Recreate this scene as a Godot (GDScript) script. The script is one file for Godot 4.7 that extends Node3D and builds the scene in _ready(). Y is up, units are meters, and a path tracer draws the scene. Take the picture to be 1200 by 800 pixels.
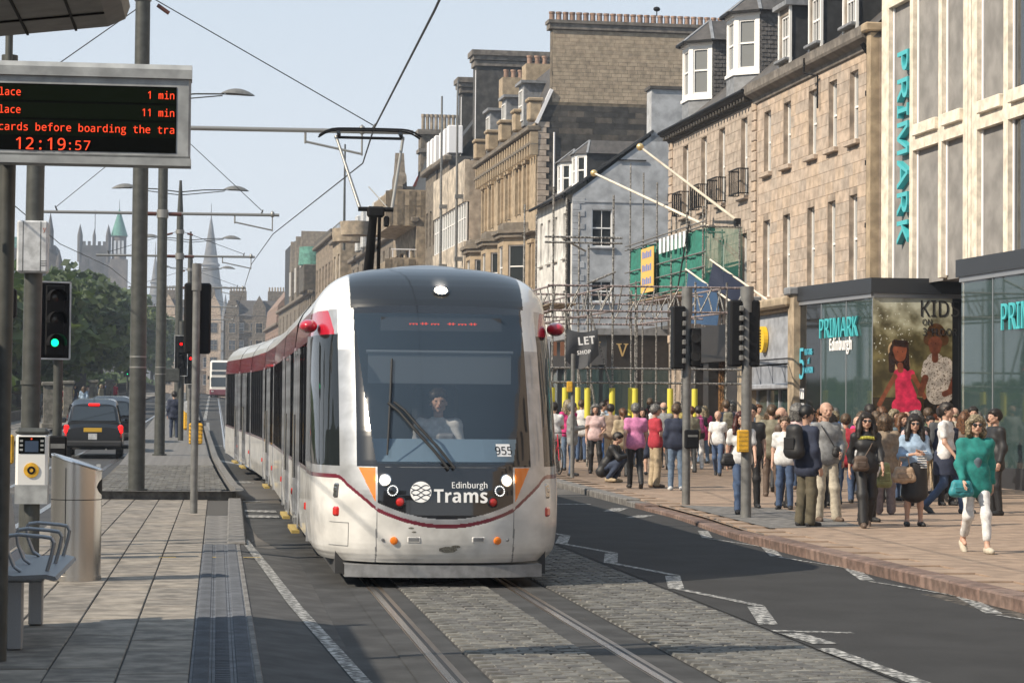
extends Node3D
# A tram at a stop on a wide shopping street. X runs right of the tram tracks, -Z along them, metres.

const SUN_TO := Vector3(0.80, -0.69, -0.32)
var M := {}
var T := {}
var used := {}
var rng := RandomNumberGenerator.new()

# ------------------------------------------------------------------ mesh building
class MB:
	var v := PackedVector3Array()
	var n := PackedVector3Array()
	var uv := PackedVector2Array()
	var t := Transform3D()
	func tri(a: Vector3, b: Vector3, c: Vector3) -> void:
		a = t * a; b = t * b; c = t * c
		var nn := (b - a).cross(c - a).normalized()
		v.append(a); v.append(c); v.append(b)
		n.append(nn); n.append(nn); n.append(nn)
	func tris(a: Vector3, b: Vector3, c: Vector3, na: Vector3, nb: Vector3, nc: Vector3) -> void:
		v.append(t * a); v.append(t * c); v.append(t * b)
		n.append((t.basis * na).normalized()); n.append((t.basis * nc).normalized()); n.append((t.basis * nb).normalized())
	func quad(a: Vector3, b: Vector3, c: Vector3, d: Vector3) -> void:
		tri(a, b, c); tri(a, c, d)
	func quv(a: Vector3, b: Vector3, c: Vector3, d: Vector3) -> void:
		quad(a, b, c, d)
		for p in [Vector2(0, 1), Vector2(1, 0), Vector2(1, 1), Vector2(0, 1), Vector2(0, 0), Vector2(1, 0)]: uv.append(p)
	func box(c: Vector3, s: Vector3) -> void:
		var h := s * 0.5
		var p := []
		for i in 8: p.append(c + Vector3(h.x if i & 1 else -h.x, h.y if i & 2 else -h.y, h.z if i & 4 else -h.z))
		quad(p[4], p[5], p[7], p[6]); quad(p[1], p[0], p[2], p[3])
		quad(p[5], p[1], p[3], p[7]); quad(p[0], p[4], p[6], p[2])
		quad(p[6], p[7], p[3], p[2]); quad(p[0], p[1], p[5], p[4])
	func bb(x0: float, y0: float, z0: float, x1: float, y1: float, z1: float) -> void:
		box(Vector3(x0 + x1, y0 + y1, z0 + z1) * 0.5, Vector3(absf(x1 - x0), absf(y1 - y0), absf(z1 - z0)))
	func cbox(c: Vector3, s: Vector3, r: float) -> void:
		var h := s * 0.5
		var q := h - Vector3.ONE * r
		var P := func(i: int, ax: int) -> Vector3:
			var o := Vector3(q.x if i & 1 else -q.x, q.y if i & 2 else -q.y, q.z if i & 4 else -q.z)
			o[ax] = h[ax] * signf(o[ax]); return c + o
		for ax in 3:
			var b1 := 1 << ((ax + 1) % 3)
			var b2 := 1 << ((ax + 2) % 3)
			for s2 in 2:
				var k := (1 << ax) * s2
				var f := [P.call(k, ax), P.call(k | b1, ax), P.call(k | b1 | b2, ax), P.call(k | b2, ax)]
				if s2 == 1: quad(f[0], f[1], f[2], f[3])
				else: quad(f[0], f[3], f[2], f[1])
			for s1 in 2:
				for s3 in 2:
					var k := b1 * s1 + b2 * s3
					var a1: int = (ax + 1) % 3
					var a2: int = (ax + 2) % 3
					var f := [P.call(k, a1), P.call(k | (1 << ax), a1), P.call(k | (1 << ax), a2), P.call(k, a2)]
					if (s1 + s3) % 2 == 1: quad(f[0], f[1], f[2], f[3])
					else: quad(f[0], f[3], f[2], f[1])
		for i in 8:
			var odd := ((i & 1) + ((i >> 1) & 1) + ((i >> 2) & 1)) % 2 == 1
			if odd: tri(P.call(i, 0), P.call(i, 1), P.call(i, 2))
			else: tri(P.call(i, 0), P.call(i, 2), P.call(i, 1))
	func cyl(a: Vector3, b: Vector3, r0: float, r1: float, seg := 10, caps := true) -> void:
		var d := (b - a).normalized()
		var x := d.cross(Vector3.UP if absf(d.y) < 0.9 else Vector3.RIGHT).normalized()
		var y := d.cross(x)
		for i in seg:
			var a0 := TAU * i / seg
			var a1 := TAU * (i + 1) / seg
			var u0 := x * cos(a0) + y * sin(a0)
			var u1 := x * cos(a1) + y * sin(a1)
			tris(a + u0 * r0, a + u1 * r0, b + u1 * r1, u0, u1, u1)
			tris(a + u0 * r0, b + u1 * r1, b + u0 * r1, u0, u1, u0)
			if caps:
				if r1 > 0.0: tri(b, b + u0 * r1, b + u1 * r1)
				if r0 > 0.0: tri(a, a + u1 * r0, a + u0 * r0)
	func tube(pts: Array, r: float, seg := 6) -> void:
		for i in pts.size() - 1: cyl(pts[i], pts[i + 1], r, r, seg, i == 0 or i == pts.size() - 2)
	func bar(a: Vector3, b: Vector3, w: float, h: float) -> void:
		var d := (b - a)
		var L := d.length()
		d /= L
		var x := d.cross(Vector3.UP if absf(d.y) < 0.95 else Vector3.RIGHT).normalized()
		var y := x.cross(d)
		var o := t
		t = t * Transform3D(Basis(x, y, -d), (a + b) * 0.5)
		box(Vector3.ZERO, Vector3(w, h, L))
		t = o
	func lathe(pr: Array, o: Vector3, seg := 16) -> void:
		for k in pr.size() - 1:
			var p: Vector2 = pr[k]
			var q: Vector2 = pr[k + 1]
			if p.is_equal_approx(q): continue
			var e := (q - p).normalized()
			var nr := Vector2(e.y, -e.x)
			for i in seg:
				var a0 := TAU * i / seg
				var a1 := TAU * (i + 1) / seg
				var c0 := Vector3(cos(a0), 0, -sin(a0))
				var c1 := Vector3(cos(a1), 0, -sin(a1))
				var U := Vector3.UP
				var n0 := c0 * nr.x + U * nr.y
				var n1 := c1 * nr.x + U * nr.y
				if p.x > 0.0: tris(o + c0 * p.x + U * p.y, o + c1 * p.x + U * p.y, o + c1 * q.x + U * q.y, n0, n1, n1)
				if q.x > 0.0: tris(o + c0 * p.x + U * p.y, o + c1 * q.x + U * q.y, o + c0 * q.x + U * q.y, n0, n1, n0)
	func ball(c: Vector3, r: Vector3, seg := 12) -> void:
		var rows := maxi(4, seg / 2)
		var P := func(i: int, j: int) -> Vector3:
			var th := PI * i / rows
			var ph := TAU * j / seg
			return Vector3(sin(th) * cos(ph), cos(th), -sin(th) * sin(ph))
		for i in rows:
			for j in seg:
				var a: Vector3 = P.call(i, j)
				var b: Vector3 = P.call(i + 1, j)
				var cc: Vector3 = P.call(i + 1, j + 1)
				var d: Vector3 = P.call(i, j + 1)
				if i < rows - 1: tris(c + a * r, c + b * r, c + cc * r, a / r, b / r, cc / r)
				if i > 0: tris(c + a * r, c + cc * r, c + d * r, a / r, cc / r, d / r)
	func prism(poly: Array, z0: float, z1: float) -> void:
		var pp := PackedVector2Array(poly)
		if Geometry2D.is_polygon_clockwise(pp): pp.reverse()
		var ix := Geometry2D.triangulate_polygon(pp)
		var V := func(i: int, z: float) -> Vector3: return Vector3(pp[i].x, pp[i].y, z)
		for k in range(0, ix.size(), 3):
			var a := pp[ix[k]]; var b := pp[ix[k + 1]]; var c := pp[ix[k + 2]]
			var i0 := ix[k]; var i1 := ix[k + 1]; var i2 := ix[k + 2]
			if (b - a).cross(c - a) < 0.0: i1 = ix[k + 2]; i2 = ix[k + 1]
			tri(V.call(i0, z1), V.call(i1, z1), V.call(i2, z1))
			tri(V.call(i0, z0), V.call(i2, z0), V.call(i1, z0))
		for i in pp.size():
			var j := (i + 1) % pp.size()
			quad(V.call(i, z0), V.call(j, z0), V.call(j, z1), V.call(i, z1))
	func mesh() -> ArrayMesh:
		var m := ArrayMesh.new()
		if v.is_empty(): return m
		var a := []
		a.resize(Mesh.ARRAY_MAX)
		a[Mesh.ARRAY_VERTEX] = v
		a[Mesh.ARRAY_NORMAL] = n
		if uv.size() == v.size(): a[Mesh.ARRAY_TEX_UV] = uv
		m.add_surface_from_arrays(Mesh.PRIMITIVE_TRIANGLES, a)
		return m

func numbered(s: String) -> String:
	if not used.has(s):
		used[s] = 0
		return s
	used[s] += 1
	return "%s_%03d" % [s, used[s]]

func tag(o: Node3D, label: String, category: String, group := "") -> Node3D:
	o.set_meta("label", label); o.set_meta("category", category)
	if group: o.set_meta("group", group)
	return o

func thing(called: String, label: String, category: String, at := Vector3.ZERO, turn := 0.0, group := "") -> Node3D:
	var o := Node3D.new()
	o.name = numbered(called)
	add_child(o)
	o.position = at
	o.rotation.y = turn
	tag(o, label, category, group)
	return o

func part(called: String, shape, mat: Material, parent: Node3D) -> MeshInstance3D:
	var o := MeshInstance3D.new()
	o.name = called
	o.mesh = shape.mesh() if shape is MB else shape
	o.material_override = mat
	parent.add_child(o, true)
	return o

func struct(called: String, shape, mat: Material, kind := "structure") -> MeshInstance3D:
	var o := MeshInstance3D.new()
	o.name = numbered(called)
	o.mesh = shape.mesh() if shape is MB else shape
	o.material_override = mat
	o.set_meta("kind", kind)
	add_child(o)
	return o

func solo(called: String, shape, mat: Material, label: String, category: String, group := "") -> MeshInstance3D:
	var o := MeshInstance3D.new()
	o.name = numbered(called)
	o.mesh = shape.mesh() if shape is MB else shape
	o.material_override = mat
	tag(o, label, category, group)
	add_child(o)
	return o

func stuff(o: Node3D) -> Node3D:
	o.set_meta("kind", "stuff")
	return o

func words(parent: Node3D, s: String, xf: Transform3D, height: float, mat: Material, font := "Droid Sans", depth := 0.02, weight := 400, called := "lettering", squeeze := 1.0) -> MeshInstance3D:
	var f := SystemFont.new()
	f.font_names = PackedStringArray([font])
	f.font_weight = weight
	var tm := TextMesh.new()
	tm.text = s
	tm.font = f
	tm.font_size = 64
	tm.pixel_size = height / 46.0
	tm.depth = depth
	tm.curve_step = 2.0
	var o := part(called, tm, mat, parent)
	o.transform = xf * Transform3D(Basis.from_scale(Vector3(squeeze, 1, 1)), Vector3.ZERO)
	return o

# ------------------------------------------------------------------ the lie of the land
func H(d: float) -> float:   # the street rises gently beyond the stop
	return 0.12 * log(1.0 + exp((minf(d, 330.0) - 50.0) / 8.0))

func G(x: float, z: float, up := 0.0) -> Vector3:
	return Vector3(x, H(-z) + up, z)

func track_x(d: float) -> float:   # the track swings left beyond 44 m
	var k := smoothstep(0.0, 1.0, clampf((d - 42.0) / 42.0, 0.0, 1.0))
	return 2.33 - 1.3 * k - 0.0012 * maxf(0.0, d - 90.0)

# ------------------------------------------------------------------ materials
func noise_tex(key: String, freq: float, oct: int, lo: float, hi: float, kind := FastNoiseLite.TYPE_SIMPLEX_SMOOTH, size := 512, contrast := 0.0) -> NoiseTexture2D:
	var f := FastNoiseLite.new()
	f.seed = 7 + T.size()
	f.noise_type = kind
	f.frequency = freq
	f.fractal_octaves = oct
	f.fractal_gain = 0.55
	var g := Gradient.new()
	g.set_color(0, Color(lo, lo, lo)); g.set_color(1, Color(hi, hi, hi))
	if contrast > 0.0:
		g.set_offset(0, contrast); g.set_offset(1, 1.0 - contrast)
	var t := NoiseTexture2D.new()
	t.width = size; t.height = size
	t.seamless = true
	t.noise = f
	t.color_ramp = g
	T[key] = t
	return t

func lin(r: float, g: float, b: float) -> Color:
	return Color(r, g, b).linear_to_srgb()

# tex is multiplied in, repeated every «size» metres; blot is a coarser layer every «size2» metres
func mat(col: Color, rough: float, tex := "", size := 1.0, blot := "", size2 := 5.0, bump := 0.0, metal := 0.0, spec := 0.5) -> StandardMaterial3D:
	var m := StandardMaterial3D.new()
	m.albedo_color = col
	m.roughness = rough
	m.metallic = metal
	m.metallic_specular = spec
	if tex:
		m.albedo_texture = T[tex]
		m.uv1_triplanar = true
		m.uv1_world_triplanar = true
		m.uv1_scale = Vector3.ONE / size
		if bump > 0.0:
			m.heightmap_enabled = true
			m.heightmap_texture = T[tex]
			m.heightmap_scale = bump
	if blot:
		m.detail_enabled = true
		m.detail_albedo = T[blot]
		m.detail_blend_mode = BaseMaterial3D.BLEND_MODE_MUL
		m.detail_uv_layer = BaseMaterial3D.DETAIL_UV_2
		m.uv2_triplanar = true
		m.uv2_world_triplanar = true
		m.uv2_scale = Vector3.ONE / size2
	return m

func pane(col: Color, alpha: float) -> StandardMaterial3D:
	var m := StandardMaterial3D.new()
	m.albedo_color = Color(col.r, col.g, col.b, alpha)
	m.transparency = BaseMaterial3D.TRANSPARENCY_ALPHA
	m.roughness = 0.03
	return m

func glow(col: Color, energy: float) -> StandardMaterial3D:
	var m := StandardMaterial3D.new()
	m.albedo_color = col
	m.emission_enabled = true
	m.emission = col
	m.emission_energy_multiplier = energy
	return m

func coat(m: StandardMaterial3D, c := 1.0) -> StandardMaterial3D:
	m.clearcoat_enabled = true
	m.clearcoat = c
	m.clearcoat_roughness = 0.05
	return m

func make_materials() -> void:
	noise_tex("grain", 0.11, 3, 0.80, 1.0)
	noise_tex("fine", 0.25, 2, 0.6, 1.0, FastNoiseLite.TYPE_SIMPLEX_SMOOTH, 512, 0.15)
	noise_tex("blot", 0.012, 5, 0.72, 1.0, FastNoiseLite.TYPE_SIMPLEX_SMOOTH, 512, 0.2)
	noise_tex("softblot", 0.01, 4, 0.82, 1.0, FastNoiseLite.TYPE_SIMPLEX_SMOOTH, 512, 0.2)
	noise_tex("cell", 0.05, 2, 0.55, 1.0, FastNoiseLite.TYPE_CELLULAR)
	noise_tex("wear", 0.02, 6, 0.35, 1.0, FastNoiseLite.TYPE_SIMPLEX_SMOOTH, 512, 0.3)
	M.asphalt = mat(lin(0.043, 0.043, 0.0445), 0.92, "fine", 0.35, "softblot", 7.0, 0.3)
	M.asphalt_left = mat(lin(0.075, 0.077, 0.082), 0.9, "fine", 0.5, "softblot", 9.0)
	M.track_asphalt = mat(lin(0.060, 0.060, 0.061), 0.9, "grain", 0.6, "blot", 4.0, 0.3)
	M.apron = mat(lin(0.082, 0.080, 0.080), 0.9, "grain", 0.5, "blot", 3.0, 0.2)
	M.ground = mat(lin(0.14, 0.13, 0.12), 0.95, "grain", 2.0, "blot", 20.0)
	M.slab = [mat(lin(0.335, 0.298, 0.255), 0.85, "grain", 0.5, "blot", 2.3, 0.15), mat(lin(0.30, 0.268, 0.23), 0.85, "grain", 0.45, "blot", 2.0, 0.15), mat(lin(0.365, 0.322, 0.27), 0.85, "grain", 0.5, "blot", 2.6, 0.15)]
	M.joint = mat(lin(0.07, 0.065, 0.06), 0.95, "grain", 0.4)
	M.tactile = mat(lin(0.155, 0.168, 0.195), 0.8, "grain", 0.5, "blot", 2.0, 0.1)
	M.pink_slab = [mat(lin(0.40, 0.29, 0.215), 0.85, "grain", 0.5, "softblot", 3.0, 0.1), mat(lin(0.41, 0.30, 0.222), 0.85, "grain", 0.6, "softblot", 3.4, 0.1), mat(lin(0.393, 0.287, 0.213), 0.85, "grain", 0.5, "softblot", 2.7, 0.1)]
	M.kerb_red = [mat(lin(0.25, 0.165, 0.135), 0.85, "grain", 0.4, "blot", 1.3, 0.3), mat(lin(0.29, 0.20, 0.165), 0.85, "grain", 0.4, "blot", 1.5, 0.3), mat(lin(0.21, 0.14, 0.115), 0.85, "grain", 0.4, "blot", 1.2, 0.3)]
	M.kerb_grey = mat(lin(0.24, 0.23, 0.22), 0.85, "grain", 0.4, "blot", 1.4, 0.2)
	M.sett = []
	for c in [Vector3(0.175, 0.17, 0.158), Vector3(0.215, 0.21, 0.193), Vector3(0.155, 0.15, 0.145), Vector3(0.265, 0.255, 0.23)]: M.sett.append(mat(lin(c.x, c.y, c.z), 0.8, "grain", 0.3, "blot", 1.1, 0.3))
	M.scuff = mat(lin(0.34, 0.33, 0.28), 0.7, "wear", 0.12)
	M.gutter = mat(lin(0.20, 0.17, 0.14), 0.95, "fine", 0.4, "wear", 1.5)
	M.rail = mat(lin(0.33, 0.27, 0.22), 0.32, "grain", 0.4, "", 1.0, 0.0, 0.8)
	M.rail_top = mat(lin(0.55, 0.52, 0.50), 0.22, "", 1.0, "", 1.0, 0.0, 0.9)
	M.paint = mat(lin(0.72, 0.71, 0.68), 0.7, "fine", 0.4, "wear", 0.9)
	M.yellow_paint = mat(lin(0.55, 0.40, 0.12), 0.8, "fine", 0.3)
	M.white = coat(mat(lin(0.70, 0.69, 0.665), 0.3))
	M.white_low = coat(mat(lin(0.74, 0.73, 0.705), 0.34, "softblot", 2.6), 0.7)
	M.silver = coat(mat(lin(0.50, 0.51, 0.53), 0.32, "softblot", 1.5, "", 1.0, 0.0, 0.45))
	M.tramred = coat(mat(lin(0.42, 0.012, 0.03), 0.25))
	M.maroon = coat(mat(lin(0.13, 0.010, 0.025), 0.3))
	M.gloss_black = coat(mat(lin(0.010, 0.010, 0.012), 0.12))
	M.roof_black = coat(mat(lin(0.010, 0.0105, 0.012), 0.3), 0.6)
	M.dark_glass = mat(lin(0.008, 0.009, 0.011), 0.06, "", 1.0, "", 1.0, 0.0, 0.0, 0.35)
	M.windscreen = pane(lin(0.06, 0.09, 0.13), 0.34)
	M.side_glass = pane(lin(0.015, 0.018, 0.02), 0.72)
	M.cab_dark = mat(lin(0.03, 0.033, 0.038), 0.7)
	M.desk = mat(lin(0.16, 0.24, 0.32), 0.4)
	M.blind = mat(lin(0.10, 0.12, 0.14), 0.7)
	M.fairing = coat(mat(lin(0.60, 0.60, 0.57), 0.3, "softblot", 1.6), 0.6)
	M.headlamp = glow(Color(1.0, 0.93, 0.82), 2.2)
	M.toplamp = glow(Color(1.0, 0.95, 0.85), 14.0)
	M.led_white = glow(Color(0.9, 0.9, 0.9), 0.8)
	M.clear = pane(lin(0.5, 0.55, 0.55), 0.12)
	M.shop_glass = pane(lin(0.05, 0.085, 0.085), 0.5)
	M.rubber = mat(lin(0.018, 0.018, 0.019), 0.7)
	M.undergear = mat(lin(0.05, 0.05, 0.052), 0.7, "grain", 0.4)
	M.bumper = mat(lin(0.27, 0.275, 0.285), 0.45, "softblot", 1.0, "", 1.0, 0.0, 0.3)
	M.amber = coat(mat(lin(0.80, 0.20, 0.015), 0.25))
	M.red_lens = coat(mat(lin(0.5, 0.02, 0.015), 0.2))
	M.chrome = mat(lin(0.6, 0.6, 0.6), 0.15, "", 1.0, "", 1.0, 0.0, 1.0)
	M.steel = mat(lin(0.52, 0.50, 0.475), 0.24, "", 0.7, "", 1.0, 0.0, 0.95)
	M.dull_steel = mat(lin(0.42, 0.435, 0.46), 0.4, "grain", 0.5, "", 1.0, 0.0, 0.6)
	M.pole = mat(lin(0.075, 0.078, 0.072), 0.5, "softblot", 1.2, "", 1.0, 0.0, 0.15)
	M.pole_light = mat(lin(0.19, 0.19, 0.185), 0.5, "softblot", 1.2, "", 1.0, 0.0, 0.2)
	M.galv = mat(lin(0.34, 0.335, 0.32), 0.45, "grain", 0.6, "", 1.0, 0.0, 0.5)
	M.grey_paint = mat(lin(0.30, 0.31, 0.32), 0.5, "softblot", 1.0)
	M.black = mat(lin(0.008, 0.008, 0.009), 0.6, "", 1.0, "", 1.0, 0.0, 0.0, 0.3)
	M.cable = mat(lin(0.03, 0.03, 0.032), 0.6)
	M.led = glow(lin(0.80, 0.055, 0.015), 0.62)
	M.shelter_roof = mat(lin(0.20, 0.195, 0.18), 0.42, "softblot", 1.2, "", 1.0, 0.0, 0.5)
	M.sign_grey = mat(lin(0.36, 0.37, 0.37), 0.5, "softblot", 1.4)
	M.pale_grey = mat(lin(0.56, 0.57, 0.58), 0.5, "softblot", 1.0)
	M.screen_black = mat(lin(0.003, 0.0035, 0.003), 0.5, "", 1.0, "", 1.0, 0.0, 0.0, 0.15)
	M.screen_row = mat(lin(0.005, 0.008, 0.004), 0.5, "", 1.0, "", 1.0, 0.0, 0.0, 0.15)
	M.perforated = mat(lin(0.40, 0.42, 0.45), 0.45, "cell", 0.14, "", 1.0, 0.0, 0.5)
	M.lid = mat(lin(0.62, 0.64, 0.68), 0.18, "", 1.0, "", 1.0, 0.0, 0.9)
	M.yellow = mat(lin(0.72, 0.40, 0.03), 0.45, "softblot", 0.6)
	M.blue_screen = mat(lin(0.04, 0.06, 0.10), 0.15)
	M.led_dim = mat(lin(0.4, 0.12, 0.06), 0.5)
	M.maroon_dull = mat(lin(0.09, 0.03, 0.02), 0.4)
	M.red_on = glow(Color(1.0, 0.06, 0.05), 2.2)
	M.green_on = glow(Color(0.05, 1.0, 0.62), 1.6)
	M.amber_off = mat(lin(0.05, 0.03, 0.01), 0.3)
	M.lens_off = mat(lin(0.015, 0.016, 0.017), 0.2)
	M.brake_on = glow(Color(1.0, 0.10, 0.10), 1.0)
	M.taxi_black = coat(mat(lin(0.006, 0.006, 0.007), 0.25), 0.5)
	M.taxi_glass = mat(lin(0.02, 0.025, 0.03), 0.03, "", 1.0, "", 1.0, 0.0, 0.0, 0.7)
	M.bus_glass = mat(lin(0.03, 0.045, 0.06), 0.06, "", 1.0, "", 1.0, 0.0, 0.0, 0.6)
	M.plate_yellow = mat(lin(0.55, 0.33, 0.03), 0.5)
	M.bark = mat(lin(0.06, 0.05, 0.04), 0.95, "grain", 1.0)
	M.leaf = []
	for c in [Vector3(0.042, 0.064, 0.022), Vector3(0.055, 0.082, 0.026), Vector3(0.075, 0.10, 0.028), Vector3(0.036, 0.054, 0.022)]:
		var lm := mat(lin(c.x, c.y, c.z), 0.75)
		lm.backlight_enabled = true
		lm.backlight = lin(c.x * 0.8, c.y * 0.9, c.z * 0.4)
		M.leaf.append(lm)
	M.stone_dark = mat(lin(0.12, 0.11, 0.10), 0.9, "grain", 1.2, "blot", 6.0)
	M.pier = mat(lin(0.20, 0.19, 0.165), 0.9, "grain", 0.7, "blot", 2.0)
	var V := func(r: float, g: float, b: float, rough := 0.9, size := 0.9, blot := 4.0) -> StandardMaterial3D: return mat(lin(r, g, b), rough, "grain", size, "blot", blot)
	var S := func(r: float, g: float, b: float) -> StandardMaterial3D: return mat(lin(r, g, b), 0.9, "grain", 0.9, "softblot", 3.0)
	M.cream = mat(lin(0.78, 0.70, 0.58), 0.8, "softblot", 3.0)
	M.panel_grey = mat(lin(0.34, 0.325, 0.31), 0.8, "grain", 0.3, "softblot", 6.0)
	M.trim_white = mat(lin(0.74, 0.73, 0.74), 0.5)
	M.turquoise = mat(lin(0.06, 0.42, 0.46), 0.4)
	M.sign_blue = mat(lin(0.08, 0.42, 0.55), 0.4)
	M.fascia_black = mat(lin(0.022, 0.024, 0.028), 0.4)
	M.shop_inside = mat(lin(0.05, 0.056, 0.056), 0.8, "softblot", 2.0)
	M.shop_warm = mat(lin(0.14, 0.11, 0.08), 0.8, "softblot", 2.0)
	M.shop_black = mat(lin(0.012, 0.014, 0.015), 0.06)
	M.grey_print = mat(lin(0.22, 0.22, 0.23), 0.4, "wear", 1.2)
	M.print_dark = mat(lin(0.02, 0.017, 0.015), 0.5)
	M.print_blue = mat(lin(0.16, 0.20, 0.42), 0.6)
	M.green_print = mat(lin(0.03, 0.22, 0.13), 0.5)
	M.win_glass = mat(lin(0.025, 0.028, 0.03), 0.05, "", 1.0, "", 1.0, 0.0, 0.0, 0.7)
	M.win_glass_light = mat(lin(0.20, 0.205, 0.205), 0.08, "", 1.0, "", 1.0, 0.0, 0.0, 0.7)
	M.office_glass = mat(lin(0.12, 0.13, 0.13), 0.08, "", 1.0, "", 1.0, 0.0, 0.0, 0.7)
	M.white_frame = mat(lin(0.78, 0.77, 0.75), 0.55)
	M.white_wall = mat(lin(0.80, 0.785, 0.75), 0.85, "grain", 1.0, "softblot", 6.0)
	M.gable_grey = mat(lin(0.54, 0.555, 0.58), 0.85, "grain", 0.8, "softblot", 5.0)
	M.lead = mat(lin(0.30, 0.31, 0.33), 0.6, "grain", 0.8, "softblot", 2.0)
	M.slate = V.call(0.115, 0.105, 0.10, 0.75, 0.6, 3.0)
	M.slate_wall = V.call(0.16, 0.15, 0.145, 0.7, 0.35, 1.6)
	M.slate_dark = V.call(0.05, 0.052, 0.056, 0.7, 0.5, 3.0)
	M.dormer_stone = V.call(0.40, 0.34, 0.28)
	M.mortar = V.call(0.52, 0.42, 0.335, 0.95)
	M.mortar_dark = V.call(0.22, 0.18, 0.13, 0.95)
	M.sand = [S.call(0.63, 0.50, 0.395), S.call(0.60, 0.485, 0.39), S.call(0.645, 0.505, 0.385), S.call(0.55, 0.455, 0.375)]
	M.sand2 = [S.call(0.55, 0.455, 0.375), S.call(0.52, 0.435, 0.36), S.call(0.57, 0.47, 0.385)]
	M.ochre = S.call(0.50, 0.39, 0.265)
	M.cream_stone = V.call(0.55, 0.44, 0.31)
	M.cornice_dark = V.call(0.09, 0.08, 0.07)
	M.cornice_grey = V.call(0.26, 0.23, 0.20)
	M.black_stone = [V.call(0.085, 0.08, 0.075), V.call(0.11, 0.10, 0.09), V.call(0.065, 0.062, 0.06), V.call(0.15, 0.13, 0.11)]
	M.tan_brick = [S.call(0.50, 0.405, 0.295), S.call(0.475, 0.385, 0.28), S.call(0.525, 0.42, 0.305)]
	M.stone_black = V.call(0.095, 0.09, 0.085)
	M.stone_weathered = V.call(0.25, 0.21, 0.165, 0.9, 1.2, 3.0)
	M.stone_brown = V.call(0.33, 0.26, 0.19)
	M.stone_pink = V.call(0.36, 0.25, 0.20)
	M.concrete_tan = V.call(0.46, 0.37, 0.265, 0.85, 0.8, 5.0)
	M.concrete_dark = V.call(0.13, 0.115, 0.095)
	M.joint_tan = V.call(0.28, 0.225, 0.16)
	M.office_cream = V.call(0.72, 0.62, 0.50, 0.85, 1.0, 6.0)
	M.office_end = V.call(0.62, 0.52, 0.42, 0.85, 1.0, 6.0)
	M.red_roof = V.call(0.30, 0.055, 0.035)
	M.copper = V.call(0.16, 0.40, 0.33)
	M.terracotta = V.call(0.38, 0.11, 0.06)
	M.pot_pink = V.call(0.50, 0.33, 0.25)
	M.pot_pale = V.call(0.48, 0.40, 0.31)
	M.far_stone = V.call(0.24, 0.23, 0.22, 0.95, 6.0, 30.0)
	M.far_stone2 = V.call(0.15, 0.14, 0.135, 0.95, 6.0, 30.0)
	M.far_stone3 = V.call(0.27, 0.235, 0.21, 0.95, 6.0, 30.0)
	M.far_sky_gap = mat(lin(0.5, 0.52, 0.55), 0.9)
	M.shop_grey = mat(lin(0.27, 0.29, 0.33), 0.5, "softblot", 3.0)
	M.shop_grey2 = mat(lin(0.34, 0.36, 0.40), 0.5, "softblot", 3.0)
	M.shop_brown = mat(lin(0.030, 0.026, 0.024), 0.45, "softblot", 2.0)
	M.sign_yellow = mat(lin(0.75, 0.47, 0.02), 0.4)
	M.sign_amber = mat(lin(0.70, 0.42, 0.10), 0.6)
	M.timber = mat(lin(0.42, 0.22, 0.09), 0.5, "wear", 0.6)
	M.gold = mat(lin(0.75, 0.55, 0.25), 0.3, "", 1.0, "", 1.0, 0.0, 0.6)
	M.gold_dark = mat(lin(0.20, 0.09, 0.05), 0.4)
	M.scaf = mat(lin(0.46, 0.44, 0.41), 0.5, "wear", 0.7, "", 1.0, 0.0, 0.4)
	M.scaf_pink = mat(lin(0.50, 0.40, 0.385), 0.55, "wear", 0.7, "", 1.0, 0.0, 0.2)
	M.deck = mat(lin(0.36, 0.27, 0.18), 0.85, "grain", 0.4, "blot", 1.5)
	M.foam_yellow = mat(lin(0.60, 0.54, 0.06), 0.8)
	M.banner_black = mat(lin(0.06, 0.063, 0.07), 0.8)
	M.net_green = mat(lin(0.05, 0.36, 0.27), 0.9, "cell", 0.4, "softblot", 1.5)
	M.net_thin = mat(lin(0.02, 0.25, 0.19), 0.9)
	M.net_thin.transparency = BaseMaterial3D.TRANSPARENCY_ALPHA
	M.net_thin.albedo_color.a = 0.45
	M.flag_blue = mat(lin(0.03, 0.075, 0.16), 0.8)
	M.flag_navy = mat(lin(0.012, 0.02, 0.05), 0.8)
	M.white_text = mat(lin(0.8, 0.8, 0.8), 0.5)

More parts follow.
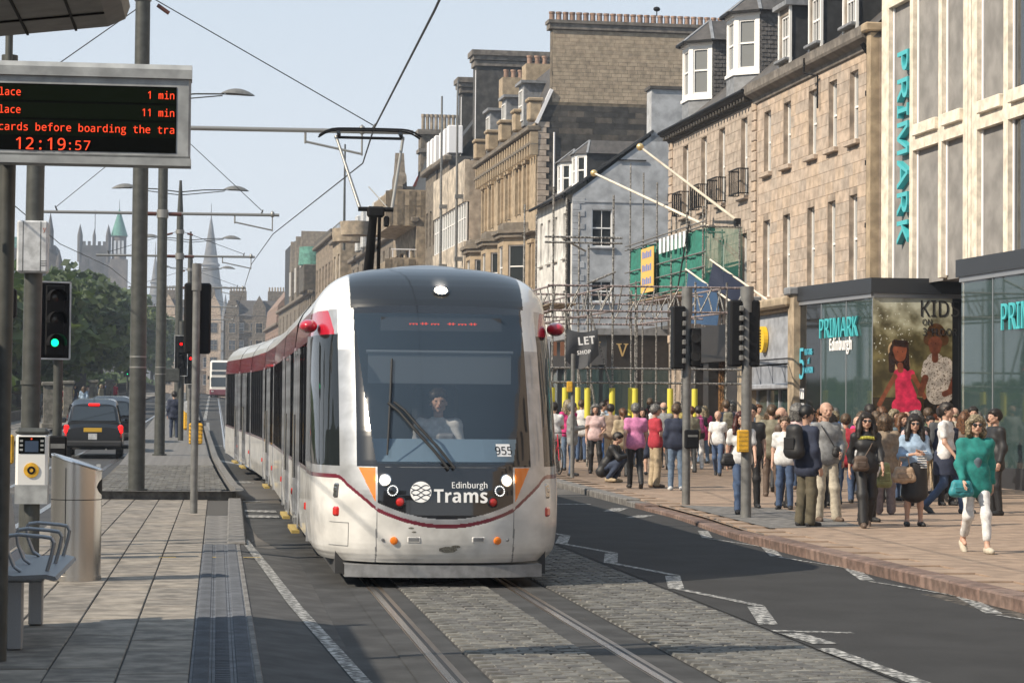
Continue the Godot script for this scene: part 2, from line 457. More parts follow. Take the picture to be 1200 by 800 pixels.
# ------------------------------------------------------------------
var cam: Camera3D
func _ready() -> void:
	rng.seed = 41
	var env := Environment.new()
	env.background_mode = Environment.BG_SKY
	env.tonemap_mode = Environment.TONE_MAPPER_LINEAR
	env.tonemap_exposure = 1.62
	env.sdfgi_enabled = true; env.ssao_enabled = true; env.ssil_enabled = true
	var sk := ProceduralSkyMaterial.new()
	sk.sky_top_color = Color(0.60, 0.675, 0.75)
	sk.sky_horizon_color = Color(0.835, 0.845, 0.85)
	sk.sky_curve = 0.13
	sk.ground_horizon_color = Color(0.80, 0.82, 0.85)
	sk.ground_bottom_color = Color(0.35, 0.33, 0.30)
	sk.sun_angle_max = 2.0
	env.sky = Sky.new()
	env.sky.sky_material = sk
	env.background_energy_multiplier = 0.92
	env.fog_enabled = true
	env.fog_light_color = Color(0.80, 0.85, 0.92)
	env.fog_density = 0.0004
	var we := WorldEnvironment.new()
	we.name = "world_environment"
	we.environment = env
	add_child(we)
	var sun := DirectionalLight3D.new()
	sun.name = "sun"
	sun.light_energy = 1.35
	sun.light_color = Color(1.0, 0.945, 0.86)
	sun.light_angular_distance = 0.5
	sun.shadow_enabled = true
	add_child(sun)
	sun.look_at_from_position(Vector3.ZERO, SUN_TO, Vector3.UP)
	cam = Camera3D.new()
	cam.name = "camera"
	cam.fov = 16.857
	cam.near = 0.1
	cam.far = 5000.0
	add_child(cam)
	cam.position = Vector3(0, 1.8, 0)
	cam.basis = Basis(Vector3.UP, deg_to_rad(-7.28)) * Basis(Vector3.RIGHT, deg_to_rad(1.78)) * Basis(Vector3.BACK, deg_to_rad(0.5))
	cam.current = true
	make_materials()
	make_ground()
	make_tram()
	shelter()
	platform_things()
	overhead_line()
	signals()
	taxi(-3.75, 72.5, "black london style taxi cab with lit brake lamps and yellow rear number plate", true)
	taxi(-3.72, 82.5, "second black taxi cab half hidden in front of the braking one", false)
	double_decker()
	left_side()
	clothing_store()
	sandstone_terrace()
	street_shops()
	white_house()
	brick_gable_house()
	far_street()
	scaffolding()
	flags()
	skyline()
	make_people()

# ------------------------------------------------------------------ ground, road, tracks, pavements
func strip(mb: MB, xa: Callable, xb: Callable, d0: float, d1: float, up: float, step := 4.0) -> void:
	var d := d0
	while d < d1 - 0.001:
		var e := minf(d + step * (1.0 if d < 120.0 else 5.0), d1)
		mb.quad(Vector3(xa.call(d), H(d) + up, -d), Vector3(xb.call(d), H(d) + up, -d), Vector3(xb.call(e), H(e) + up, -e), Vector3(xa.call(e), H(e) + up, -e))
		d = e

func kerb_x(d: float) -> float:   # right-hand kerb line
	return 7.42 + 0.42 * smoothstep(31.0, 40.0, d) - 0.038 * maxf(0.0, d - 62.0) * smoothstep(62.0, 120.0, d)

func edge_x(d: float) -> float:   # left edge of the tram lane beyond the platform
	if d < 66.0: return 0.40 - 0.021 * (d - 43.0)
	return -0.09 - 0.012 * (d - 66.0)

func make_ground() -> void:
	var mb := MB.new()
	var K := func(c: float) -> Callable: return func(_d: float) -> float: return c
	strip(mb, K.call(-900.0), K.call(900.0), -40.0, 3400.0, -0.02, 20.0)
	struct("ground", mb, M.ground)
	mb = MB.new()
	strip(mb, K.call(4.62), func(d): return kerb_x(d) + 0.05, 5.0, 420.0, 0.0)
	struct("road", mb, M.asphalt)
	mb = MB.new()
	strip(mb, func(d): return edge_x(d) - 0.02 if d > 29.6 else 0.9, func(d): return 4.62, 5.0, 420.0, -0.006)
	struct("tram_lane", mb, M.track_asphalt)
	mb = MB.new()
	strip(mb, K.call(-7.4), func(d): return (edge_x(d) - 2.3 if d > 43.0 else -2.4) + 0.02, 5.0, 420.0, 0.0)
	struct("left_road", mb, M.asphalt_left)
	# dark bands beside the rails, then the grooved rails
	for r in [-0.7175, 0.7175]:
		mb = MB.new()
		strip(mb, func(d): return track_x(d) + r - (0.26 if r < 0 else 0.27), func(d): return track_x(d) + r + (0.22 if r < 0 else 0.32), 8.0, 300.0, 0.001, 2.0)
		struct("rail_bed", mb, M.track_asphalt)
		mb = MB.new()
		strip(mb, func(d): return track_x(d) + r - 0.075, func(d): return track_x(d) + r + 0.075, 8.0, 300.0, 0.004, 2.0)
		var o := struct("rail", mb, M.rail)
		mb = MB.new()
		strip(mb, func(d): return track_x(d) + r - 0.062, func(d): return track_x(d) + r - 0.005, 8.0, 300.0, 0.009, 2.0)
		part("running_surface", mb, M.rail_top, o)
		mb = MB.new()
		strip(mb, func(d): return track_x(d) + r - 0.001, func(d): return track_x(d) + r + 0.03, 8.0, 300.0, 0.0065, 2.0)
		part("groove", mb, M.rubber, o)
	# the far track on the other side of the island
	for x in [-3.0, -4.45]:
		mb = MB.new()
		strip(mb, func(d): return x + 0.6 * smoothstep(60.0, 110.0, d) - 0.06, func(d): return x + 0.6 * smoothstep(60.0, 110.0, d) + 0.06, 20.0, 260.0, 0.006)
		struct("rail", mb, M.rail_top)
	setts()
	markings()
	platform()
	right_pavement()
	left_side_ground()

func sett_mesh(w: float, l: float, k: int) -> ArrayMesh:
	var b := MB.new()
	var r := RandomNumberGenerator.new()
	r.seed = k
	var tl := r.randf_range(-0.004, 0.004)
	var x := w * 0.5 - 0.005
	var z := l * 0.5 - 0.005
	var P := [Vector3(-x, 0, z), Vector3(x, 0, z), Vector3(x, 0, -z), Vector3(-x, 0, -z)]
	var Q := []
	for p in P: Q.append(Vector3(p.x * 0.9, 0.018 + tl * signf(p.x) + r.randf_range(-0.003, 0.003), p.z * 0.84))
	b.quad(Q[0], Q[1], Q[2], Q[3])
	for i in 4: b.quad(P[i], P[(i + 1) % 4], Q[(i + 1) % 4], Q[i])
	return b.mesh()

# rows of setts across x0..x1 (callables of distance); the nearest «keep» are parts, the rest one part
func sett_rows(called: String, xa: Callable, xb: Callable, d0: float, d1: float, up: float, keep: int, rowl := 0.115, len := 0.21) -> void:
	var mb := MB.new()
	strip(mb, xa, xb, d0, d1, up)
	var bed := struct(called, mb, M.joint)
	var meshes := []
	for k in 6: meshes.append(sett_mesh(len, rowl, 50 + k))
	var rest := []
	for i in M.sett.size(): rest.append(MB.new())
	var d := d0 + rowl * 0.5
	var row := 0
	while d < d1:
		var a: float = xa.call(d)
		var b: float = xb.call(d)
		var x := a + len * (0.5 if row % 2 else 0.0)
		while x < b - 0.03:
			var w := minf(len, b - x)
			var tone: int = [0, 0, 1, 1, 2, 3][rng.randi() % 6]
			var pos := G(x + w * 0.5, -d, up)
			if keep > 0 and w > len * 0.9:
				keep -= 1
				var o := part("sett", meshes[rng.randi() % 6], M.sett[tone], bed)
				o.position = pos
				o.rotation.y = rng.randf_range(-0.03, 0.03)
			else:
				var m: MB = rest[tone]
				var hx := w * 0.5 - 0.006
				var hz := rowl * 0.5 - 0.006
				var y := 0.016 + rng.randf_range(-0.004, 0.004)
				var P := [pos + Vector3(-hx, 0, hz), pos + Vector3(hx, 0, hz), pos + Vector3(hx, 0, -hz), pos + Vector3(-hx, 0, -hz)]
				var Q := []
				for p in P: Q.append(pos + (p - pos) * 0.91 + Vector3(0, y + rng.randf_range(-0.003, 0.003), 0))
				m.quad(Q[0], Q[1], Q[2], Q[3])
				m.quad(P[0], P[1], Q[1], Q[0])
				m.quad(P[3], P[0], Q[0], Q[3])
				m.quad(P[1], P[2], Q[2], Q[1])
			x += len
		d += rowl
		row += 1
	for i in rest.size():
		if rest[i].v.size(): stuff(part("setts", rest[i], M.sett[i], bed))

func setts() -> void:
	sett_rows("sett_paving", func(d): return track_x(d) - 0.48, func(d): return track_x(d) + 0.44, 14.6, 44.0, 0.0, 170)
	sett_rows("sett_paving", func(d): return track_x(d) + 1.06, func(d): return 4.55, 14.6, 60.0, 0.0, 130)

func line_mark(mb: MB, a: Vector2, b: Vector2, w0: float, w1 := -1.0) -> void:
	if w1 < 0.0: w1 = w0
	var n := maxi(1, int(absf(a.y - b.y) / 3.0))
	for i in n:
		var p := a.lerp(b, float(i) / n)
		var q := a.lerp(b, float(i + 1) / n)
		mb.quad(Vector3(p.x - w0 / 2, H(-p.y) + 0.005, p.y), Vector3(p.x + w0 / 2, H(-p.y) + 0.005, p.y), Vector3(q.x + w1 / 2, H(-q.y) + 0.005, q.y), Vector3(q.x - w1 / 2, H(-q.y) + 0.005, q.y))

func markings() -> void:
	var mb := MB.new()
	var d := 23.4
	for i in 5:   # zigzags along the edge of the tram lane
		line_mark(mb, Vector2(4.72, -d), Vector2(5.1, -d + 2.1), 0.1)
		line_mark(mb, Vector2(5.04, -d + 2.2), Vector2(4.72, -d + 4.0), 0.17)
		d += 4.0
	line_mark(mb, Vector2(4.72, -18.62), Vector2(4.78, -17.75), 0.2)
	line_mark(mb, Vector2(4.68, -17.4), Vector2(4.82, -11.0), 0.15)
	mb.quad(Vector3(4.62, 0.005, -18.8), Vector3(5.26, 0.005, -18.6), Vector3(5.26, 0.005, -18.72), Vector3(4.62, 0.005, -18.93))
	struct("road_marking", mb, M.paint)
	mb = MB.new()
	d = 20.4
	for i in 4:   # and along the kerb
		line_mark(mb, Vector2(7.08, -d), Vector2(7.42, -d - 1.9), 0.16)
		line_mark(mb, Vector2(7.06, -d + 0.15), Vector2(7.40, -d + 2.2), 0.06)
		d += 4.15
	struct("road_marking", mb, M.paint)
	mb = MB.new()
	for k in 5:   # crossing studs
		for x in [5.2, 6.0, 6.8, 7.5]:
			mb.bb(x - 0.06, 0.0, -36.0 - k * 0.0 - 0.06, x + 0.06, 0.012, -36.0 + 0.06)
			mb.bb(x - 0.06, 0.0, -39.4 - 0.06, x + 0.06, 0.012, -39.4 + 0.06)
		break
	line_mark(mb, Vector2(7.1, -41.2), Vector2(7.5, -42.5), 0.3)
	line_mark(mb, Vector2(7.1, -38.9), Vector2(7.5, -39.8), 0.3)
	for x in [4.8, 5.6, 6.4]: mb.quad(G(x, -44.0, 0.005), G(x + 0.8, -44.0, 0.005), G(x + 0.8, -44.25, 0.005), G(x, -44.25, 0.005))
	line_mark(mb, Vector2(5.3, -47.0), Vector2(6.6, -50.0), 0.12)
	line_mark(mb, Vector2(5.3, -47.2), Vector2(5.9, -46.0), 0.3)
	struct("road_marking", mb, M.paint)
	mb = MB.new()   # swept-path line along the platform edge
	var p := [Vector2(0.37, -30.9), Vector2(0.55, -26.0), Vector2(0.72, -21.0), Vector2(0.98, -15.4), Vector2(1.3, -9.0)]
	for i in 4:
		var a: Vector2 = p[i]; var b: Vector2 = p[i + 1]
		mb.quad(Vector3(a.x - 0.06, apron_y(a.x - 0.06) + 0.006, a.y), Vector3(b.x - 0.06, apron_y(b.x - 0.06) + 0.006, b.y), Vector3(b.x + 0.06, apron_y(b.x + 0.06) + 0.006, b.y), Vector3(a.x + 0.06, apron_y(a.x + 0.06) + 0.006, a.y))
	struct("road_marking", mb, M.paint)
	mb = MB.new()
	line_mark(mb, Vector2(-0.25, -73.0), Vector2(-0.5, -126.0), 0.16)
	line_mark(mb, Vector2(-0.7, -132.0), Vector2(-1.0, -290.0), 0.2)
	mb.quad(G(0.05, -44.6, 0.005), G(0.85, -44.6, 0.005), G(0.85, -44.9, 0.005), G(0.05, -44.9, 0.005))
	mb.quad(G(0.5, -40.6, 0.005), G(1.05, -40.3, 0.005), G(1.05, -41.1, 0.005), G(0.5, -41.3, 0.005))
	mb.quad(G(0.5, -38.6, 0.005), G(1.05, -38.4, 0.005), G(1.05, -39.3, 0.005), G(0.5, -39.4, 0.005))
	mb.quad(G(0.15, -54.0, 0.005), G(0.9, -54.0, 0.005), G(0.75, -55.0, 0.005), G(0.1, -55.0, 0.005))
	line_mark(mb, Vector2(0.8, -66.0), Vector2(-0.25, -71.0), 0.3)
	mb.quad(G(-0.4, -84.0, 0.005), G(0.2, -84.0, 0.005), G(0.2, -84.7, 0.005), G(-0.4, -84.7, 0.005))
	struct("road_marking", mb, M.paint)
	mb = MB.new()
	for k in 22: line_mark(mb, Vector2(-6.9, -40.0 - k * 9.0), Vector2(-6.9, -44.0 - k * 9.0), 0.12)
	line_mark(mb, Vector2(-2.75, -44.0), Vector2(-2.75, -56.0), 0.12)
	line_mark(mb, Vector2(-2.85, -56.0), Vector2(-3.3, -66.0), 0.12)
	struct("road_marking", mb, M.paint)

func apron_y(x: float) -> float:
	return 0.10 - 0.10 * clampf((x - 0.3) / 0.7, 0.0, 1.0)

func platform() -> void:
	# slabs in columns of 0.46 m on a bed; a blue-grey ribbed strip along the edge
	var mb := MB.new()
	mb.bb(-2.4, -0.3, -44.4, 0.27, 0.085, -6.0)
	var bed := struct("platform", mb, M.joint)
	var ms := []
	for k in 3:
		var b := MB.new()
		b.cbox(Vector3(0, -0.02, 0), Vector3(0.448, 0.04, 0.728), 0.006)
		ms.append(b.mesh())
	for c in 5:
		var x := -0.385 - 0.46 * c
		var d := 13.6 + 0.2 * (c % 2) + 0.17 * c
		while d < 44.2:
			if d + 0.37 < 44.4:
				var o := part("paving_slab", ms[rng.randi() % 3], M.slab[rng.randi() % 3], bed)
				o.position = Vector3(x, 0.098 + rng.randf_range(-0.003, 0.003), -d - 0.37)
				o.rotation.z = rng.randf_range(-0.004, 0.004)
			d += 0.74
	var rib := MB.new()
	for cc in 3:
		var x0 := -0.155 + cc * 0.142
		rib.bb(x0, 0, -0.198, x0 + 0.138, 0.012, 0.198)
		for k in 6:
			if cc != 1: rib.cbox(Vector3(x0 + 0.069, 0.014, -0.165 + k * 0.066), Vector3(0.105, 0.014, 0.03), 0.005)
	for cc in 1:
		for k in 4: rib.cbox(Vector3(0.056, 0.014, -0.15 + k * 0.1), Vector3(0.1, 0.012, 0.03), 0.005)
	var rm := rib.mesh()
	var dd := 13.0
	while dd < 29.4:
		var o := part("tactile_slab", rm, M.tactile, bed)
		o.position = Vector3(0, 0.087, -dd - 0.2)
		dd += 0.404
	for k in 9:
		var b2 := MB.new()
		b2.cbox(Vector3(0.05, 0.05, 0), Vector3(0.40, 0.10, 0.88), 0.012)
		var o := part("tactile_slab" if false else "kerb_stone", b2, M.kerb_grey, bed)
		o.position = Vector3(0.0, 0.0, -30.05 - k * 0.9 - 0.0)
	for k in 15:   # raised kerb beyond the end of the ribbed strip
		var b3 := MB.new()
		b3.cbox(Vector3(0.27, 0.0, 0), Vector3(0.25, 0.26, 0.985), 0.02)
		var o := part("kerb_stone", b3, M.kerb_grey, bed)
		o.position = Vector3(0.0 + 0.006 * k, 0.0, -30.1 - k * 0.99)
	mb = MB.new()
	for k in 14:
		var a := 29.6 - k * 1.6
		mb.quad(Vector3(0.27, 0.1, -a + 1.6), Vector3(1.0, 0.0, -a + 1.6), Vector3(1.0, 0.0, -a), Vector3(0.27, 0.1, -a))
	struct("apron", mb, M.apron)
	mb = MB.new()
	mb.cbox(Vector3(0.285, 0.06, -18.0), Vector3(0.05, 0.09, 23.2), 0.008)
	struct("edge_strip", mb, M.kerb_grey)
	mb = MB.new()
	for s in [-0.55, 0.0, 0.42]: mb.bb(s - 0.1, 0.1, -27.02, s + 0.1, 0.103 if s < 0.3 else 0.101, -26.94)
	struct("survey_mark", mb, M.yellow_paint)
	# the setted island beyond, with its kerb
	mb = MB.new()
	mb.t = Transform3D(Basis(), Vector3(0, 0, 0))
	var kb := MB.new()
	var pts := []
	for i in 9: pts.append(Vector2(-2.42 + 2.5 * i / 8.0, -44.45))
	pts.append_array([Vector2(0.30, -44.6), Vector2(0.38, -45.2), Vector2(0.36, -46.5)])
	for i in 16: pts.append(Vector2(edge_x(48.0 + i * 4.0) - 0.02, -48.0 - i * 4.0))
	for i in pts.size() - 1:
		var a: Vector2 = pts[i]; var b: Vector2 = pts[i + 1]
		var u := (b - a).normalized()
		var w := Vector2(u.y, -u.x) * -0.16
		var A := G(a.x, a.y, 0.21); var B := G(b.x, b.y, 0.21)
		kb.quad(A - Vector3(0, 0.4, 0), B - Vector3(0, 0.4, 0), B, A)
		kb.quad(A, B, B + Vector3(w.x, 0, w.y), A + Vector3(w.x, 0, w.y))
	struct("island_kerb", kb, M.kerb_grey)
	sett_rows("island", func(d): return -2.42 - 0.012 * maxf(0.0, d - 66.0) - 0.006 * (d - 44.0), func(d): return (edge_x(d) - 0.14) if d > 46.0 else 0.08 + 0.1 * (d - 44.6), 44.55, 60.0, 0.19, 0, 0.16, 0.22)
	mb = MB.new()
	strip(mb, func(d): return -2.5 - 0.014 * (d - 60.0), func(d): return edge_x(d) - 0.12, 60.0, 400.0, 0.195)
	struct("island_paving", mb, M.kerb_grey)
	mb = MB.new()   # drain grating in the island
	for k in 12: mb.bb(-1.75 + k * 0.1, 0.2, -47.6, -1.70 + k * 0.1, 0.232, -46.6)
	solo("drain_grating", mb, M.black, "dark iron drain grating set in the cobbled island behind the tall pole", "grating")

func right_pavement() -> void:
	var mb := MB.new()
	strip(mb, func(d): return kerb_x(d) + 0.2, func(d): return 30.0, 5.0, 420.0, 0.105)
	var bed := struct("pavement", mb, M.pink_slab[2])
	var b := MB.new()
	b.cbox(Vector3(0, -0.02, 0), Vector3(0.897, 0.04, 0.597), 0.003)
	var sm := b.mesh()
	var keep := 300
	var rest := [MB.new(), MB.new(), MB.new()]
	var d := 18.0
	var row := 0
	while d < 62.0:
		var x0 := kerb_x(d + 0.3) + 0.24
		var x := x0 + (0.45 if row % 2 else 0.0)
		while x < 19.0:
			var px := 254.0 + 2700.0 * x / d
			if px < 1250.0:
				var tone := rng.randi() % 3
				if keep > 0:
					keep -= 1
					var o := part("paving_slab", sm, M.pink_slab[tone], bed)
					o.position = G(x + 0.45, -d - 0.3, 0.124 + rng.randf_range(-0.0008, 0.0008))
				else:
					rest[tone].t = Transform3D(Basis(), G(x + 0.45, -d - 0.3, 0.124))
					var hx := 0.4485; var hz := 0.2985
					rest[tone].quad(Vector3(-hx, 0, hz), Vector3(hx, 0, hz), Vector3(hx, 0, -hz), Vector3(-hx, 0, -hz))
			x += 0.9
		d += 0.6
		row += 1
	for i in 3: stuff(part("paving_slabs", rest[i], M.pink_slab[i], bed))
	# kerb stones: dropped at the crossing
	d = 16.0
	while d < 110.0:
		var L := 0.95 if d < 70.0 else 3.8
		var h := 0.135
		if d > 33.0 and d < 41.0: h = 0.07
		elif d > 31.0 and d < 43.0: h = 0.10
		var ks := MB.new()
		ks.cbox(Vector3(0, h * 0.5 - 0.1, 0), Vector3(0.30, h + 0.2, L - 0.012), 0.018)
		var o := part("kerb_stone", ks, M.kerb_red[rng.randi() % 3] if d < 42.0 else M.kerb_grey, bed)
		o.position = G(kerb_x(d + L / 2) + 0.1, -d - L / 2)
		o.rotation.y = -atan((kerb_x(d + L) - kerb_x(d)) / L)
		d += L
	mb = MB.new()
	for i in 24:
		var a := 16.0 + i; var e := a + 1.0
		mb.quad(Vector3(kerb_x(a) - 0.32, 0.004, -a), Vector3(kerb_x(a), 0.004, -a), Vector3(kerb_x(e), 0.004, -e), Vector3(kerb_x(e) - 0.32, 0.004, -e))
	struct("gutter", mb, M.gutter)
	mb = MB.new()
	for i in 50:
		var a := 16.0 + i * 2.0; var e := a + 2.0
		mb.quad(G(kerb_x(a) + 0.245, -a, -0.02), G(kerb_x(e) + 0.245, -e, -0.02), G(kerb_x(e) + 0.245, -e, 0.12), G(kerb_x(a) + 0.245, -a, 0.12))
	part("pavement_edge", mb, M.kerb_grey, bed)
	mb = MB.new()
	mb.quad(G(8.1, -33.2, 0.129), G(9.7, -33.8, 0.129), G(9.9, -40.0, 0.129), G(8.3, -41.0, 0.129))
	struct("dropped_crossing", mb, M.kerb_grey)

func left_side_ground() -> void:
	var mb := MB.new()
	strip(mb, func(_d): return -40.0, func(_d): return -7.4, 30.0, 420.0, 0.12)
	struct("left_pavement", mb, M.slab[1])
	mb = MB.new()
	strip(mb, func(_d): return -7.4, func(_d): return -7.2, 30.0, 420.0, 0.125)
	struct("left_kerb", mb, M.kerb_grey)

# ------------------------------------------------------------------ the tram
const NOSE := 23.35
func lut(tab: Array, h: float) -> float:
	for i in tab.size() - 1:
		if h <= tab[i + 1].x:
			var f: float = clampf((h - tab[i].x) / (tab[i + 1].x - tab[i].x), 0.0, 1.0)
			return lerpf(tab[i].y, tab[i + 1].y, f)
	return tab[-1].y

var S0: Curve2D
var HW := [Vector2(0.26, 1.22), Vector2(0.34, 1.30), Vector2(0.6, 1.327), Vector2(1.3, 1.327), Vector2(2.55, 1.327), Vector2(2.66, 1.32), Vector2(2.94, 1.292), Vector2(3.06, 1.237), Vector2(3.20, 1.128), Vector2(3.31, 0.958), Vector2(3.38, 0.71), Vector2(3.43, 0.36), Vector2(3.45, 0.02)]
var SB := [Vector2(0.22, 0.16), Vector2(0.3, 0.09), Vector2(0.45, 0.035), Vector2(0.7, 0.0), Vector2(0.95, 0.01), Vector2(1.25, 0.08), Vector2(1.6, 0.22), Vector2(2.0, 0.42), Vector2(2.4, 0.65), Vector2(2.8, 0.92), Vector2(3.0, 1.08), Vector2(3.15, 1.25), Vector2(3.28, 1.48), Vector2(3.37, 1.78), Vector2(3.42, 2.1), Vector2(3.45, 2.6)]

func smooth_lut(tab: Array, h: float) -> float:
	return (lut(tab, h - 0.05) + 2.0 * lut(tab, h) + lut(tab, h + 0.05)) * 0.25

func nose(u: float, h: float) -> Vector3:   # x, height, distance behind the nose
	var over := maxf(0.0, absf(u) - 0.95)
	var th := minf(absf(u) / 0.95, 1.0) * PI * 0.5
	var hw := smooth_lut(HW, h)
	var D := lerpf(1.75, 0.7, smoothstep(2.7, 3.45, h))
	var p := 0.72
	return Vector3(signf(u) * hw * pow(sin(th), p), h, lerpf(smooth_lut(SB, h) + D * (1.0 - pow(maxf(cos(th), 0.0), p)), 2.72, over * 20.0))

func tram_paint(x: float, h: float, s: float) -> String:
	var a := absf(x)
	var top := 2.90 + 0.03 * (1.0 - a * a)
	if h > top and a < 0.93 - 0.1 * maxf(0.0, h - 3.2): return "roof_black"
	if h > 1.235 and h < top:
		if a < 0.90:
			var gl := 0.72 + 0.125 * (h - 1.25) - 0.03 * pow((h - 2.0), 2.0)
			if h > 2.84 or a > gl or h < 1.27: return "black"
			return "glass"
		if a < 1.065: return "white" if h > 2.45 else "silver"
		if s > 0.2 and h < 2.62 and h > 1.24: return "side_glass"
		if h < 2.98 - 0.9 * pow(maxf(0.0, (1.22 - a) * 5.0), 2.0) and h >= 2.62 and a > 1.10 and s > 1.2: return "red"
		return "white" if h > 2.95 else "silver"
	if h >= top: return "white"
	var mo := 0.635 + 0.165 * pow(a / 0.7, 2.0)
	if a > 0.7: mo = lerpf(0.80, 1.12, clampf((a - 0.7) / 0.38, 0.0, 1.0))
	if a > 1.0: mo = lerpf(mo, 1.13, clampf((a - 1.0) / 0.15, 0.0, 1.0))
	if a < 0.70 and h > mo + 0.075: return "black"
	if a >= 0.70 and a < 0.715 and h > mo: return "silver"
	if a >= 0.715 and a < 0.715 + 0.17 * (h - 0.87) / 0.36 and h < 1.225: return "amber"
	if h > mo + 0.022: return "silver"
	if h > mo - 0.018: return "maroon"
	if absf(a - 0.705) < 0.007: return "seam"
	return "white"

func tram_frame(s0: float, s1: float) -> Transform3D:
	var a := Vector3(track_x(NOSE + s0), H(NOSE + s0), -NOSE - s0)
	var b := Vector3(track_x(NOSE + s1), H(NOSE + s1), -NOSE - s1)
	var f := (b - a).normalized()
	var r := f.cross(Vector3.UP).normalized()
	return Transform3D(Basis(r, r.cross(f), -f), a)

func nose_at(x: float, h: float) -> Array:   # position and outward normal on the front, in tram axes
	var lo := 0.0; var hi := 1.0
	for i in 30:
		var m := (lo + hi) * 0.5
		if nose(m, h).x < absf(x): lo = m
		else: hi = m
	var u := lo * (1.0 if x >= 0.0 else -1.0)
	var p := nose(u, h)
	var du := nose(u + 0.01, h) - nose(u - 0.01, h)
	var dh := nose(u, h + 0.02) - nose(u, h - 0.02)
	var P := Vector3(p.x, p.y, -p.z)
	var n := Vector3(du.x, du.y, -du.z).cross(Vector3(dh.x, dh.y, -dh.z)).normalized()
	return [P, n if n.z > 0.0 else -n]

func on_nose(x: float, h: float, lift := 0.0) -> Transform3D:
	var q := nose_at(x, h)
	var n: Vector3 = q[1]
	var r := Vector3.UP.cross(n).normalized()
	return Transform3D(Basis(r, n.cross(r), n), q[0] + n * lift)

